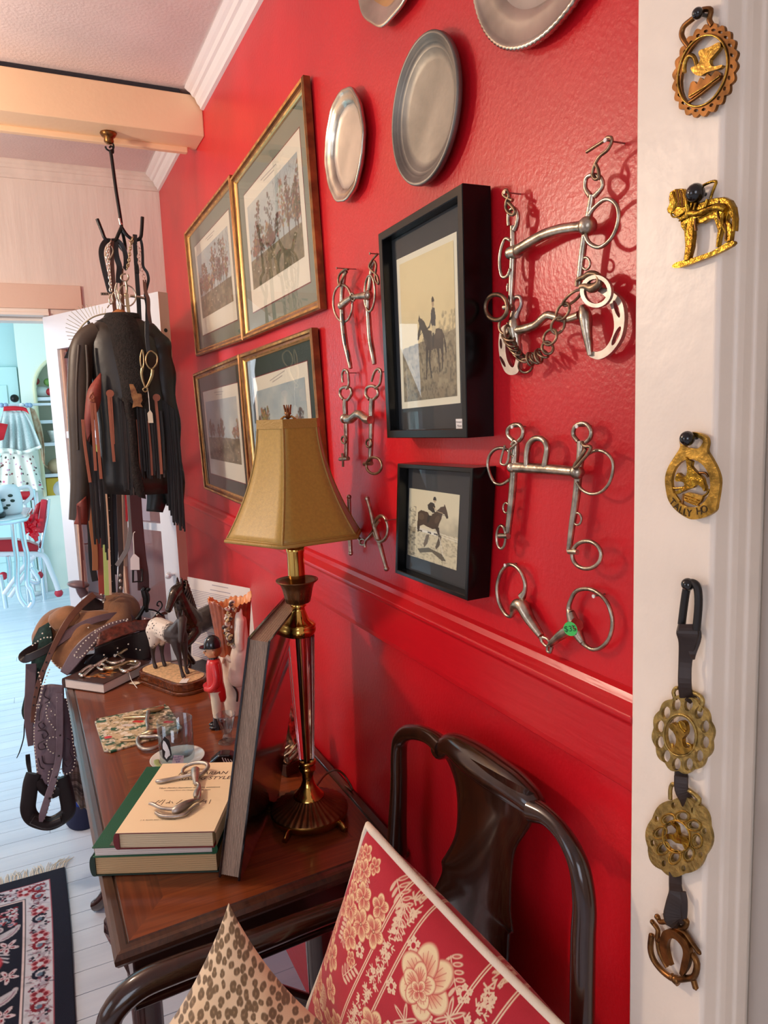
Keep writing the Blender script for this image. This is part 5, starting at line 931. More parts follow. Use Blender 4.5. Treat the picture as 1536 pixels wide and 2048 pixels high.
vo = nt.nodes.new('ShaderNodeTexVoronoi'); vo.inputs['Scale'].default_value = 85; nt.links.new(tc.outputs['Object'], vo.inputs['Vector']); r3 = nt.nodes.new('ShaderNodeValToRGB'); r3.color_ramp.elements[0].position = .20; r3.color_ramp.elements[0].color = (1,1,1,1); r3.color_ramp.elements[1].position = .26; r3.color_ramp.elements[1].color = (0,0,0,1); nt.links.new(vo.outputs['Distance'], r3.inputs[0])
mx2 = nt.nodes.new('ShaderNodeMath'); mx2.operation = 'MAXIMUM'; nt.links.new(mx.outputs[0], mx2.inputs[0]); nt.links.new(r3.outputs[0], mx2.inputs[1]); mc_ = nt.nodes.new('ShaderNodeMix'); mc_.data_type = 'RGBA'; mc_.inputs['A'].default_value = L3((228,216,202))+(1,); mc_.inputs['B'].default_value = L3((54,44,42))+(1,)
nt.links.new(mx2.outputs[0], mc_.inputs['Factor']); nt.links.new(mc_.outputs['Result'], bs_.inputs['Base Color'])
b = MB(); M4 = HM(BC+EZ*.0365-ax*.004, math.atan2(ax[1],ax[0]), .152)
hd = [(.52,-.03,1.13,.085),(.60,-.10,1.06,.08),(.66,-.17,.92,.058),(.69,-.21,.80,.05)]; nk = [(.28,0,.86,.18),(.38,-.01,.98,.14),(.46,-.02,1.08,.11),(.52,-.02,1.14,.09)]
er = [[(.49,y-.03,1.19,.03),(.49,y-.03,1.26,.026),(.49,y-.03,1.32,.01)] for y in (-.05,.05)]
horse_skin(b, M4, [STAND_F(.09,.02),STAND_F(-.09,.14),STAND_H(.09,.03),STAND_H(-.09,-.02)], nk, hd, er, TAIL); remeshed(b, 'body', m_app, t, .0024, 4)
b = MB(); b.tube([M4((.335,-.02,.11)),M4((.5,-.06,.03)),M4((.62,-.16,.01))], .0009, 5, m=mat('white string', (236,232,224), .8)); c = M4((.60,-.10,.006)); b.prism([(0,-.011),(.034,-.011),(.034,.011),(0,.011)], .0006, c, unit(-ay*.6+ax*.5), unit(ax*.6+ay*.5), m=mat('white label', (238,234,228), .6)); plabel(b.build('price_tag', parent=t), 'white string price tag')
# dark bronze horse
m_brz = mat('dark bronze figure', (64,54,47), .22, .6, var=.25, vscale=60.0, coat=.25)
HB = np.array([-.116,2.262,TZ]); t = thing('horse_figurine', 'tall dark bronze horse figurine with raised foreleg, in front of the typed sheet', 'figurine', HB)
b = MB(); b.prism([(.105*math.cos(a)*(1+.06*math.sin(5*a)), .055*math.sin(a)*(1+.06*math.cos(3*a))) for a in [2*PI*i/40 for i in range(40)]], .014, HB, (.83,.56,0), (-.56,.83,0), m=mat('dark bronze ground', (50,52,56), .35, .5, bump=.5, bscale=120.0)); b.build('rocky_base', parent=t, bevel=.005, seg=3)
b = MB(); M4 = HM(HB+EZ*.012, PI+.66, .184)
raised = [(.32,.09,.72,.12),(.46,.09,.60,.085),(.60,.09,.52,.055),(.52,.09,.36,.036),(.45,.09,.26,.036),(.42,.09,.20,.042)]
nk = [(.30,0,.88,.20),(.42,0,1.08,.17),(.50,0,1.30,.135),(.53,0,1.46,.10)]; hd = [(.52,0,1.48,.10),(.63,0,1.44,.098),(.73,0,1.31,.072),(.80,0,1.20,.058)]; er = [[(.50,y,1.54,.034),(.50,y,1.61,.028),(.50,y,1.67,.01)] for y in (-.045,.045)]
horse_skin(b, M4, [STAND_F(-.09,-.02),raised,STAND_H(.09,.04),STAND_H(-.09,-.03)], nk, hd, er, TAIL); bo = remeshed(b, 'body', m_brz, t, .0026, 3)
b = MB()
for i in range(9): f = i/8; p = (.34-.02*i+.02*i*f+.05*f, 0, 1.05+.42*f); q0 = np.array([.28+.17*f,0,1.08+.50*f]); b.tube(catmull([M4(q0), M4(q0+np.array([-.02,.09,.0])), M4(q0+np.array([.05,.13,-.10])), M4(q0+np.array([.08,.10,-.18]))],3), [.006-.0004*k for k in range(10)], 6, m=m_brz)
b.build('mane', parent=t)
# typed sheet leaning on the wall behind the bronze horse
P1 = np.array([-.146,2.385,TZ]); P2 = np.array([-.006,2.085,TZ]); sx_ = unit(P2-P1); Lp = np.linalg.norm(P2-P1); t = thing('typed_sheet', 'white typed sheet standing behind the bronze horse against the wall', 'paper', (P1+P2)/2)
n_ = np.array([sx_[1],-sx_[0],0]); upP = unit(EZ+(-n_)*.06); b = MB(); b.prism([(0,0),(Lp,0),(Lp,.277),(0,.277)], .0012, P1+EZ*.001, sx_, upP, m=mat('white typing paper', (240,232,226), .7)); b.build('sheet', parent=t)
b = MB(); mi_ = mat('grey typing', (168,160,172), .8); mi2 = mat('violet grey typing', (156,150,186), .8); fr_ = P1+EZ*.001+unit(np.cross(sx_,upP))*.0014; r = random.Random(9)
for i, (u0, u1) in enumerate(((.13,.21),(.12,.22))): b.prism([(u0,0),(u1,0),(u1,.0024),(u0,.0024)], .0002, fr_+upP*(.264-.016*i), sx_, upP, m=mi_)
for i in range(40):
    yv = .236-i*.0056
    if i in (10,21,22,31): continue
    u1 = Lp-.022-r.random()*.02 if r.random() < .8 else Lp*.6; b.prism([(.02,0),(u1,0),(u1,.0018),(.02,.0018)], .0002, fr_+upP*yv, sx_, upP, m=mi2 if i > 8 else mi_)
plabel(b.build('typed_lines', parent=t), 'lines of small grey type')
# jockey
JP = np.array([-.186,1.80,TZ]); m_jr = mat('red painted coat', (206,40,42), .35, coat=.3); m_jw = mat('cream painted breeches', (234,222,196), .4); m_jb = mat('black painted boots', (18,20,26), .2, coat=.4); m_js = mat('painted skin', (222,164,120), .45); m_jh = mat('painted auburn hair', (150,84,40), .5)
t = thing('rider_figurine', 'carved wooden rider in red coat and black cap, standing beside the pottery vase', 'figurine', JP); HJ = .245; RJ = rotz(math.radians(172))
def jp(x, y, z_): return JP+RJ@np.array([x*HJ, y*HJ, z_*HJ])
b = MB()
for s_ in (-1,1): b.tube([jp(.0,s_*.045,.0),jp(0,s_*.045,.03),jp(0,s_*.045,.13)], [.013,.0125,.011], 14); b.sphere(jp(.03,s_*.045,.022), (.016,.011,.0055), None, 12, 8, RJ)
b.build('boots', m_jb, t)
b = MB()
for s_ in (-1,1): b.tube([jp(0,s_*.045,.13),jp(0,s_*.05,.30),jp(0,s_*.05,.42)], [.0115,.014,.017], 14)
b.build('breeches', m_jw, t)
def oval(b, prof, m=None):
    rows = [[jp(cx+rx*math.cos(a), ry*math.sin(a), zz) for a in [2*PI*i/24 for i in range(24)]] for (rx, ry, zz, cx) in prof]; b.grid(rows, m, True)
b = MB(); oval(b, [(.001,.001,.27,-.03),(.06,.06,.275,-.03),(.085,.10,.31,-.02),(.09,.115,.40,-.01),(.085,.11,.50,0),(.085,.115,.60,0),(.08,.115,.68,0),(.065,.10,.73,0),(.045,.06,.75,0),(.001,.001,.752,0)])
for s_ in (-1,1): b.tube(catmull([jp(0,s_*.10,.71),jp(-.01,s_*.135,.62),jp(.0,s_*.145,.52),jp(.05,s_*.11,.455),jp(.10,s_*.04,.45)],4), [.0105-.0002*i for i in range(17)], 10)
co = b.build('coat', m_jr, t); b = MB(); oval(b, [(.05,.055,.745,0),(.052,.057,.76,0),(.045,.05,.768,0)]); plabel(b.build('collar', m_jb, co), 'dark coat collar')
b = MB(); b.sphere(jp(.005,0,.83), (.0185,.0165,.021), None, 18, 14, RJ); b.tube([jp(0,0,.75),jp(0,0,.80)], .009, 12); b.sphere(jp(.085,0,.825), (.004,.003,.004)); b.sphere(jp(.075,.0,.795), (.003,.006,.0015), None, 8, 6, RJ)
for s_ in (-1,1): b.sphere(jp(.0,s_*.07,.83), (.004,.002,.005))
hd_ = b.build('head', m_js, t)
b = MB(); b.sphere(jp(-.018,0,.838), (.0185,.0175,.020), None, 18, 12, RJ); b.build('hair', m_jh, hd_)
b = MB(); 
for s_ in (-1,1): b.sphere(jp(.075,s_*.03,.845), .0016)
b.build('eye', m_jb, hd_)
b = MB(); oval(b, [(.088,.082,.872,0),(.09,.084,.885,0),(.086,.08,.92,0),(.068,.062,.965,0),(.035,.032,.992,0),(.001,.001,1.0,0)]); b.prism([(.02*math.cos(a)*HJ*4, .018*math.sin(a)*HJ*4) for a in [-PI/2+PI*i/12 for i in range(13)]], .003, jp(.055,0,.874), RJ@np.array([1,0,0]), RJ@np.array([0,1,0])); b.build('riding_cap', m_jb, t)
# pottery vase with a modelled horse head
VP = np.array([-.118,1.868,TZ]); t = thing('vase', 'brown and cream pottery vase modelled with a curly-maned horse head', 'vase', VP); m_vb = mat('brown glazed pottery', (150,74,44), .22, coat=.4, var=.3, vscale=14.0); m_vin = mat('peach glazed inside', (232,160,104), .35); m_vw = mat('cream glazed pottery', (236,222,204), .25, coat=.3, var=.08, vscale=18.0)
R_v = rotz(math.atan2(-.3,.95))
b = MB(); b.lathe([(.001,0),(.030,0),(.032,.006),(.034,.05),(.036,.12),(.038,.165)], VP, 40, m_vw, R_v, lambda q, r, z: r*(1+.05*math.sin(2*q+9*z))); b.build('lower_body', parent=t)
VU = VP+EZ*.163
b = MB(); b.lathe([(.037,0),(.042,.03),(.046,.07),(.048,.11),(.052,.14),(.0545,.148),(.0515,.147),(.046,.11),(.04,.05),(.02,.012)], VU, 96, m_vb, R_v, lambda q, r, z: r*(1+(.025*math.cos(24*q)*min(1,z/.05))+(.06*math.sin(q*2+1.0) if z > .1 else 0))); uo = b.build('fluted_cup', parent=t)
for v in uo.data.vertices:   # wavy rim
    q = math.atan2(v.co.y, v.co.x); z_ = v.co.z-.163
    if z_ > .1: v.co.z += (z_-.1)/.048*(.010*math.sin(2*q+1.6)+.005*math.cos(5*q)+.0025*math.cos(24*q))
uo.data.materials.append(m_vin)
for p in uo.data.polygons:
    if np.dot(np.array(p.center[:2]), np.array(p.normal[:2])) < 0 and p.center.z > .17: p.material_index = 1
fd = unit(np.array([CAM[0]-VP[0]+.12, CAM[1]-VP[1], 0])); sd_ = np.array([-fd[1], fd[0], 0]); sd_ = -sd_ if sd_[0] < 0 else sd_
def vp(s_, f, z_): return VP+sd_*s_+fd*f+EZ*z_
b = MB()
for ch in ([(.016,.036,.285,.010),(.018,.044,.265,.014),(.014,.052,.235,.013),(.012,.056,.21,.012),(.014,.055,.195,.010)],[(.020,.030,.26,.018),(.018,.034,.21,.022),(.012,.034,.16,.026),(.006,.032,.11,.028)],[(.004,.036,.30,.005),(.008,.04,.285,.006)],[(.022,.036,.30,.005),(.022,.04,.285,.006)]):
    b.tube([vp(*c[:3]) for c in ch], [c[3] for c in ch], 12); b.sphere(vp(*ch[0][:3]), ch[0][3]); b.sphere(vp(*ch[-1][:3]), ch[-1][3])
remeshed(b, 'horse_head', m_vw, t, .0028, 3)
b = MB(); r = random.Random(3)
for i in range(34):
    f = i/33; p = vp(.006-.020*math.sin(f*2.6)+r.uniform(-.010,.006), .048+r.uniform(-.006,.004), .315-.115*f); 
    P = [p+sd_*(.007*k_*math.cos(q))+EZ*(.007*k_*math.sin(q))+fd*(.004*math.sin(q*.5)) for q, k_ in [(PI*1.6*j/9+i, 1-.08*j) for j in range(10)]]; b.tube(P, [.0042-.0003*j for j in range(10)], 6, m=(m_vw, mat('grey glaze', (92,80,76), .3), mat('pale gold glaze', (206,180,130), .3))[i % 3])
b.build('curly_mane', parent=t)
b = MB()
for pts, rr in (([(-.022,.034,.17),(0,.042,.155),(.03,.036,.172)],.007),([(.002,.040,.12),(.02,.040,.105),(.03,.034,.125),(.022,.03,.14)],.010),([(-.01,.036,.09),(0,.039,.07),(-.002,.038,.045)],.0025),([(-.028,.026,.165),(-.032,.028,.15)],.004)): b.tube(catmull([vp(*p) for p in pts],4), rr, 8, m=m_vw if rr > .003 else mat('black underglaze', (40,36,34), .4))
b.build('scroll_relief', parent=t)
# stemmed glass and black beaded purse half hidden by the upright book
GP = np.array([-.186,1.70,TZ]); b = MB(); b.lathe([(0,.002),(.022,.002),(.023,.001),(.022,0),(0,0)], GP, 28, g); b.lathe([(.010,.012),(.011,.02),(.013,.03),(.022,.06),(.024,.072),(.0235,.072),(.0125,.031),(.008,.024),(0,.022)], GP, 28, g); b.sphere(GP+EZ*.012, (.012,.012,.0105), glassmat('clear tumbler glass'))
t = thing('shot_glass', 'small footed glass next to the rider figurine', 'glass', GP); b.build('glass_body', parent=t)
KP = np.array([-.222,1.585,TZ]); t = thing('black_case', 'small shiny black case with white decoration, half behind the cream book', 'case', KP); b = MB(); b.prism([(-.035,0),(.035,0),(.035,.02),(.022,.036),(-.008,.038),(-.028,.022)], .03, KP, unit(np.array([.9,-.3,0])), EZ, m=m_jb); b.build('case_body', parent=t, bevel=.006, seg=3)
b = MB(); 
for i in range(5): b.tube([KP+unit(np.array([.9,-.3,0]))*(.0+.006*i)+np.array([-.3,-.9,0])*.0318+EZ*(.032-.002*i), KP+unit(np.array([.9,-.3,0]))*(.008+.006*i)+np.array([-.3,-.9,0])*.0318+EZ*.010], .0012, 5, m=mat('white enamel', (226,226,230), .4))
b.build('white_pattern', parent=t)
# carved silver ornament behind the lamp
SP = np.array([-.098,1.495,TZ]); t = thing('silver_ornament', 'carved silvery scroll ornament on a dark block, between the upright book and the lamp', 'ornament', SP); m_sv = mat('antique silver', (176,160,136), .3, .95, var=.4, vscale=70.0); b = MB(); b.box((-.032,-.032,0), (.032,.032,.028), m_tdark, rotz(.4), SP); b.build('plinth', parent=t, bevel=.002)
b = MB(); b.lathe([(.001,.028),(.036,.028),(.038,.036),(.030,.05),(.022,.07),(.018,.10),(.022,.12),(.014,.145),(.001,.15)], SP, 60, None, None, lambda q, r, z: r*(1+.16*math.sin(7*q+60*z))); 
for i in range(10): a = 2*PI*i/10; b.tube(catmull([SP+np.array([.034*math.cos(a+k*.5), .034*math.sin(a+k*.5), .034+.012*k]) * np.array([1,1,1]) for k in range(4)],3), [.006,.006,.0055,.005,.0048,.0045,.004,.0035,.003,.002][:10], 6)
b.build('scroll_body', m_sv, t)
# far book with bridle hardware
fb1, fb2, fb3 = np.array([-.533,2.323]), np.array([-.429,2.205]), np.array([-.296,2.332]); fx = unit(fb2-fb1); fy = np.array([-fx[1],fx[0]]); FX, FY = np.append(fx,0), np.append(fy,0)
m_bb = mat('brown picture jacket', (62,34,26), .35, coat=.3); t = book('book', 'brown-jacketed hardcover overhanging the far corner of the table under the bridle chains', 'book', np.append(fb1,TZ+.0002), FX, FY, EZ, .158, .205, .031, m_bb, m_pgw, 'x0', over=.003)
b = MB(); r = random.Random(2); oF = np.append(fb1,TZ+.0314)
for i in range(26): u, v = r.uniform(.05,.12), r.uniform(.03,.09); b.add([oF+FX*(u+dx)+FY*(v+dy)+EZ*.0001 for dx, dy in ((-.008,-.004),(.008,-.002),(.010,.004),(-.006,.003))], [(0,1,2,3)], mat('orange jacket print', (206,116,44), .4) if i % 3 else mat('tan jacket print', (166,120,70), .4))
plabel(b.build('jacket_picture', parent=t), 'orange picture on the jacket')
for s_, u, v, sz in (('Arabian',.10,.165,.028),('the horse',.06,.028,.011)): b = MB(); text_into(b, s_, oF+FX*u+FY*v, FX, FY, sz, mat('cream lettering', (236,224,206), .5), shear=.2); plabel(b.build('jacket_lettering', parent=t), 'cream script lettering')
z = zm(120,1280,5.12); ZF = TZ+.0316; m_chw = mat('polished nickel chain', (224,216,204), .2, 1.0)
t = thing('bridle_bit', 'tangle of bright bit links and rings lying on the brown jacketed book', 'horse bit', T(240,1330,ZF))
b = MB(); ttube(b, z([(215,360,3.6,.006),(210,340,3.6,.007),(260,295,3.6,.010),(320,265,3.6,.010),(335,280,3.6,.008),(285,325,3.6,.006),(240,365,3.6,.005)]), ZF, m_chw, closed=True); b.build('shank_loop', parent=t)
b = MB(); ttube(b, z([(335,275,3.4,.008),(370,260,3.6,.010),(420,225,4,.012),(470,190,4,.012)]), ZF, m_chw); b.build('shank', parent=t)
b = MB(); ttube(b, z([(390,275,3.2,.010),(410,300,3.2,.008),(450,300,3.2,.008),(460,265,3.2,.011),(425,250,3.2,.013)]), ZF, m_chw, closed=True); b.build('ring', parent=t)
b = MB(); ttube(b, z([(450,290,4,.008),(540,290,5,.009),(610,265,4,.010),(700,225,3,.010),(780,225,3.4,.010),(800,245,3.2,.010)]), ZF, m_tan); b.build('mouthpiece', parent=t)
b = MB(); ttube(b, z([(610,290,4,.006),(650,320,4.2,.006),(710,310,4.2,.006),(790,270,3.8,.007),(810,235,3.4,.009),(770,220,3.2,.012)]), ZF, m_chw); b.build('cheek_ring', parent=t)
b = MB(); ttube(b, z([(480,215,3.6,.007),(540,240,3.8,.007),(620,225,3.8,.007),(650,190,3.6,.008),(600,150,3.2,.009),(560,160,3,.010)]), ZF, m_chw); ttube(b, z([(600,150,3,.010),(650,110,3.4,.012),(700,80,3.2,.012)]), ZF, m_tan); b.build('cheek_ring', parent=t)
b = MB(); P = [T(x, y, ZF+.006) for x, y in z([(800,240),(760,270),(710,295),(720,330),(780,380)])]; P[-1][2] = TZ+.004; P[-2][2] = TZ+.016; b.tube(catmull(P,5), .0011, 5, m=mat('white string', (236,232,224), .8)); c = T(*z([(770,440)])[0], TZ+.003); b.prism([(-.016,-.010),(.012,-.011),(.017,.003),(.004,.011),(-.014,.007)], .0006, c-EZ*.0, FX, FY, m=mat('cream hang tag', (234,222,198), .7)); plabel(b.build('price_tag', parent=t), 'cream paper tag on a string')
# ------------------------------------------------------------------ armchair against the wall and its cushions
m_ch = woodmat('polished dark mahogany', (36,18,11), (58,29,16), .2, 2, 5.0, .5)
ct = thing('armchair', 'dark polished armchair with vase-shaped splat, its back to the red wall', 'chair', (-.28,.76,0))
z = zm(740,1420,3.2); XB = .055
b = MB(); wtube(b, z([(470,240,21),(400,180,17),(320,145,16),(240,145,16),(195,190,16),(185,280,16.5),(185,420,17),(182,560,17.5),(175,740,19),(172,900,21)]), XB, n=16, k=6); P = [W(*z([(172,900)])[0], XB), np.array([-XB,1.0,.46]), np.array([-XB+.02,1.01,.02])]; b.tube(P, [.0135,.016,.014], 12); b.build('back_post', m_ch, ct)
b = MB(); wtube(b, z([(1050,640,25),(1130,680,19),(1220,770,18),(1300,900,20),(1350,1050,22),(1372,1250,24),(1365,1450,25),(1360,1750,25),(1358,2000,25)]), XB, n=16, k=6); q = W(*z([(1358,2000)])[0], XB); P = [q, np.array([-XB,q[1],.46]), np.array([-XB+.02,q[1]-.01,.02])]; b.tube(P, [.0125,.016,.014], 12); b.build('back_post', m_ch, ct)
# splat: a curved board with a rolled crest
Lf = [(470,215),(455,260),(500,340),(540,450),(556,560),(558,680),(548,780),(520,860),(480,930),(457,970),(462,1030),(440,1090),(400,1170),(375,1250),(372,1400),(400,1600),(440,1800),(500,2050)]
Rt_ = [(1060,540),(1050,640),(1040,720),(990,800),(950,860),(925,930),(915,1020),(908,1120),(905,1220),(905,1300),(920,1420),(900,1432),(893,1500),(890,1600),(880,1700),(865,1800),(850,1900),(840,2050)]
nL = catmull([arr(p) for p in Lf], 3); nR = catmull([arr(p) for p in Rt_], 3); rows_f, rows_b = [], []
for i, (l, r_) in enumerate(zip(nL, nR)):
    f = i/(len(nL)-1); rf, rb = [], []
    for j in range(13):
        u = j/12; p = l*(1-u)+r_*u; q = z([tuple(p)])[0]; bulge = .010*math.sin(PI*u)**.6+.012*max(0,1-f*6)*math.sin(PI*u)**.5; rf.append(W(q[0], q[1], XB-.004+bulge)); rb.append(W(q[0], q[1], XB-.016+bulge*.5))
    rows_f.append(rf+rb[::-1])
b = MB(); b.grid(rows_f, None, True); b.add(rows_f[0], [tuple(range(26))]); b.add(rows_f[-1], [tuple(range(26))]); b.build('splat', m_ch, ct)
b = MB(); CR = [(455,215,20),(540,190,26),(640,250,33),(740,320,36),(840,390,36),(940,460,34),(1040,545,28),(1075,590,22)]
wtube(b, z([(x-8,y+38,r_) for x, y, r_ in CR]), XB-.004, n=16, k=5); b.build('crest_rail', m_ch, ct)
for yy, nm in ((1.022,'arm'),(.50,'arm')):
    b = MB(); P = catmull([np.array(p) for p in ((-.05,yy-.005,.742),(-.18,yy,.742),(-.32,yy,.738),(-.43,yy,.738),(-.485,yy,.732),(-.522,yy,.705),(-.530,yy,.665),(-.512,yy,.62),(-.485,yy,.57),(-.47,yy,.50),(-.47,yy,.45))], 5); n_ = len(P); b.tube(P, [.014+.0055*math.sin(PI*min(1,i/(n_*.7))) for i in range(n_)], 14); b.build(nm, m_ch, ct)
b = MB(); b.prism([(-.50,.50),(-.05,.535),(-.05,.985),(-.50,1.03)], .06, (0,0,.39), (1,0,0), (0,1,0), m=m_ch); b.build('seat_frame', parent=ct, bevel=.006)
b = MB(); b.prism([(-.48,.53),(-.08,.56),(-.08,.96),(-.48,1.0)], .03, (0,0,.44), (1,0,0), (0,1,0), m=mat('dark seat leather', (40,18,16), .45)); b.build('seat', parent=ct, bevel=.012, seg=3)
for yy in (.53,1.0):
    b = MB(); P = catmull([(-.475,yy,.42),(-.485,yy,.30),(-.475,yy,.16),(-.465,yy,.06),(-.48,yy,.012)],4); b.tube(P, [.026-.0008*i for i in range(len(P))], 12); b.sphere((-.482,yy,.014), (.024,.02,.014)); b.build('leg', m_ch, ct)
# cushions ------------------------------------------------------
def cushion(name, label, tip, e1, e2, side, fat, canvas, mfront, grp, welt=None, back_canvas=None, wr_=.006, wrinkle=0.0, ear=.07, pe=1.25):
    tip = arr(tip); e1 = unit(arr(e1)); e2 = arr(e2); e2 = unit(e2-e1*np.dot(e1,e2)); nn = unit(np.cross(e1,e2))
    if np.dot(nn, CAM-tip) < 0: nn = -nn
    t = thing(name, label, 'cushion', tip+(e1+e2)*side*.5-EZ*side*.5, grp)
    def surf(sign):
        def fn(U, V):
            a = U*(1-U)*4; c = V*(1-V)*4; prof = np.sqrt(np.clip(a*c,0,1)); h = prof**pe*fat*(1+.08*np.sin(9*U+3)*np.sin(7*V))
            if wrinkle: h = h+wrinkle*np.exp(-((U-V*.35-.32)/.05)**2)*c+wrinkle*.8*np.exp(-((V-U*.5-.3)/.05)**2)*a
            # edges draw in between the corners
            pu = (U-.5)*(1-ear*c)+.5; pv = (V-.5)*(1-ear*a)+.5
            return tip+e1*(pu*side)[...,None]+e2*(pv*side)[...,None]+nn*(sign*h)[...,None]
        return fn
    f = pattern_grid('front_cover', canvas, surf(1), mfront, t); bk = pattern_grid('back_cover', back_canvas or canvas, surf(-1), mfront, t)
    if welt:
        b = MB(); E_ = []; s1 = surf(1)
        for k in range(4):
            tt_ = np.linspace(0,1,26)[:-1]; U, V = ((tt_,0*tt_),(1+0*tt_,tt_),(1-tt_,1+0*tt_),(0*tt_,1-tt_))[k]; E_ += list(s1(U[None],V[None])[0])
        b.tube(E_, wr_, 10, True, welt); b.build('welt', parent=t)
    return t
def petal_flower(c, x, y, R, n, rot, cols, asp=1.0, core=(150,40,40)):
    hi, mid, lo = cols
    for i in range(n):
        a = rot+2*PI*i/n; px, py = x+R*.55*math.cos(a), y+R*.55*math.sin(a)*asp
        c.ell(px, py, R*.56, R*.46*asp, lo, a, 1, .08); c.ell(px, py, R*.51, R*.41*asp, hi, a, 1, .2); c.ell(px-R*.16*math.cos(a), py-R*.16*math.sin(a), R*.34, R*.28*asp, mid, a, .75, .9)
        for k in (-.42,-.21,0,.21,.42): c.line([(x+R*.2*math.cos(a+k*.8), y+R*.2*math.sin(a+k*.8)*asp), (x+R*(.86-.3*abs(k))*math.cos(a+k), y+R*(.86-.3*abs(k))*math.sin(a+k)*asp)], .0012, lo, .75)
    c.ell(x, y, R*.13, R*.13*asp, core, 0, 1, .3); c.ell(x, y, R*.07, R*.07*asp, hi, 0, 1)
PINK = ((250,214,160),(214,96,84),(196,40,50)); PALE = ((252,226,176),(226,120,96),(204,60,62))
def toile(N=640):
    W_ = N; c = Canvas(W_, W_, (192,28,46)); n = c.noise(10,3,3); c.blend(np.clip(n-.5,0,.25),(160,16,34)); r = random.Random(11); cr_ = (246,216,178)
    S = .36
    for vm in (.116,.246):     # stripes at constant V (metres from the tip edge)
        v = vm/S; w_ = .017/S
        for d in (-w_*1.25,-w_*1.08,w_*1.08,w_*1.25): c.line([(u/40, v+d) for u in range(41)], .0021, cr_)
        for k in range(200):  # coral sprigs
            u0, v0 = r.random(), v+r.uniform(-.5,.5)*w_; a = r.random()*6.3
            for s_ in range(3): L = r.uniform(.008,.018); a2 = a+(s_-1)*.9; c.line([(u0,v0),(u0+L*math.cos(a2),max(v-w_*.95,min(v+w_*.95,v0+L*math.sin(a2))))], .0021, cr_, .9)
        for k in range(12): petal_flower(c, (k+.5)/12, v+.012*(-1)**k, .011, 5, k, (cr_,(200,60,60),cr_))
    def sprig(x, y, a, n_, col=cr_):
        for i in range(n_): q = i/n_; px, py = x+.10*q*math.cos(a), y+.10*q*math.sin(a); c.ell(px+.018*math.cos(a+1.1), py+.018*math.sin(a+1.1), .016, .006, col, a+1.1, .85, .3); c.ell(px+.018*math.cos(a-1.1), py+.018*math.sin(a-1.1), .016, .006, col, a-1.1, .85, .3); c.ell(px+.018*math.cos(a+1.1), py+.018*math.sin(a+1.1), .010, .003, (206,60,66), a+1.1, .9, .3)
        c.line([(x,y),(x+.10*math.cos(a),y+.10*math.sin(a))], .0018, col, .9)
    def star(x, y, R):
        for i in range(6): a = .4+PI*2*i/6; c.ell(x+R*.5*math.cos(a), y+R*.5*math.sin(a), R*.55, R*.14, cr_, a, .9, .3); c.ell(x+R*.5*math.cos(a), y+R*.5*math.sin(a), R*.38, R*.06, (198,40,54), a, .9, .3)
    def bunch(x, y, R): 
        for i in range(5): a = i*1.26; petal_flower(c, x+R*math.cos(a), y+R*math.sin(a), R*.55, 5, a, (cr_,(206,70,70),cr_))
    for (x, y, a, k) in ((.10,.10,.4,6),(.28,.10,.2,6),(.62,.12,.1,7),(.14,.46,1.0,6),(.5,.55,.6,6),(.34,.62,2.4,5),(.78,.5,1.2,6),(.2,.86,.3,6),(.6,.85,.1,6),(.44,.2,2.8,5),(.02,.22,1.2,5),(.04,.30,.3,5),(.3,.02,.2,6),(.48,.02,.1,6),(.68,.02,.1,6),(.04,.52,1.0,5),(.62,.42,.3,5)): sprig(x,y,a,k)
    for (x, y) in ((.30,.50),(.16,.62),(.64,.60),(.5,.9),(.86,.2)): star(x, y, .055)
    for (x, y) in ((.10,.40),(.22,.56),(.38,.46),(.72,.12),(.55,.5),(.9,.55),(.30,.22),(.44,.06),(.33,.56),(.08,.62),(.70,.52),(.26,.40)): bunch(x, y, .017)
    for (x, y, R) in ((.055,.06,.03),(.10,.085,.038),(.085,.03,.026),(.14,.05,.034),(.20,.075,.036),(.05,.12,.026),(.30,.05,.03),(.42,.04,.035),(.55,.05,.04),(.68,.06,.045),(.8,.05,.04),(.12,.22,.04),(.20,.24,.05),(.62,.25,.045),(.16,.135,.045),(.235,.175,.05),(.25,.095,.045),(.315,.15,.045),(.36,.2,.026),(.47,.10,.05),(.56,.16,.045),(.70,.2,.05),(.8,.1,.05)): petal_flower(c, x, y, R, 5, x*9, PINK)
    for (x, y, R) in ((.15,.495,.10),): 
        petal_flower(c, x, y, R, 6, .5, PALE); petal_flower(c, x+.02, y-.01, R*.62, 5, 1.1, PALE); petal_flower(c, x+.03, y, R*.32, 4, 0, PALE, 1.0, (190,60,50))
    for (x, y, R) in ((.44,.40,.06),(.50,.47,.062),(.55,.42,.055),(.47,.55,.055),(.57,.52,.05),(.40,.47,.035),(.78,.42,.07),(.85,.48,.06),(.30,.88,.08),(.7,.92,.08)): petal_flower(c, x, y, R, 5, x*7, PINK)
    return c
mcush = vcmat('printed cotton', .8, .25, 900.0, sheen=.2); m_welt = mat('ivory welt cord', (244,230,206), .7, bump=.3, bscale=700.0)
cushion('cushion', 'red floral cushion with ivory welt leaning on the armchair back', (-.190,.840,.990), (-.06,.10,-.31), (.07,-.22,-.13), .36, .070, toile(), mcush, None, m_welt, wr_=.0058, back_canvas=toile(240), ear=.035, pe=.95)
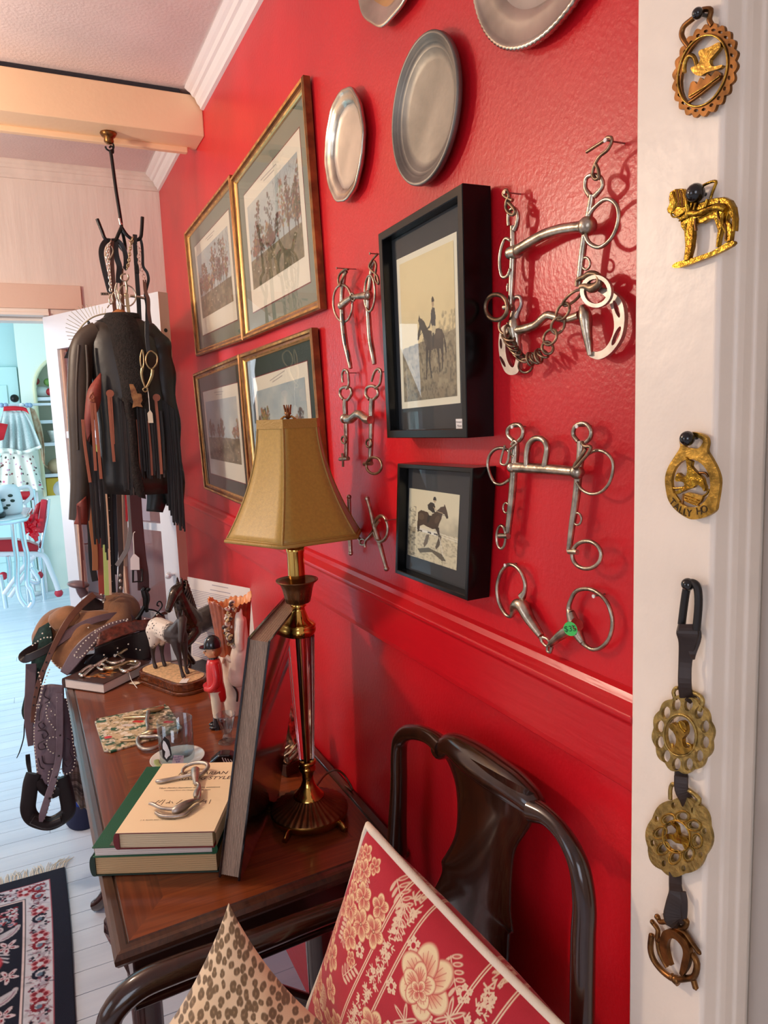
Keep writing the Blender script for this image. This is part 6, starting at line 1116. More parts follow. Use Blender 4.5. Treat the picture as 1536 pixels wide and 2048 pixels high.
def leopard():
    c = Canvas(420, 420, (238,212,174)); r = random.Random(21); n = c.noise(6,2,3); c.blend(np.clip(n-.45,0,.3),(206,170,122)); pts = []
    for k in range(6000):
        x, y = r.random(), r.random()
        if all((x-a)**2+(y-b_)**2 > .029**2 for a, b_ in pts): pts.append((x,y))
    for x, y in pts:
        a = r.random()*6.3; k = r.randint(2,4); R = .0158*r.uniform(.8,1.25)
        c.ell(x, y, R*.95, R*.72, (128,104,74), a, .95, .3); c.ell(x+R*.1, y, R*.35, R*.25, (158,130,94), a, .8, .5)
        for i in range(k): q = a+i*2*PI/k+r.uniform(-.4,.4); c.ell(x+R*.62*math.cos(q), y+R*.62*math.sin(q), R*.62, R*.40, (122,98,68), q+1.57, .95, .3)
    return c
nl = unit(np.array([-.30,-.82,.48])); rl = unit(np.cross(EZ, nl)); rl = rl if rl[0] > 0 else -rl; dl = np.cross(nl, rl); dl = dl if dl[2] < 0 else -dl; ta = math.radians(3); ca_, sa_ = math.cos(ta), math.sin(ta); dl2, rl2 = dl*ca_+rl*sa_, rl*ca_-dl*sa_
cushion('cushion', 'leopard-print cushion standing in front of the red floral one', (-.371,.900,.902), dl2-rl2, dl2+rl2, .33, .075, leopard(), vcmat('printed velvet', .85, .2, 700.0, sheen=.4), None, None, wrinkle=.010, ear=.19)
# ------------------------------------------------------------------ rug
RXR, RYF, RW_, RL = -.585, 2.63, 1.2, 1.75
def rug():
    w, h = 400, 583; c = Canvas(w, h, (12,14,38)); r = random.Random(31); n2 = c.noise(60,3,2); ivory = (206,206,216); pink = (200,150,164); red = (132,20,40); navy = (14,16,42); blue = (96,124,148)
    m = RW_; e1, e2, e3 = .05/m, .125/m, .14/m; A = h/w
    ins = np.minimum(np.minimum(c.X, 1-c.X), np.minimum(c.Yc, 1-c.Yc)*A)
    c.put((ins > e1)&(ins < e2), ivory); c.put((ins > e1)&(ins < e1+.004), (170,90,104)); c.put((ins > e2)&(ins < e3), navy); c.put((ins > e2+.004)&(ins < e2+.009), (226,206,206)); mid = (e1+e2)/2
    def motif(x, y, k):
        R = .0185
        if k % 3 == 0:
            for i in range(5): a = i*1.257; c.ell(x+R*.7*math.cos(a), y+R*.7*math.sin(a)/A, R*.5, R*.5/A, (206,140,150)); c.ell(x+R*.7*math.cos(a), y+R*.7*math.sin(a)/A, R*.32, R*.32/A, red)
            c.ell(x, y, R*.4, R*.4/A, ivory)
        elif k % 3 == 1:
            for q in range(14): a = q*.42; c.ell(x+R*(.4+.05*q)*math.cos(a), y+R*(.4+.05*q)*math.sin(a)/A, .0045, .0045/A, red if k % 2 else navy)
            c.ell(x, y, R*.35, R*.35/A, blue)
        else:
            for q in range(9): c.ell(x+R*1.1*math.sin(q*.8), y+(q-4)*R*.32/A, .0042, .0042/A, navy if q % 2 else (120,60,80))
            c.ell(x+.008, y, R*.4, R*.3/A, (176,170,186))
    for k in range(2600):
        x, y = r.random(), r.random()
        if r.random() < .5: y = r.choice([mid,1-mid])/A*0+(mid/A if r.random() < .5 else 1-mid/A)+r.uniform(-.022,.022)/A
        else: x = (mid if r.random() < .5 else 1-mid)+r.uniform(-.022,.022)
        if min(x,1-x,y*A,(1-y)*A) < e1+.006 or min(min(x,1-x),min(y,1-y)*A) > e2-.004: continue
        a = r.random()*6.3; c.line([(x,y),(x+.010*math.cos(a),y+.010*math.sin(a)/A)], .0016, r.choice([(176,176,196),(150,110,130),(120,40,60),(40,40,70),(186,150,166)]), .9)
    nx, ny = 26, 38
    for i in range(nx): x = mid+(1-2*mid)*i/(nx-1); motif(x, mid/A, i); motif(x, 1-mid/A, i+1)
    for i in range(1, ny-1): y = mid/A+(1-2*mid/A)*i/(ny-1); motif(mid, y, i); motif(1-mid, y, i)
    # field: scrolls, palmettes, sprays
    def scroll(x, y, R, s_, a0=0):
        P = [(x+s_*R*(1-q/26)*math.cos(a0+q*.25), y+R*(1-q/26)*math.sin(a0+q*.25)/A) for q in range(24)]; c.line(P, .0062, (196,190,196)); c.line(P, .0022, (150,120,140)); 
        for k in range(4): q = P[0]; c.line([q, (q[0]-s_*.09, q[1]+(.035+.014*k)/A)], .0022, (190,190,200))
    def palm(x, y, R):
        for i in range(11): a = -.4+i*.36+PI*.5; c.ell(x+R*.8*math.cos(a), y+R*.8*math.sin(a)/A, R*.34, R*.26/A, (218,206,206), a)
        c.ell(x, y, R*.66, R*.66/A, (186,60,76)); c.ell(x, y, R*.52, R*.52/A, (214,196,196)); c.ell(x+.004, y, R*.36, R*.36/A, red); c.ell(x, y, R*.2, R*.2/A, blue)
        for k in range(12): q = r.random()*6.3; c.ell(x+R*.6*math.cos(q), y+R*.6*math.sin(q)/A, .005, .004/A, r.choice([red,pink,navy,ivory]))
    def flower(x, y, R):
        for i in range(5): a = i*1.26+.4; c.ell(x+R*.6*math.cos(a), y+R*.6*math.sin(a)/A, R*.5, R*.22/A, (208,192,200), a); c.ell(x+R*.5*math.cos(a), y+R*.5*math.sin(a)/A, R*.2, R*.09/A, red, a)
    x0 = 1-e3
    for k in range(150):
        x, y = x0-.01-abs(r.gauss(0,.06)), e3/A+.012+r.random()*.05; c.ell(x, y, r.uniform(.003,.007), r.uniform(.002,.005)/A, r.choice([ivory,ivory,pink,red,blue]), r.random()*3)
        c.ell(1-x, y, .005, .003/A, r.choice([ivory,pink,red,blue]), r.random()*3); c.ell(x, 1-y, .005, .003/A, r.choice([ivory,pink,red,blue])); c.ell(1-x, 1-y, .005, .003/A, r.choice([ivory,pink,red,blue]))
    for sx_ in (0,1):
        f = lambda x: x if sx_ else 1-x; s_ = 1 if sx_ else -1
        for y in (.15,.31,.47,.63,.79): scroll(f(x0-.052), y, .045, s_); scroll(f(x0-.10), y+.02, .03, -s_, 1.0); palm(f(x0-.075), y+.085, .056); flower(f(x0-.03), y+.05, .026); flower(f(x0-.025), y+.125, .024); flower(f(x0-.11), y+.05, .02)
    for k in range(60): x, y = r.uniform(.3,.7), r.uniform(.2,.8); (palm if k % 5 == 0 else flower)(x, y, .04 if k % 5 == 0 else .022)
    c.blend(np.clip((n2-.5)*.5,0,.2),(10,10,20)); return c
rg = thing('rug', 'navy oriental rug with ivory floral border and white fringe', 'rug', (RXR-RW_/2, RYF-RL/2, 0))
pattern_grid('pile', rug(), lambda U, V: np.stack([RXR-RW_+RW_*U+.004*np.sin(9*V), RYF-RL*V, .010+.0012*np.sin(40*U)*np.sin(30*V)], -1), vcmat('wool pile', .95, .35, 500.0), rg, th=.009)
b = MB(); r = random.Random(6); m_fr = mat('cream fringe', (226,214,196), .9); x = RXR-RW_+.004
while x < RXR:
    L = r.uniform(.05,.075); d = r.uniform(-.02,.02)+(.03 if x > RXR-.05 else 0); b.tube([(x,RYF-.002,.006),(x+d*.3,RYF+L*.5,.006+r.random()*.004),(x+d,RYF+L,.003)], [.0016,.0014,.001], 5, m=m_fr); x += .0042
plabel(b.build('fringe', parent=rg), 'cream knotted fringe')['kind'] = 'stuff'
# ------------------------------------------------------------------ western saddle on a stand behind the table end
z7 = zm(40,1140,5.12); z8 = zm(40,1380,6.83)
m_sued = mat('tan suede', (140,98,66), .9, var=.16, vscale=12.0, sheen=.3, bump=.25, bscale=160.0); m_lth = mat('plum brown saddle leather', (112,92,98), .36, var=.1, vscale=16.0, bump=.12, bscale=90.0); m_lthb = mat('chestnut strap leather', (104,66,52), .36, var=.1, vscale=20.0); m_lthd = mat('near black leather', (30,22,24), .4); m_tool = mat('tooled russet leather', (96,44,32), .4, var=.35, vscale=60.0, bump=.7, bscale=70.0); m_bead = mat('white lacing', (236,228,214), .5)
m_tooled = mat('tooled plum leather', (116,98,108), .40, var=.08, vscale=16.0, bump=.55, bscale=38.0)
def S(p): return Y(p[0], p[1], p[2])
def sz(zf, pts): return [S((q[0], q[1], p[2])) for q, p in zip(zf([(p[0],p[1]) for p in pts]), pts)]
def patch(b, zf, rows, m, k=4):
    R_ = [catmull(sz(zf, row), k) for row in rows]; cols = [catmull([R_[i][j] for i in range(len(R_))], k) for j in range(len(R_[0]))]; b.grid([[cols[j][i] for j in range(len(cols))] for i in range(len(cols[0]))], m)
def strapz(b, zf, pts, hw, m, th=.0022, k=5):
    P = sz(zf, [(p[0],p[1],p[2]) for p in pts]); P = catmull(P, k); s_ = (zf([(1,0)])[0][0]-zf([(0,0)])[0][0]); H = hw if hasattr(hw,'__len__') else [hw]*len(pts); H = [q[0] for q in catmull([np.array([h,0,0]) for h in H], k)]
    b.ribbon(P, [h*s_*pxm(p) for h, p in zip(H, P)], th, m)
def beads(b, zf, pts, step, r_, lift=.004):
    P = catmull(sz(zf, pts), 12); acc = 1e9; prev = None
    for p in P:
        if prev is not None: acc += np.linalg.norm(p-prev)
        prev = p
        if acc >= step: acc = 0; v = unit(CAM-p); b.sphere(p+v*lift, r_, m_bead, 6, 4)
SB = np.array([-.38,2.62,0]); sd = thing('saddle', 'brown western saddle with white-laced fenders and stirrup at the far end of the table', 'saddle', (SB[0],SB[1],.2))
b = MB()
for ch in ([(-.545,2.60,.845,.055),(-.50,2.615,.875,.062),(-.44,2.625,.865,.066),(-.36,2.63,.85,.07),(-.28,2.64,.86,.075),(-.22,2.645,.885,.07)],[(-.535,2.56,.83,.05),(-.53,2.62,.86,.055),(-.52,2.68,.83,.05)],[(-.27,2.53,.85,.055),(-.24,2.63,.91,.055),(-.24,2.72,.85,.05)]):
    ch = [(-.56+(p[0]+.545)*.72,)+p[1:] for p in ch]; C4 = catmull([arr(p) for p in ch], 5); b.tube([c[:3] for c in C4], [c[3] for c in C4], 14); b.sphere(ch[0][:3], ch[0][3]); b.sphere(ch[-1][:3], ch[-1][3])
remeshed(b, 'seat', m_sued, sd, .007, 4)
b = MB(); patch(b, z7, [[(640,330,2.57),(740,280,2.58),(850,330,2.59)],[(610,380,2.55),(740,350,2.56),(870,370,2.57)],[(640,410,2.545),(740,415,2.545),(850,400,2.56)]], m_lthd); patch(b, z7, [[(700,215,2.6),(760,230,2.6),(850,250,2.6)],[(690,260,2.575),(760,280,2.57),(860,300,2.575)]], m_lth); plabel(b.build('seat_hollow', parent=sd, solid=.004), 'dark leather seat lining')
b = MB(); hp = S(z7([(597,148)])[0]+(2.60,)); b.sphere(hp, (.036,.034,.013), m_lth, 20, 10, np.array([[.97,0,.2],[0,1,0],[-.2,0,.97]])); b.tube(catmull(sz(z7,[(615,165,2.6),(630,215,2.6),(660,260,2.6)]),4), .016, 12, m=m_lth); b.build('horn', parent=sd)
b = MB(); patch(b, z7, [[(305,470,2.55),(400,400,2.54),(500,370,2.54),(600,400,2.55)],[(300,540,2.52),(390,500,2.505),(500,480,2.505),(610,470,2.52)],[(370,620,2.51),(440,600,2.50),(520,580,2.50),(620,560,2.51)]], m_sued); patch(b, z7, [[(860,400,2.56),(880,260,2.60),(990,240,2.61),(1050,280,2.61)],[(870,430,2.545),(940,370,2.56),(1020,350,2.57),(1065,400,2.59)],[(900,470,2.535),(980,440,2.54),(1060,440,2.55),(1120,470,2.57)]], m_sued); patch(b, z7, [[(600,440,2.53),(740,420,2.535),(860,420,2.54),(1080,440,2.56)],[(560,560,2.50),(700,520,2.50),(860,500,2.515),(1120,480,2.55)],[(470,700,2.475),(620,640,2.475),(800,570,2.50),(1130,500,2.54)],[(340,850,2.458),(460,850,2.455),(660,720,2.465),(1080,530,2.53)],[(320,930,2.452),(430,1020,2.450),(560,930,2.452),(1000,600,2.51)]], m_sued); plabel(b.build('suede_cover', parent=sd, solid=.006), 'tan suede seat covering')
b = MB(); strapz(b, z7, [(350,770,2.452),(450,690,2.465),(580,600,2.485),(740,520,2.495),(930,470,2.515),(1080,470,2.545),(1160,500,2.565)], [30,42,44,36,34,32,26], m_lth, .003); b.build('rigging_band', parent=sd)
b = MB(); strapz(b, z7, [(760,250,2.565),(640,350,2.53),(530,470,2.492),(430,620,2.470),(340,800,2.445),(270,960,2.436),(200,1130,2.434),(160,1290,2.434),(140,1420,2.434),(130,1560,2.438)], [34,34,33,32,28,25,24,22,22,20], m_lthb, .002)
b.build('latigo_strap', parent=sd); b = MB()
for x, y in ((300,855),(270,945),(235,1032),(190,1115),(168,1205),(148,1300),(140,1385)): P = S(z7([(x,y)])[0]+(2.4345,)); v = unit(CAM-P); b.tube([P+v*.0005, P+v*.0032], .0032, 8, m=m_lthd)
plabel(b.build('strap_hole', parent=sd), 'punched holes of the long strap')
b = MB(); strapz(b, z7, [(440,700,2.47),(300,800,2.455),(180,860,2.45),(60,910,2.452),(30,880,2.47),(120,810,2.50),(250,760,2.52)], [40,40,40,42,42,40,38], m_lthd, .0025); strapz(b, z7, [(115,960,2.47),(110,1100,2.468),(100,1300,2.466),(90,1434,2.466),(95,1600,2.466),(110,1800,2.468)], [52,50,48,46,40,26], m_lth, .0025); b.build('billet_strap', parent=sd)
b = MB(); patch(b, z7, [[(200,600,2.56),(300,540,2.55)],[(130,760,2.53),(330,690,2.50)],[(120,960,2.50),(300,900,2.48)],[(60,1250,2.49),(200,1250,2.475)],[(20,1434,2.49),(180,1434,2.475)],[(40,1520,2.49),(180,1600,2.475)]], mat('dark green blanket', (20,44,40), .95, var=.3, vscale=80.0)); b.build('saddle_blanket', parent=sd, solid=.008)
# laced skirt and fenders
b = MB(); strapz(b, z7, [(450,1060,2.436),(520,960,2.438),(600,850,2.44),(700,740,2.445),(820,640,2.455),(960,560,2.475),(1110,515,2.505)], [42,60,70,66,50,34,22], m_lth, .003); b.build('skirt', parent=sd)
b = MB(); patch(b, z7, [[(800,650,2.452),(950,580,2.465),(1100,530,2.49),(1340,505,2.54)],[(790,720,2.44),(960,660,2.45),(1140,600,2.475),(1340,560,2.53)],[(770,790,2.432),(960,710,2.44),(1160,640,2.465),(1340,600,2.525)]], m_tool); patch(b, z7, [[(1380,470,2.56),(1500,420,2.56),(1590,430,2.57)],[(1290,560,2.545),(1500,540,2.545),(1600,520,2.55)],[(1250,640,2.53),(1480,640,2.53),(1600,640,2.54)]], m_tool); b.build('back_jockey', parent=sd, solid=.005)
b = MB(); patch(b, z7, [[(760,800,2.445),(960,720,2.452),(1160,650,2.475),(1340,610,2.535)],[(760,860,2.45),(960,820,2.46),(1160,760,2.48),(1340,720,2.54)],[(700,900,2.455),(960,900,2.47),(1180,850,2.49),(1340,800,2.54)],[(660,960,2.46),(900,1000,2.48),(1200,930,2.5),(1340,900,2.545)]], m_lthd); b.build('lower_skirt', parent=sd, solid=.005)
b = MB(); patch(b, z8, [[(300,-60,2.452),(420,-80,2.442),(600,-60,2.436)],[(235,180,2.448),(400,180,2.438),(605,180,2.436)],[(195,450,2.448),(390,450,2.432),(605,450,2.434)],[(190,700,2.448),(390,700,2.430),(600,700,2.434)],[(215,950,2.448),(380,950,2.430),(570,950,2.434)],[(235,1130,2.448),(350,1130,2.434),(480,1090,2.436)],[(255,1270,2.448),(340,1285,2.440),(405,1290,2.44)]], m_tooled)
b.build('fender', parent=sd, solid=.005)
b = MB(); patch(b, z8, [[(605,110,2.455),(640,120,2.46)],[(600,400,2.45),(700,390,2.462)],[(590,700,2.45),(735,690,2.462)],[(580,950,2.45),(765,950,2.462)],[(575,1080,2.45),(735,1090,2.46)],[(590,1150,2.452),(680,1150,2.456)]], m_tooled); b.build('fender_flap', parent=sd, solid=.005)
for pts in ([(235,200),(200,450),(195,700),(222,950),(240,1150)],[(640,140),(690,390),(722,690),(752,950),(715,1095),(650,1145),(590,1135)],[(505,100),(512,400),(515,650),(505,880)],[(575,60),(578,400),(582,650),(570,900)],[(400,170),(360,260),(375,380),(450,500),(510,570)],[(500,650),(430,645),(370,690),(365,760),(400,830),(470,870),(500,865)],[(440,1080),(400,1120),(390,1180),(385,1250)],[(480,1060),(430,1250),(350,1480),(290,1680),(280,1780)],[(560,1080),(500,1280),(420,1500),(360,1700),(330,1770)],[(430,290),(480,340)]): b = MB(); beads(b, z8, [(x,y,2.430) for x, y in pts], .0098, .0023, .006); b.build('white_lacing', parent=sd)
for pts in ([(560,870),(640,760),(760,650),(900,560),(1100,505)],[(640,880),(730,780),(800,690)],[(560,880),(600,900),(645,880)],[(325,930),(380,990),(440,1010)],[(1190,810),(1330,690)],[(1230,820),(1330,730)],[(830,250),(855,330)],[(700,590),(770,620)],[(1090,520),(1280,500)],[(1400,460),(1560,415)],[(130,770),(230,700),(320,690)],[(230,650),(310,580)],[(860,870),(1000,840)],[(1000,800),(1110,760)],[(190,1050),(220,1200),(190,1420)],[(300,1020),(250,1150),(200,1350)]): b = MB(); beads(b, z7, [(x,y,2.432 if x < 900 else 2.46) for x, y in pts], .0085, .0026, .008); b.build('white_lacing', parent=sd)
b = MB()
for pts in ([(350,-20),(330,80),(400,130),(340,180)],[(300,430),(250,470),(290,530),(340,490),(310,450)],[(240,560),(330,550),(380,610),(320,660),(300,600)],[(330,690),(250,740),(270,810),(350,790),(320,730)],[(300,900),(330,1000),(470,1010)],[(250,930),(280,1050),(330,1080)],[(640,660),(690,700),(680,850),(720,960),(650,1050),(600,980),(650,960)],[(300,200),(270,300),(260,420)]): 
    P = catmull(sz(z8,[(x,y,2.4275) for x, y in pts]),5); b.tube(P, .0018, 6, m=mat('incised leather line', (58,44,54), .5))
b.build('tooled_scrolls', parent=sd)
b = MB(); strapz(b, z8, [(540,40,2.424),(545,450,2.422),(540,800,2.422),(515,1000,2.418),(450,1250,2.41),(370,1500,2.405),(310,1700,2.40),(285,1800,2.40)], [46,44,44,44,44,46,46,24], m_tooled, .002)
b.build('stirrup_leather', parent=sd); b = MB()
for x, y in ((548,620),(530,900),(490,1190),(400,1480)): P = S(z8([(x,y)])[0]+(2.405,)); v = unit(CAM-P); b.sphere(P+v*.004, .0032, m_lthd, 8, 5)
plabel(b.build('strap_hole', parent=sd), 'punched holes of the stirrup leather')
b = MB(); LPX = [(190,1140),(150,1260),(125,1450),(110,1620),(160,1740),(270,1800),(420,1820),(580,1740),(660,1640),(640,1450),(600,1300),(570,1190)]
P = catmull(sz(z8,[(x,y,2.44) for x, y in LPX]),5); b.tube(P, .0075, 10, m=m_lthd, flat=3.2); P = catmull(sz(z8,[(250,1230,2.44),(330,1360,2.44),(450,1420,2.44),(560,1330,2.44)]),5); b.tube(P, .006, 8, m=m_lthd, flat=2.6)
for i, (x0_, y0_, x1_, y1_) in enumerate(((150,1760,580,1760),(170,1790,560,1790))): b.tube(catmull(sz(z8,[(x0_,y0_-20,2.43-.02*i),(370,y0_+50,2.43-.02*i),(x1_,y1_-10,2.43-.02*i)]),5), .009, 8, m=m_lthd, flat=1.6)
b.build('stirrup', parent=sd)
b = MB(); strapz(b, z8, [(105,880,2.50),(115,1000,2.50),(140,1150,2.49),(150,1240,2.48)], [28,30,22,16], m_lthd); strapz(b, z8, [(75,350,2.52),(60,500,2.52),(50,650,2.52),(0,830,2.52),(-45,930,2.52)], [10,9,8,8,5], m_lthd, .0015); b.build('hanging_thong', parent=sd)
# saddle stand
st = thing('saddle_stand', 'plain wooden rack legs hidden under the western saddle', 'stand', (-.38,2.64,0)); b = MB(); b.box((-.52,2.62,.70), (-.24,2.66,.76), m_tdark); b.build('top_rail', parent=st)
for sx_ in (-.44,-.27):
    for sy_ in (-.09,.10): b = MB(); b.tube([(sx_,2.64+sy_*.1,.70),(sx_,2.64+sy_,.0)], .018, 8, m=m_tdark); b.build('leg', parent=st)
# plaid cloth and blue cloth at the foot
cv = Canvas(120,160,(206,196,186))
for i in range(7): x = .06+i*.15; c_ = ((112,98,78),(60,54,60),(150,134,112))[i % 3]; cv.blend(np.where(abs(cv.X-x) < .035,.6,0),c_); cv.blend(np.where(abs(cv.Yc-x) < .03,.6,0),c_)
for i in range(5):
    for k in (.40,.62): cv.blend(np.where(abs(cv.Yc-k-i*.03) < .006,.85,0),(34,32,40))
    cv.blend(np.where(abs(cv.X-.55-i*.035) < .006,.7,0),(34,32,40))
def clothf(U, V):
    P = np.zeros(U.shape+(3,)); TL, TR, BR, BL = [S(z8([p[:2]])[0]+(p[2],)) for p in ((600,900,2.53),(960,900,2.60),(970,1690,2.60),(640,1470,2.53))]; u, v = U[...,None], V[...,None]; P = TL*(1-u)*(1-v)+TR*u*(1-v)+BR*u*v+BL*(1-u)*v; return P+np.array([.0,1,0])*(.014*np.sin(16*U+2*V)*V)[...,None]
tag(pattern_grid('plaid_cloth', cv, clothf, vcmat('plaid weave', .9, .2, 600.0), loc=(-.5,2.56,.4), th=.004), 'beige and black plaid cloth hanging under the saddle behind the stirrup', 'cloth')
t = thing('blue_boot', 'royal blue cloth boot standing on the floor below the plaid cloth', 'boot', T(160,1652,0)); zz = T(160,1652,0)
b = MB(); b.lathe([(.001,0),(.055,0),(.06,.01),(.056,.05),(.046,.10),(.048,.16),(.054,.26),(.05,.262),(.001,.25)], (zz[0]+.02,zz[1]+.03,0), 28, mat('royal blue felt', (24,60,150), .85, var=.15, vscale=20.0), None, lambda q, r, z: r*(1+.07*math.sin(3*q+6*z)+.03*math.sin(7*q))); b.build('shaft', parent=t)
b = MB(); b.lathe([(.001,0),(.058,0),(.0635,.011),(.0605,.05),(.05,.085),(.001,.09)], (zz[0]+.016,zz[1]+.02,0), 28, mat('navy felt', (20,26,60), .85), None, lambda q, r, z: r*(1+.05*math.sin(3*q))); b.build('foot', parent=t)
# ------------------------------------------------------------------ tack rack hanging from the beam
z4 = zm(170,380,6.4); YRK = 2.365; m_iron = mat('black wrought iron', (18,17,18), .35, .4); m_blk = mat('black bridle leather', (24,20,20), .35); m_brn = mat('brown bridle leather', (92,52,34), .45)
def rp(pts, yy=YRK): return [Y(p[0], p[1], yy+(p[2] if len(p) > 2 else 0)) for p in pts]
def rtube(b, pts, r, m, k=5, n=8, flat=None): b.tube(catmull(rp(pts),k), r, n, m=m, flat=flat)
cn = Y(217,273,YRK); rk = thing('tack_rack', 'black iron four-hook tack rack hung from a brass ceiling hook on the beam', 'rack', (cn[0],cn[1],cn[2]))
b = MB(); zt = 2.3885; b.lathe([(.001,zt),(.022,zt),(.024,zt-.004),(.019,zt-.012),(.013,zt-.016),(.014,zt-.026),(.008,zt-.032),(.001,zt-.033)], (cn[0],YRK,0), 20, m_brassd); rtube(b, [(220,283),(226,288),(227,296),(221,302),(213,298),(211,293)], .0028, m_iron); b.build('ceiling_hook', parent=rk)
b = MB(); rtube(b, [(219,296),(222,292),(226,297),(226,306),(221,302)], .0026, m_iron); rtube(b, [(221,300),(224,320),(232,380),(240,430),(243,453)], .0050, m_iron); b.build('rod', parent=rk); b = MB(); rtube(b, [(239,437),(242,450)], .0056, mat('bare steel', (200,190,180), .3, 1.0)); b.build('ferrule', parent=rk)
for pts in (z4([(465,480),(430,560),(390,640),(320,658),(255,620),(215,520),(155,370)]), z4([(470,480),(530,570),(590,620),(655,640),(710,610),(725,520),(735,345)])): b = MB(); rtube(b, pts, .0052, m_iron); b.build('hook_arm', parent=rk)
for sgn in (1,): b = MB(); c0 = Y(*z4([(467,480)])[0],YRK); b.tube(catmull([c0, c0+np.array([.01,.03,-.045]), c0+np.array([.01,.06,-.055]), c0+np.array([0,.085,-.035])],5), .0052, 8, m=m_iron); b.build('hook_arm', parent=rk)
def chainz(b, pts, pitch, r_, m):
    P = catmull(rp(pts), 14); d = 0; last = P[0]; i = 0
    for p in P[1:]:
        d += np.linalg.norm(p-last)
        if d > pitch:
            t_ = unit(p-last); v = unit(CAM-p); s_ = unit(np.cross(t_,v)) if i % 2 else v; b.tube([p+t_*pitch*.75*math.cos(a)+s_*pitch*.42*math.sin(a) for a in [2*PI*k/10 for k in range(10)]], r_, 5, True, m); d = 0; i += 1
        last = p
def rstrap(b, pts, hw, m, th=.0018, yo=0): 
    P = catmull(rp([p+(yo,) if len(p) == 2 else p for p in pts]),5); b.ribbon(P, [1.35*hw*pxm(p)/6.4 for p in P], th, m)
bl = thing('bridle', 'black leather bridle straps looped over the left hook of the tack rack', 'bridle', Y(*z4([(330,660)])[0],YRK), 'tack hanging from the iron rack')
b = MB(); rstrap(b, z4([(330,655),(270,655),(222,720),(208,820),(240,1000),(285,1180),(325,1330)]), 24, m_blk, .004); b.build('cheek_strap', parent=bl)
b = MB(); rstrap(b, z4([(340,652),(420,655),(490,740),(520,850),(522,980),(500,1010)]), 22, m_blk, .004); b.build('crown_strap', parent=bl)
b = MB(); rstrap(b, z4([(390,665),(392,780),(410,880),(440,980),(432,1100),(430,1190)]), 26, m_blk, .004,-.01); b.build('brow_strap', parent=bl)
b = MB(); rstrap(b, z4([(345,650),(345,800),(350,980),(362,1150),(372,1280),(370,1420),(385,1560)]), 18, m_brn, .002,-.016); rstrap(b, z4([(470,1000),(465,1200),(480,1400),(490,1580)]), 16, m_brn, .002,.01); b.build('rein', parent=bl)
ch = thing('curb_chain', 'silvery curb chain hanging from the left hook of the tack rack', 'chain', Y(*z4([(300,900)])[0],YRK), 'tack hanging from the iron rack'); b = MB(); chainz(b, [p+(-.022,) for p in z4([(340,640),(300,720),(290,850),(305,1000),(320,1150),(330,1300)])], .008, .0021, m_chw); b.build('links', parent=ch)
b = MB(); rtube(b, z4([(270,730,-.02),(262,850,-.02),(290,900,-.02),(330,860,-.02),(360,780,-.02),(340,720,-.02)]), .0022, m_steel); b.build('buckle', parent=ch)
bl = thing('bridle', 'dark bridle with laced reins hanging from the right hook of the tack rack', 'bridle', Y(*z4([(690,620)])[0],YRK), 'tack hanging from the iron rack')
b = MB(); rstrap(b, z4([(640,570),(640,700),(655,950),(668,1150),(685,1400),(695,1600),(705,1740)]), 20, m_blk, .003,-.008); b.build('cheek_strap', parent=bl); b = MB(); rstrap(b, z4([(640,1000),(690,1000)]), 26, m_blk, .004,-.012); rstrap(b, z4([(640,1040),(695,1045)]), 18, m_blk, .004,-.012); b.build('keeper', parent=bl)
b = MB(); rstrap(b, z4([(700,600),(728,700),(738,850),(745,980),(795,1060),(812,1150),(790,1250),(770,1350),(790,1480),(790,1650),(805,1900)]), 13, m_blk, .002); b.build('rein', parent=bl)
b = MB(); rstrap(b, z4([(760,1150),(775,1300),(810,1400),(815,1550),(835,1700),(852,1820)]), 16, m_brn, .002,-.012); b.build('rein', parent=bl)
b = MB(); chainz(b, [p+(-.012,) for p in z4([(660,680),(700,780),(685,870),(705,960),(735,1060),(760,1150)])], .009, .0014, mat('pinkish lacing', (206,170,160), .6)); b.build('laced_strip', parent=bl)
ch = thing('lead_chain', 'brown metal lead chain from the centre of the tack rack down to the slotted bit', 'chain', Y(*z4([(560,800)])[0],YRK), 'tack hanging from the iron rack'); b = MB(); chainz(b, [p+(-.014,) for p in z4([(600,600),(585,720),(570,830),(560,930),(535,1010)])], .0075, .0018, m_tan); chainz(b, [p+(-.016,) for p in z4([(560,640),(590,680),(610,620)])], .008, .002, m_tan); b.build('links', parent=ch)
t = thing('horse_bit', 'ringed curb bit with long slotted shank dangling in front of the jacket collar', 'horse bit', Y(*z4([(540,1350)])[0],YRK-.05)); yo = -.06
b = MB(); rtube(b, [p+(yo,) for p in z4([(520,1070),(470,1090),(465,1140),(520,1170),(555,1130),(545,1080)])], .0026, m_steel); rtube(b, [p+(yo,) for p in z4([(520,1170),(535,1250),(530,1330)])], .0036, m_steel); b.build('eye', parent=t)
b = MB(); rtube(b, [p+(yo,) for p in z4([(530,1220),(470,1230),(435,1300),(440,1400),(500,1480),(580,1480),(640,1420),(650,1340),(610,1260),(560,1225),(530,1220)])], .0021, m_steel); b.build('cheek_ring', parent=t)
b = MB(); P = rp([p+(yo-.006,) for p in z4([(535,1330),(545,1450),(565,1600),(590,1720),(605,1810)])]); b.ribbon(catmull(P,4), .0048, .0022, m_tan); P = rp([p+(yo-.0086,) for p in z4([(592,1680),(606,1790)])]); b.ribbon(P, .0020, .0006, m_blk); b.sphere(Y(*z4([(525,1345)])[0],YRK+yo), .0065, m_tan); b.build('shank', parent=t)
b = MB(); rtube(b, [p+(yo+.01,) for p in z4([(580,1355),(660,1365),(760,1385)])], .004, m_steel); b.build('mouthpiece', parent=t)
t = thing('horse_bit', 'small slotted bit with hooks at the left end of the hanging tack', 'horse bit', Y(*z4([(330,1340)])[0],YRK-.03)); yo = -.04
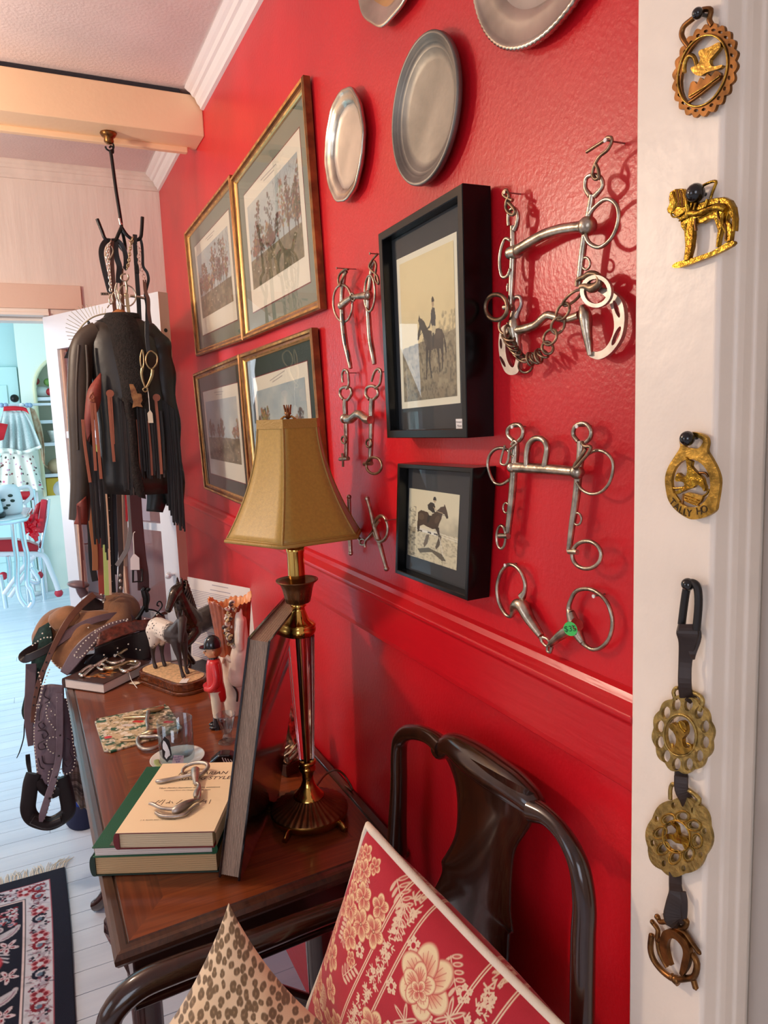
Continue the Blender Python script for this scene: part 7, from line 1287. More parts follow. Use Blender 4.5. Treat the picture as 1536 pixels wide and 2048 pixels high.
b = MB(); P = rp([p+(yo,) for p in z4([(200,1330),(310,1330)])]); b.ribbon(P, .0040, .0014, m_steel)
for x in (225,255,285): P = rp([p+(yo-.0022,) for p in z4([(x-8,1330),(x+8,1330)])]); b.ribbon(P, .0018, .0006, m_blk)
b.build('slotted_shank', parent=t)
b = MB(); rtube(b, [p+(yo,) for p in z4([(330,1330),(310,1400),(325,1460),(360,1420),(345,1350),(380,1310),(400,1380),(430,1400),(420,1330)])], .0022, m_steel); rtube(b, [p+(yo,) for p in z4([(310,1470),(285,1510)])], .0018, m_steel); rtube(b, [p+(yo,) for p in z4([(400,1200),(385,1280),(410,1390),(440,1480),(455,1530)])], .0022, m_chw); b.build('hooks', parent=t)
# ------------------------------------------------------------------ fringed leather jacket on the rack
z2 = zm(0,560,3.657); z5 = zm(120,900,6.025); YJ = 2.31
m_jk = mat('black brown leather', (30,24,20), .42, var=.2, vscale=9.0, bump=.35, bscale=22.0); m_jkl = mat('olive brown leather', (60,49,40), .45, var=.14, vscale=9.0, bump=.3, bscale=24.0); m_shear = mat('dark shearling', (34,28,25), .95, var=.25, vscale=120.0, bump=1.0, bscale=220.0); m_rus = mat('russet leather inset', (122,48,38), .5, var=.12, vscale=20.0); m_thong = mat('russet thong', (146,82,58), .55); m_blackf = mat('black fringe', (16,14,15), .6)
jk = thing('leather_jacket', 'dark brown fringed leather jacket on a wooden hanger under the tack rack', 'jacket', Y(250,1010,YJ+.03))
rd = unit(np.array([.95,-.25,0])); fd2 = np.array([rd[1],-rd[0],0]); fd2 = fd2 if fd2[1] < 0 else -fd2
def jring(xl, xr, y, dep, yl=None, yc=YJ+.04, n=26, wob=0.0):
    A, B = Y(xl, y if yl is None else yl, yc), Y(xr, y, yc-.03); c = (A+B)/2; h = (B-A)/2
    return [c+h*math.cos(a)+fd2*dep*math.sin(a)*(1+wob*math.sin(5*a)) for a in [2*PI*i/n for i in range(n)]]
b = MB(); rows = [jring(236,250,634,.012), jring(208,274,636,.035), jring(190,296,648,.05), jring(170,312,668,.062), jring(167,322,690,.066), jring(175,326,725,.07), jring(188,330,790,.072,wob=.04), jring(196,336,850,.07,wob=.06), jring(200,340,910,.07,wob=.08), jring(202,344,960,.072,wob=.09), jring(204,344,985,.074,wob=.09)]
b.grid(rows, m_jk, True); b.build('body', parent=jk, solid=.004)
b = MB(); P = catmull(rp([(196,662),(174,676),(163,700),(160,745),(159,810),(163,900),(163,970),(158,1040)], YJ),5); R_ = [.019+.004*math.sin(PI*i/len(P)) for i in range(len(P))]; b.tube(P, R_, 14, m=m_jkl, flat=1.5); sl = b.build('sleeve', parent=jk)
b = MB(); rows = [jring(214,272,646,.036), jring(208,279,636,.040), jring(212,277,629,.036), jring(222,268,630,.030)]; b.grid(rows, m_shear, True); b.build('collar', parent=jk, solid=.005)
b = MB(); P = catmull(rp([(173,690),(176,760),(172,850),(175,930)], YJ-.028),5); b.tube(P, .0045, 8, m=m_jkl); P = catmull(rp([(158,690),(153,780),(156,900)], YJ-.02),5); b.tube(P, .004, 8, m=m_jkl); b.build('sleeve_fold', parent=sl)
b = MB(); P = catmull(rp([(290,664),(312,678),(324,705),(330,760),(338,840),(345,930),(350,1010)], YJ+.0),5); b.tube(P, [.022+.003*math.sin(i) for i in range(len(P))], 14, m=m_jk, flat=1.4); b.build('sleeve', parent=jk)
b = MB(); patch(b, z2, [[(700,300,YJ-.02),(760,285,YJ-.04),(830,262,YJ-.05),(900,255,YJ-.05),(985,290,YJ-.03)],[(790,330,YJ-.05),(850,340,YJ-.065),(920,340,YJ-.07),(980,350,YJ-.06),(1010,360,YJ-.04)],[(830,500,YJ-.06),(880,500,YJ-.07),(950,500,YJ-.075),(1020,520,YJ-.07),(1060,540,YJ-.05)],[(880,720,YJ-.06),(930,720,YJ-.072),(1000,720,YJ-.075),(1060,740,YJ-.07),(1090,760,YJ-.05)],[(905,860,YJ-.058),(930,880,YJ-.068),(960,900,YJ-.07),(1000,920,YJ-.068),(1040,940,YJ-.055)]], m_shear)
patch(b, z2, [[(895,860,YJ-.062),(930,870,YJ-.07),(960,890,YJ-.066)],[(930,1080,YJ-.062),(960,1080,YJ-.07),(985,1080,YJ-.064)],[(945,1300,YJ-.062),(975,1300,YJ-.07),(1000,1300,YJ-.064)],[(950,1450,YJ-.062),(1000,1470,YJ-.07),(1040,1480,YJ-.064)],[(980,1560,YJ-.06),(1030,1590,YJ-.066),(1060,1600,YJ-.06)]], m_shear); plabel(b.build('shearling_lapel', parent=jk, solid=.010), 'dark woolly lapel')
b = MB(); patch(b, z2, [[(735,680,YJ-.035),(740,690,YJ-.04)],[(645,800,YJ-.04),(740,800,YJ-.046)],[(620,960,YJ-.042),(735,900,YJ-.046)],[(620,1060,YJ-.042),(690,1020,YJ-.046)],[(640,1180,YJ-.042),(665,1120,YJ-.046)]], m_rus); plabel(b.build('russet_inset', parent=jk, solid=.003), 'russet leather inset'); b = MB(); patch(b, z2, [[(560,1640,YJ-.026),(630,1580,YJ-.028)],[(560,1720,YJ-.03),(640,1700,YJ-.032)],[(540,1785,YJ-.028),(640,1790,YJ-.03)]], m_rus); plabel(b.build('russet_inset', parent=jk, solid=.003), 'russet leather inset')
def thongs(b, lst, hw, m, yy): 
    for pts in lst: P = catmull(rp(z2(pts), yy),4); b.ribbon(P, hw, .0012, m)
b = MB(); thongs(b, [[(690,900),(710,1100),(740,1455)],[(670,900),(685,1150),(700,1395)],[(795,840),(815,1100),(835,1330)],[(810,850),(825,1100),(830,1200)],[(605,1020),(620,1200),(660,1480)]], .0042, m_thong, YJ-.055); thongs(b, [[(1005,1020),(1020,1200),(1035,1510)],[(1080,1030),(1100,1250),(1110,1430)],[(1140,880),(1160,1100),(1182,1420)]], .0042, m_thong, YJ-.062)
thongs(b, [[(570,1650),(590,1850),(605,2048)],[(580,1660),(590,1900),(600,2048),(612,2250)],[(680,900),(660,1100),(640,1250)]], .0028, mat('dark russet thong', (96,40,32), .5), YJ-.04); b.build('russet_thong', parent=jk)
b = MB(); 
for x, y in ((805,830),(1145,860)): b = MB(); P = Y(*z2([(x,y)])[0], YJ-.062); v = unit(CAM-P); b.tube([P, P+v*.004], .011, 12, m=m_thong); b.build('concho', parent=jk)
b = MB()
for pts in ([(670,830),(690,860),(660,880),(690,890)],[(680,820),(655,860),(690,880)]): b.tube(catmull(rp(z2(pts),YJ-.055),4), .003, 6, m=m_thong)
b.build('lacing_knot', parent=jk)
r = random.Random(8)
for nm, (xa, xb), (ya, yb), yy, lo, hi, nn in (('fringe',(640,740),(1180,1300),YJ-.045,560,760,26),('fringe',(860,935),(860,930),YJ-.066,560,680,20),('fringe',(1190,1290),(880,960),YJ-.045,760,900,34),('fringe',(1000,1180),(930,960),YJ-.06,430,520,30)):
    b = MB()
    for i in range(nn): f = i/(nn-1); x, y = xa+(xb-xa)*f+r.uniform(-3,3), ya+(yb-ya)*f; L = r.uniform(lo,hi); P = rp(z2([(x,y),(x+r.uniform(-6,6)+.04*L,y+L*.5),(x+r.uniform(-8,8)+.07*L,y+L)]), yy+r.uniform(-.006,.006)); b.ribbon(catmull(P,3), .0026, .0010, m_blackf if r.random() < .85 else m_jkl)
    b.build(nm, parent=jk)
b = MB(); patch(b, z2, [[(1060,1480,YJ-.0),(1250,1480,YJ-.0)],[(1075,1580,YJ-.0),(1240,1560,YJ-.0)],[(1070,1690,YJ-.0),(1190,1700,YJ-.0)]], mat('black green leather', (30,40,40), .3, var=.2, vscale=30.0)); b.build('back_flap', parent=jk, solid=.006)
b = MB(); P = Y(238,626,YJ+.04); b.tube(catmull([P+rd*-.035+np.array([0,0,-.03]), P+rd*-.018+np.array([0,0,-.012]), P, P+rd*.018+np.array([0,0,-.012]), P+rd*.035+np.array([0,0,-.03])],5), .009, 8, m=mat('hanger wood', (176,110,60), .4), flat=1.4); b.tube(catmull([P, P+np.array([0,.0,.03]), P+np.array([.012,0,.05]), P+np.array([0,.01,.07]), Y(*z4([(440,1000)])[0],YRK)],4), .002, 6, m=m_steel); plabel(b.build('hanger', parent=jk), 'wooden hanger with steel hook')
# double-ring snaffle with tag over the lapel, animal patch
t = thing('horse_bit', 'small brassy snaffle with two rings and a white tag, hanging over the jacket lapel', 'horse bit', Y(*z2([(1075,700)])[0],YJ-.09)); yy = YJ-.09; m_bz = mat('warm bronze bit', (170,150,112), .3, .95)
def zt2(b, pts, r_, m): b.tube(catmull(rp(z2(pts),yy),4), r_, 8, m=m)
b = MB(); zt2(b, [(1040,510),(1028,560),(1030,620),(1045,650),(1052,600),(1048,540),(1040,510)], .0024, m_bz); b.build('ring', parent=t); b = MB(); zt2(b, [(1110,520),(1145,550),(1150,600),(1125,640),(1100,650),(1070,610),(1070,560),(1090,525),(1110,520)], .0024, m_bz); b.build('ring', parent=t)
b = MB(); P = catmull(rp(z2([(1040,645),(1035,690),(1045,740),(1062,790)]),yy),4); b.tube(P, [.0052-.0002*i for i in range(len(P))], 8, m=m_bz); b.build('mouthpiece_half', parent=t); b = MB(); P = catmull(rp(z2([(1115,655),(1110,700),(1090,750),(1068,790)]),yy),4); b.tube(P, [.0056-.0002*i for i in range(len(P))], 8, m=m_bz); zt2(b, [(1062,785),(1045,800),(1060,818),(1080,805),(1068,785)], .002, m_bz); b.build('mouthpiece_half', parent=t)
b = MB(); zt2(b, [(1080,790),(1088,860),(1095,955)], .0010, mat('white string', (236,232,224), .8)); 
def tagshape(b, zf, pts, yy_, m): P = [Y(q[0],q[1],yy_) for q in zf(pts)]; Q = [p+np.array([0,.0012,0]) for p in P]; n = len(P); b.add(P+Q, [tuple(range(n)),tuple(range(2*n-1,n-1,-1))]+[(i,(i+1) % n,n+(i+1) % n,n+i) for i in range(n)], m)
tagshape(b, z2, [(1098,950),(1115,975),(1122,1045),(1085,1045),(1078,975)], yy, mat('cream hang tag', (234,222,198), .7)); plabel(b.build('price_tag', parent=t), 'cream paper tag')
tk = thing('bridle_strap', 'thin black strap carrying the two-ring snaffle in front of the jacket', 'strap', Y(*z2([(1060,400)])[0],YJ-.085), 'tack hanging from the iron rack'); b = MB(); P = catmull(rp(z2([(1075,300),(1075,400),(1080,470),(1090,530)]), YJ-.084),4); b.ribbon(P, .006, .0015, m_blk); b.build('leather', parent=tk)
b = MB(); tagshape(b, z2, [(945,760),(975,762),(995,800),(1005,830),(1035,832),(1042,880),(1030,905),(1045,930),(1000,925),(968,937),(975,890),(962,850),(955,810)], YJ-.086, mat('fox patch tan', (176,128,80), .7, col2=(92,46,30), vscale=45.0)); tag(b.build('fox_patch', bevel=.0006), 'small tan and brown fox-shaped patch pinned to the jacket lapel', 'patch')
# ------------------------------------------------------------------ belts and straps hanging below the jacket
YB = 2.545
def belt(name, label, cat, pts, hw, m, extra=None, yy=YB):
    t = thing(name, label, cat, Y(*z5([pts[0][:2]])[0], yy), 'belts hanging under the jacket'); b = MB(); P0 = z5(pts); P = catmull([Y(p[0],p[1],yy) for p in P0],5); P = [P[0]+np.array([0,0,.16])]+P; b.ribbon(P, [hw*pxm(p)/6.025 for p in P], .002, m); b.build('strap', parent=t)
    if extra: extra(t, P, yy)
    return t
def studs(cols, m, r_=.0026):
    def f(t, P, yy):
        b = MB()
        for k, p in enumerate(P[::2]): v = unit(CAM-p); b.sphere(p+v*.0035+np.array([cols,0,0]), r_, m, 6, 4)
        b.build('studs', parent=t)
    return f
belt('belt', 'tan brown leather belt, farthest left below the jacket', 'belt', [(370,760),(390,950),(420,1200),(425,1450)], 34, mat('tan belt', (150,92,52), .45))
belt('belt', 'black belt with rounded tip behind the tan one below the jacket', 'belt', [(370,1000),(380,1250),(400,1450),(425,1580)], 36, m_blackf, yy=YB+.02)
belt('belt', 'red-brown belt left of the pale green one below the jacket', 'belt', [(450,900),(480,1150),(495,1450),(510,1740)], 38, mat('red brown belt', (150,58,42), .45), yy=YB+.012)
belt('belt', 'pale green and beige belt with dotted pattern, below the jacket', 'belt', [(515,520),(540,900),(555,1200),(575,1750)], 36, mat('pale green belt', (176,196,116), .6), lambda t, P, yy: (lambda b: (b.ribbon([p+np.array([.009,0,0])+unit(CAM-p)*.0022 for p in P], .0042, .0006, mat('beige belt edge', (214,178,150), .6)), plabel(b.build('edge_band', parent=t), 'beige edge band')))(MB()), yy=YB+.004)
belt('belt', 'black belt with small silver studs, below the jacket', 'belt', [(595,520),(600,900),(615,1300),(640,1720)], 34, m_blackf, studs(-.001, m_bright, .0019), yy=YB+.01)
belt('belt', 'navy blue belt beside the silver-studded one', 'belt', [(655,520),(660,900),(670,1200),(655,1500)], 30, mat('navy belt', (26,28,44), .4), yy=YB+.022)
belt('belt', 'dark brown belt with bright oval conchos at its lower end', 'belt', [(710,520),(720,900),(735,1300),(725,1720)], 30, mat('dark brown belt', (58,38,32), .4), lambda t, P, yy: (lambda b: ([b.sphere(Y(*z5([(x,y)])[0],yy)+np.array([0,-.005,0]), (.0055,.0025,.007), m_bright, 10, 6) for x, y in ((728,1510),(728,1575),(732,1660))], b.build('conchos', parent=t)))(MB()), yy=YB+.006)
belt('belt', 'pinkish beige belt between the dark brown belt and the grey strap', 'belt', [(775,520),(780,900),(785,1150),(775,1400)], 34, mat('pinkish belt', (206,170,154), .6), yy=YB+.02)
belt('belt', 'narrow bright red belt below the jacket', 'belt', [(790,520),(800,700),(805,860)], 14, mat('bright red belt', (196,36,48), .4), yy=YB+.012)
belt('strap', 'grey webbing strap curling left below the jacket', 'strap', [(828,520),(848,800),(850,970),(810,1180),(740,1310),(685,1395)], 28, mat('grey webbing', (120,116,118), .8), yy=YB-.006)
belt('belt', 'wide dark maroon leather strap, farthest right below the jacket', 'belt', [(905,500),(925,800),(945,1050),(970,1300),(1000,1500),(1005,1690)], 66, mat('maroon leather', (66,20,22), .35), lambda t, P, yy: (lambda b: (b.tube(catmull([Y(*q,yy-.01) for q in z5([(880,1440),(990,1440),(990,1580),(880,1590),(880,1440)])],1), .004, 6, m=m_blk), plabel(b.build('square_buckle', parent=t), 'dark square buckle')))(MB()), yy=YB-.012)
t = thing('price_tag', 'white paper price tag on a string in front of the maroon strap', 'tag', Y(*z5([(900,1350)])[0],YB-.05)); b = MB(); tagshape(b, z5, [(885,1255),(905,1255),(955,1300),(960,1445),(850,1445),(848,1310)], YB-.05, mat('white price tag', (240,236,236), .6)); b.build('paper', parent=t); b = MB(); b.tube(catmull(rp(z5([(905,985),(885,1010),(885,1100),(893,1260)]),YB-.05),4), .0014, 5, m=mat('white string', (236,232,224), .8)); b.build('string', parent=t)
b = MB(); b.tube(catmull(rp(z5([(1020,1660),(1000,1700),(1050,1690),(1070,1660)]),YB-.02),4), .008, 8, m=m_iron); b.tube(catmull(rp(z5([(1010,1690),(1040,1780),(1035,1880),(1050,1950)]),YB-.02),4), [.010,.011,.012,.013,.012,.012,.011,.010,.009,.008,.007,.006,.006][:13], 8, m=m_iron)
b.tube(catmull(rp(z5([(1020,1880),(960,1990),(920,2040)]),YB-.02),4), .007, 6, m=m_iron); b.tube(catmull(rp(z5([(1050,1920),(1130,1930),(1190,1960),(1240,2000)]),YB-.02),4), .003, 6, m=m_iron); b.tube(catmull(rp(z5([(1140,2010),(1190,1940),(1230,1880),(1215,1830),(1180,1830),(1170,1870),(1195,1880)]),YB-.02),4), .0026, 6, m=m_iron); q0 = Y(*z5([(960,1990)])[0],YB-.02); b.tube([q0, np.array([q0[0],q0[1],.0])], .006, 6, m=m_iron)
tag(b.build('iron_stand', recalc=True), 'black wrought iron stand with a small figure and scroll, right of the hanging belts', 'stand')
# sunburst wire ornament and hair accessories on the door
hc_ = z2([(745,420)])[0]; t = thing('sunburst_headband', 'fine wire sunburst headband hanging on the white door', 'headband', Y(hc_[0],hc_[1],2.46)); m_wire = mat('pale brass wire', (190,180,150), .35, .6)
def hb_(b, pts, r_): b.tube(catmull(rp(z2(pts),2.46),4), r_, 6, m=m_wire)
b = MB(); hb_(b, [(550,425),(575,370),(620,315),(680,272),(750,250),(820,245),(880,262)], .0026); hb_(b, [(590,400),(640,350),(720,330),(790,340)], .0016); b.build('band', parent=t); b = MB()
for i in range(17):
    a = PI*1.02-.05-i*.105; x, y = 750+190*math.cos(a)*1.0, 430-185*math.sin(a); L = 60+55*math.sin(i*PI/14); b.tube(rp(z2([(x,y),(x+L*math.cos(a),y-L*math.sin(a))]),2.46), .0008, 4, m=m_wire)
b.build('rays', parent=t)
b = MB(); b.tube(catmull(rp(z2([(640,312),(650,304),(655,315),(640,318),(660,318),(700,325)]),2.44),4), .0020, 6, m=m_iron); tag(b.build('hair_clip'), 'tiny black looped pin near the sunburst headband', 'pin')
t = thing('hanging_strap', 'black strap with cards and a pink tag hanging beside the left sleeve of the jacket', 'strap', Y(*z2([(535,800)])[0],2.48)); b = MB(); P = catmull(rp(z2([(540,430),(535,600),(530,800),(535,1000),(540,1130)]),2.48),4); b.ribbon(P, .0045, .0015, m_blk); b.build('ribbon', parent=t)
b = MB(); tagshape(b, z2, [(520,455),(548,470),(500,572),(468,572)], 2.475, mat('black card', (36,36,38), .4)); b.build('card', parent=t); b = MB(); tagshape(b, z2, [(510,760),(540,765),(540,835),(515,835),(500,800)], 2.47, mat('pink paper tag', (246,206,190), .6)); plabel(b.build('pink_tag', parent=t), 'pink paper tag'); b = MB(); b.sphere(Y(*z2([(525,1005)])[0],2.475), (.014,.008,.010), mat('tan leather puff', (176,124,70), .6)); b.build('leather_puff', parent=t)
# ------------------------------------------------------------------ kitchen beyond the doorway
z1 = zm(0,560,7.315); z6 = zm(0,760,6.83); z3 = zm(0,960,6.83)
def kp(p, yy): return Y(p[0], p[1], yy)
m_wh = mat('white enamel', (240,242,240), .35); m_chrome = mat('chrome tube', (226,232,238), .12, 1.0); m_redv = mat('red vinyl', (176,20,34), .3)
# aqua panelled door behind the aprons
d = MB(); A = kp(z1([(40,980)])[0],KY-.03); b0 = kp(z1([(300,1000)])[0],KY-.03)
t3_ = MB(); t3_.box((-1.35,KY-.05,0), (-.62,KY,2.12), m_cyan); dk = struct(t3_.build('door_3', bevel=.004))
pn = MB(); pn.box((-1.25,KY-.06,1.2), (-.72,KY-.05,1.95), m_cyan); pn.build('door_panel', parent=dk, bevel=.006); pn = MB(); pn.box((-1.25,KY-.06,.25), (-.72,KY-.05,1.0), m_cyan); pn.build('door_panel', parent=dk, bevel=.006)
kb = kp(z1([(212,1732)])[0],KY-.12); pn = MB(); pn.tube([kb, (kb[0],KY-.05,kb[2])], .012, 8, m=m_iron); pn.sphere(kb, .038, m_iron, 14, 10); pn.build('door_knob', parent=dk)
# arched cabinet
CXL = kp(z6([(490,300)])[0],7.45)[0]; CXR = CXL+.62; CY0 = 7.45
cb = thing('corner_cabinet', 'arched cream display cabinet with white shelves in the kitchen', 'cabinet', ((CXL+CXR)/2,CY0+.15,0)); ztop = kp(z1([(640,1240)])[0],CY0)[2]
b = MB(); cx_ = (CXL+CXR)/2; ra = (CXR-CXL)/2; arch = [(CXL,.9)]+[(cx_-ra*math.cos(a), ztop-.05-ra*.55+ra*math.sin(a)) for a in [PI*i/18 for i in range(19)]]+[(CXR,.9)]
b.prism([(CXL-.12,0),(CXR+.10,0),(CXR+.10,2.5),(CXL-.12,2.5)], .03, (0,CY0+.03,0), (1,0,0), (0,0,1), [arch], mat('cream cabinet front', (236,240,226), .5)); b.build('front_frame', parent=cb)
b = MB(); b.box((CXL-.12,CY0+.33,0), (CXR+.1,CY0+.35,2.5), mat('cream cabinet inside', (226,224,196), .6)); b.box((CXL-.12,CY0+.03,0), (CXL-.10,CY0+.33,2.5), mat('cream cabinet inside')); b.box((CXR+.08,CY0+.03,0), (CXR+.1,CY0+.33,2.5), mat('cream cabinet inside')); b.build('carcass', parent=cb)
b = MB(); b.tube([np.array([p[0],CY0-.004,p[1]]) for p in arch], .018, 6, m=mat('cream arch bead', (222,214,176), .5)); b.build('arch_moulding', parent=cb)
SZ = []
for yy in (235,550,860,1290,1830):
    zz = kp(z6([(600,yy)])[0],CY0)[2]; SZ.append(zz); b = MB(); b.box((CXL-.08,CY0+.002,zz-.03), (CXR+.06,CY0+.33,zz), m_wh); b.build('shelf', parent=cb)
def onshelf(x, k): q = kp(z6([(x,235)])[0],CY0+.08); return np.array([q[0],CY0+.10,SZ[k]])
p = onshelf(590,0); t = thing('china_figurine', 'small china bird figurine with red and green flowers on the top cabinet shelf', 'figurine', p); b = MB(); b.sphere(p+np.array([0,0,.055]), (.09,.04,.05), m_china); b.sphere(p+np.array([-.07,0,.10]), (.03,.03,.03), m_china); b.build('body', parent=t); b = MB()
for dx, dz, c_ in ((-.05,.15,(150,50,40)),(.06,.05,(190,40,50)),(.05,.14,(110,150,70)),(.09,.12,(110,150,70))): b.sphere(p+np.array([dx,-.03,dz]), .035, mat('petal %d %d %d' % c_, c_, .5), 8, 6)
b.build('flowers', parent=t)
p = onshelf(700,2); t = thing('gravy_boat', 'cream gravy boat on the third cabinet shelf', 'dish', p); b = MB(); b.lathe([(.001,0),(.05,0),(.04,.02),(.07,.06),(.10,.11),(.095,.112),(.03,.03),(.001,.025)], p, 20, m_china, None, lambda q, r, z: r*(1+.3*math.cos(q)*(z > .05))); b.build('bowl', parent=t)
p = onshelf(700,3); t = thing('teapot', 'tan pottery teapot on the fourth cabinet shelf', 'teapot', p); b = MB(); b.lathe([(.001,0),(.06,0),(.09,.05),(.085,.10),(.05,.13),(.02,.14),(.001,.15)], p, 20, mat('tan pottery', (206,176,140), .3)); b.tube(catmull([p+np.array([-.08,0,.05]),p+np.array([-.13,0,.09]),p+np.array([-.16,0,.13])],3), .014, 8, m=mat('tan pottery')); b.build('pot', parent=t)
p = onshelf(735,4)+np.array([0,-.02,0]); t = thing('yellow_box', 'yellow and white printed tin on the lowest visible cabinet shelf', 'tin', p); b = MB(); b.box((-.14,-.05,0), (.14,.05,.33), mat('yellow tin', (216,176,50), .4), None, p); b.build('tin', parent=t, bevel=.008); b = MB(); b.lathe([(.001,0),(.085,0),(.085,.004),(.001,.005)], p+np.array([0,-.05,.22]), 20, m_wh, np.array([[1,0,0],[0,0,-1.0],[0,1.0,0]])); b.lathe([(.001,0),(.055,0),(.055,.004),(.001,.005)], p+np.array([.05,-.05,.09]), 20, mat('grey print', (150,150,140), .5), np.array([[1,0,0],[0,0,-1.0],[0,1.0,0]])); b.build('printed_discs', parent=t)
# aprons on a stand
YA = 7.2
def cloth(b, zf, rows, m, yy, amp, fr, k=6):
    R_ = [catmull([kp(q, yy) for q in zf(row)], k) for row in rows]; out = []
    for i, row in enumerate(R_): n = len(row); out.append([p+np.array([0,amp*(i/(len(R_)-1))*math.sin(fr*j/n*2*PI),0]) for j, p in enumerate(row)])
    cols = [catmull([out[i][j] for i in range(len(out))], 4) for j in range(len(out[0]))]; b.grid([[c[i] for c in cols] for i in range(len(cols[0]))], m)
m_ging = mat('grey check cotton', (196,208,206), .85, var=.06, vscale=90.0); ap = thing('apron', 'grey checked apron with red waistband and red pocket in the kitchen', 'apron', kp(z6([(200,900)])[0],YA))
b = MB(); cloth(b, z6, [[(40,420),(150,425),(260,430),(340,430)],[(-20,650),(150,660),(290,660),(450,640)],[(-60,960),(150,960),(320,985),(560,910)]], m_ging, YA, .05, 5); b.build('skirt', parent=ap, solid=.008)
b = MB(); cloth(b, z6, [[(-60,930),(150,935),(320,965),(560,890)],[(-60,1000),(150,1005),(320,1015),(565,930)]], mat('white hem', (240,238,226), .85), YA-.06, .03, 5); plabel(b.build('hem', parent=ap, solid=.006), 'white hem')
b = MB(); cloth(b, z6, [[(50,362),(200,355),(340,375),(370,400)],[(45,425),(200,420),(330,425),(400,470)]], mat('red cotton', (206,26,40), .8), YA-.03, .0, 1); plabel(b.build('waistband', parent=ap, solid=.01), 'red waistband')
b = MB(); cloth(b, z6, [[(-60,580),(20,590),(110,605)],[(-60,850),(0,830),(50,815)]], mat('red cotton'), YA-.09, .0, 1); plabel(b.build('pocket', parent=ap, solid=.01), 'red pocket')
def floral():
    c = Canvas(110,120,(238,234,222)); r = random.Random(4)
    for i in range(60): x, y = r.random(), r.random()**.7; c.ell(x, y, r.uniform(.015,.035), r.uniform(.012,.03), r.choice([(206,110,140),(110,70,64),(60,66,60),(200,160,180),(150,80,80)]), r.random()*3)
    return c
def floralf(U, V): 
    TL, TR, BR, BL = [kp(q, YA+.10) for q in z6([(20,980),(430,960),(600,1500),(-60,1540)])]; u, v = U[...,None], V[...,None]; return TL*(1-u)*(1-v)+TR*u*(1-v)+BR*u*v+BL*(1-u)*v+np.array([0,1,0])*(.035*np.sin(U*20)*V)[...,None]
tag(pattern_grid('apron', floral(), floralf, vcmat('floral cotton', .85), loc=kp(z6([(200,1300)])[0],YA+.1), th=.006), 'white apron with pink and brown flowers below the grey checked one', 'apron')
b = MB(); cloth(b, z6, [[(400,360),(430,380),(470,400)],[(470,640),(510,650),(560,600)],[(540,900),(575,900),(600,860)],[(580,1100),(600,1150),(610,1160)]], mat('floral sash', (222,206,176), .85, col2=(170,110,70), vscale=12.0), YA+.06, .02, 2); tag(b.build('scarf', solid=.006), 'cream and orange floral scarf hanging right of the aprons', 'scarf')
as_ = thing('apron_stand', 'slim pole stand with a row of pegs carrying the aprons', 'stand', (kp(z6([(200,350)])[0],YA+.16)[0], YA+.16, 0)); q = kp(z6([(200,345)])[0],YA+.16); b = MB(); b.tube([(q[0],q[1],0),(q[0],q[1],q[2])], .015, 8, m=m_wh); b.lathe([(.001,0),(.07,0),(.07,.02),(.001,.03)], (q[0],q[1],0), 24, m_wh); b.build('pole', parent=as_); b = MB(); b.tube([q+np.array([-.25,-.06,0]), q+np.array([.30,-.06,0])], .012, 8, m=m_wh); b.build('peg_rail', parent=as_)
b = MB()
for x in (20,80,300,370,410): c = kp(z6([(x,345)])[0],YA+.02); b.sphere(c, .022, mat('blue china peg', (150,170,200), .3) if x % 3 else m_wh, 8, 6)
b.build('china_peg', parent=as_)
# chrome dinette table and red chairs
YT = 5.85; tb_ = thing('dinette_table', 'chrome-legged dinette table with grey marbled top in the kitchen', 'table', kp(z3([(250,1700)])[0],YT)*np.array([1,1,0])); tl = kp(z3([(340,520)])[0],YT); bk = kp(z3([(460,280)])[0],YT+1.0)
TZK = tl[2]; b = MB(); out = [(tl[0]-1.0,YT-.02),(tl[0]-.10,YT-.02),(tl[0],YT+.08),(tl[0]+.04,YT+.75),(tl[0]-.05,YT+.85),(tl[0]-1.0,YT+.85)]; b.prism(out, .03, (0,0,TZK-.03), (1,0,0), (0,1,0), m=mat('grey marbled laminate', (206,214,220), .2, var=.08, vscale=9.0)); b.build('top', parent=tb_, bevel=.006); b = MB(); b.tube([np.array([p[0],p[1],TZK-.02]) for p in out], .016, 8, True, m_chrome); b.build('chrome_edge', parent=tb_)
for dx, pts in ((0,[(175,560),(200,850),(230,1080),(235,1400),(270,1600),(345,1715)]),(1,[(285,560),(330,850),(370,1050),(370,1400),(420,1500),(450,1650),(400,1740)])): b = MB(); b.tube(catmull([kp(q, YT+.10+.12*dx) for q in z3(pts)],5), .019, 10, m=m_chrome); b.build('leg', parent=tb_)
for pts in ([(50,1560),(200,1350),(330,1180),(480,1040)],[(130,1600),(300,1350),(400,1210)]): b = MB(); b.tube(catmull([kp(q, YT+.3) for q in z3(pts)],4), .016, 8, m=m_wh); b.build('cross_brace', parent=tb_)
for pts in ([(0,1300),(40,1500),(80,1750)],[(110,1040),(130,1200),(130,1400)]): b = MB(); b.tube(catmull([kp(q, YT+.4) for q in z3(pts)],4), .018, 8, m=m_chrome); b.build('leg', parent=tb_)
YC = 6.75; rc = thing('dinette_chair', 'red vinyl dinette chair with bent chrome legs behind the dinette table', 'chair', kp(z3([(480,1500)])[0],YC)*np.array([1,1,0]))
b = MB(); cloth(b, z3, [[(560,270),(600,265),(640,275)],[(540,450),(585,460),(620,450)],[(500,700),(545,720),(590,715)]], mat('bright red vinyl', (206,44,60), .3), YC, 0, 1); cloth(b, z3, [[(490,340),(560,290)],[(430,500),(530,480)],[(340,640),(500,700)]], m_redv, YC+.02, 0, 1); b.build('backrest', parent=rc, solid=.04)
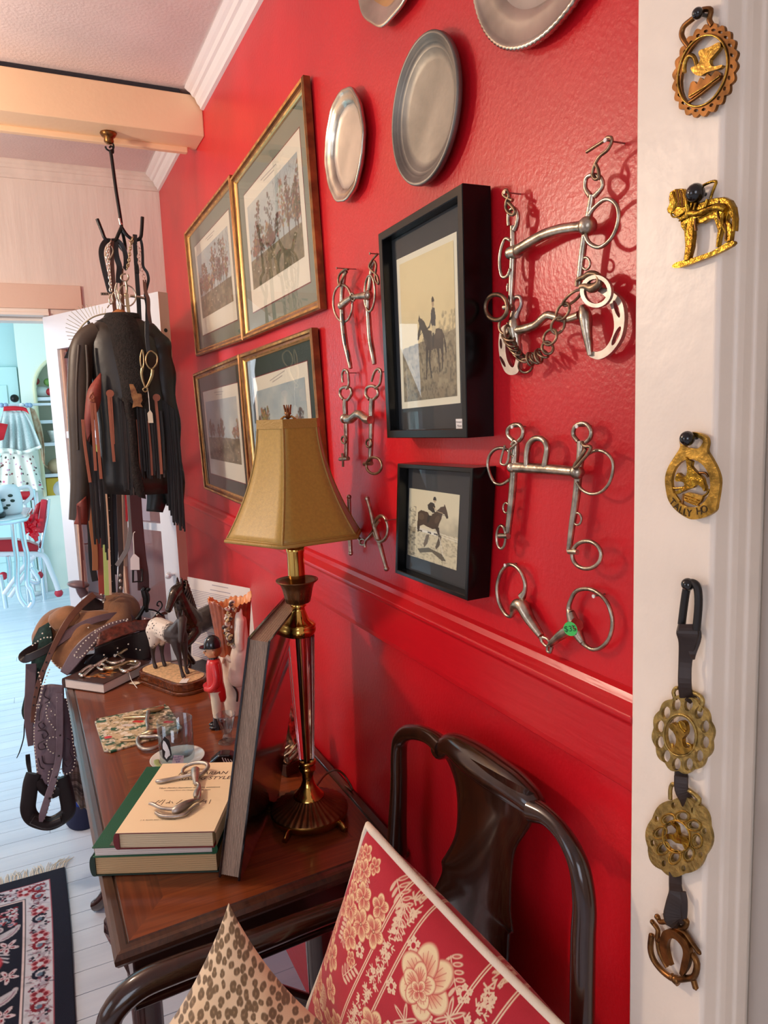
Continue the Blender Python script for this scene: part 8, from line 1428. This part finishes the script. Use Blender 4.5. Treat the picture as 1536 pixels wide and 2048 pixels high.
b = MB(); P = [kp(q, YC-.1) for q in z3([(-60,820),(150,810),(400,850),(525,900),(530,960),(380,985),(100,985),(-60,975)])]; Q = [p+np.array([0,.28,-.02]) for p in P]; n = len(P); b.add(P+Q, [tuple(range(n)),tuple(range(2*n-1,n-1,-1))]+[(i,(i+1) % n,n+(i+1) % n,n+i) for i in range(n)], m_redv); b.build('seat', parent=rc, bevel=.01)
for nm, pts, dy in (('leg',[(-60,1015),(300,1010),(520,1015),(620,1060),(700,1250),(770,1420),(805,1540)],-.1),('leg',[(430,1030),(460,1200),(530,1290)],.25),('leg',[(430,1200),(520,1350),(500,1400),(410,1370)],.1)): b = MB(); b.tube(catmull([kp(q, YC+dy) for q in z3(pts)],5), .022, 10, m=m_wh if dy < 0 else m_chrome); b.build(nm, parent=rc)
b = MB(); b.tube(catmull([kp(q, YC) for q in z3([(660,260),(640,500),(590,750),(560,930)])],5), .016, 8, m=m_chrome); b.tube(catmull([kp(q, YC+.02) for q in z3([(600,720),(560,820),(520,870)])],5), .016, 8, m=m_chrome); b.build('back_frame', parent=rc)
b = MB()
for x, y, yy in ((803,1545,YC-.1),(535,1300,YC+.25),(45,1310,YC)): b.sphere(kp(z3([(x,y)])[0],yy), .035, mat('red rubber foot', (196,40,60), .5), 8, 6)
plabel(b.build('rubber_foot', parent=rc), 'red rubber foot')
b = MB(); r = random.Random(3)
for i in range(40): c = kp(z3([(420+r.gauss(0,40),660+r.gauss(0,45))])[0],YC-.14); d_ = np.array([r.uniform(-1,1),-.3,r.uniform(-1,1)])*.07; b.ribbon([c, c+d_*.6+np.array([0,-.02,.01]), c+d_], .012, .003, mat('shiny red ribbon', (236,20,40), .2))
tag(b.build('ribbon_bow'), 'shiny red ribbon bow on the red kitchen chair', 'bow')
rc2 = thing('dinette_chair', 'second red dinette chair, only its backrest showing past the coffee pot', 'chair', kp(z3([(360,1200)])[0],7.0)*np.array([1,1,0])); b = MB(); cloth(b, z3, [[(230,160),(350,155),(460,150)],[(230,270),(350,270),(455,270)]], m_redv, 7.08, 0, 1); b.build('backrest', parent=rc2, solid=.04); b = MB(); q = kp(z3([(460,200)])[0],7.08); b.tube([(q[0],q[1],0),q+np.array([0,0,.05])], .018, 8, m=m_chrome); q2 = kp(z3([(240,200)])[0],7.08); b.tube([(q2[0],q2[1],0),q2], .018, 8, m=m_chrome); b.build('back_frame', parent=rc2); b = MB(); b.box((q2[0],7.08,.44), (q[0],7.24,.48), m_redv); b.build('seat', parent=rc2, bevel=.01)
for dx in (0,1): b = MB(); b.tube([((q2[0],q[0])[dx],7.22,.45),((q2[0],q[0])[dx],7.23,0)], .018, 8, m=m_chrome); b.build('leg', parent=rc2)
# things on the kitchen table
pc = kp(z3([(125,390)])[0],YT+.35); pc = np.array([pc[0],pc[1],TZK]); t = thing('coffee_pot', 'white enamel coffee pot with green leaf pattern on the kitchen table', 'coffee pot', pc); b = MB(); b.lathe([(.001,0),(.075,0),(.09,.02),(.10,.10),(.085,.19),(.06,.225),(.001,.23)], pc, 24, m_wh); b.build('body', parent=t); b = MB(); b.tube(catmull([pc+np.array(q) for q in ((.08,0,.19),(.15,0,.20),(.165,0,.13),(.10,0,.07))],4), .014, 8, m=m_wh); b.build('handle', parent=t)
b = MB()
for dx, dz in ((-.03,.12),(.0,.08),(.03,.11),(-.02,.06),(.02,.15)): b.sphere(pc+np.array([dx,-.094,dz]), (.018,.006,.012), mat('dark green leaf print', (40,56,46), .5), 8, 5)
b.build('leaf_print', parent=t)
pk = kp(z3([(20,130)])[0],YT+.19); pk = np.array([pk[0]-.12,pk[1],TZK]); t = thing('kettle', 'grey enamel kettle with black knob at the edge of the view on the kitchen table', 'kettle', pk); b = MB(); b.lathe([(.001,.0),(.13,0),(.14,.02),(.12,.14),(.07,.22),(.02,.25),(.001,.25)], pk+np.array([-.02,0,.03]), 24, mat('pale blue enamel', (206,220,228), .3)); b.build('body', parent=t); b = MB(); b.lathe([(.001,.26),(.02,.26),(.05,.30),(.05,.34),(.02,.37),(.001,.37)], pk+np.array([-.02,0,.03]), 20, m_iron); b.build('knob', parent=t); b = MB(); b.lathe([(.001,0),(.145,0),(.15,.012),(.15,.03),(.001,.03)], pk+np.array([-.02,0,0]), 24, m_iron); plabel(b.build('trivet', parent=t), 'black base')
sb = MB(); bx = kp(z3([(720,900)])[0],7.4); sb.box((CXL-.10,7.40,0), (CXL-.06,7.44,.95), m_wh); struct(sb.build('trim_10'))
# ------------------------------------------------------------------ camera, lights, world
cd = bpy.data.cameras.new('camera'); cam = bpy.data.objects.new('camera', cd); COL.objects.link(cam)
cam.matrix_world = Matrix(((RT[0], UP[0], -FW[0], CAM[0]), (RT[1], UP[1], -FW[1], CAM[1]), (RT[2], UP[2], -FW[2], CAM[2]), (0, 0, 0, 1)))
cd.sensor_fit = 'VERTICAL'; cd.sensor_height = 36.0; cd.lens = FPX/2048*36.0; cd.clip_start = .02; sc.camera = cam
def area(name, loc, target, w, h, power, col):
    l = bpy.data.lights.new(name, 'AREA'); l.shape = 'RECTANGLE'; l.size = w; l.size_y = h; l.energy = power; l.color = L3(col)
    o = bpy.data.objects.new(name, l); COL.objects.link(o); d = Vector(target)-Vector(loc)
    o.location = loc; o.rotation_euler = d.to_track_quat('-Z', 'Y').to_euler(); return o
def lamp(name, loc, power, col, r):
    l = bpy.data.lights.new(name, 'POINT'); l.energy = power; l.color = L3(col); l.shadow_soft_size = r
    o = bpy.data.objects.new(name, l); COL.objects.link(o); o.location = loc; return o
w = bpy.data.worlds.new('sky'); sc.world = w; w.use_nodes = True; bg = w.node_tree.nodes['Background']
bg.inputs[0].default_value = (.75, .85, 1, 1); bg.inputs[1].default_value = 1.0
area('fill_light_side', (-3.92, 1.2, 1.5), (0, 1.2, 1.1), 1.5, 1.45, 10, (222,236,255))  # added fill light, set in the unseen left wall as if a window
area('fill_light_rear', (-2.2, -1.78, 1.5), (-.5, .9, .7), 1.3, 1.4, 17, (232,238,255))  # added fill behind the camera, aimed at the cushions, simulating a window
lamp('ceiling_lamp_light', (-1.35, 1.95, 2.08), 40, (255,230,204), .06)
area('window_light_kitchen', (-2.9, 5.6, 1.6), (-.3, 6.2, .6), 1.9, 1.8, 75, (235,246,255))
area('window_light_kitchen_door', (-2.9, 4.0, 1.5), (-.6, 2.6, .0), 1.0, 1.8, 12, (214,232,255))
sc.view_settings.view_transform = 'Standard'; sc.view_settings.look = 'None'; sc.view_settings.gamma = 1.0; sc.view_settings.use_curve_mapping = False
sc.view_settings.exposure = 0.18
sc.cycles.use_denoising = True
sc.cycles.max_bounces = 8; sc.cycles.transparent_max_bounces = 16; sc.cycles.sample_clamp_indirect = 6
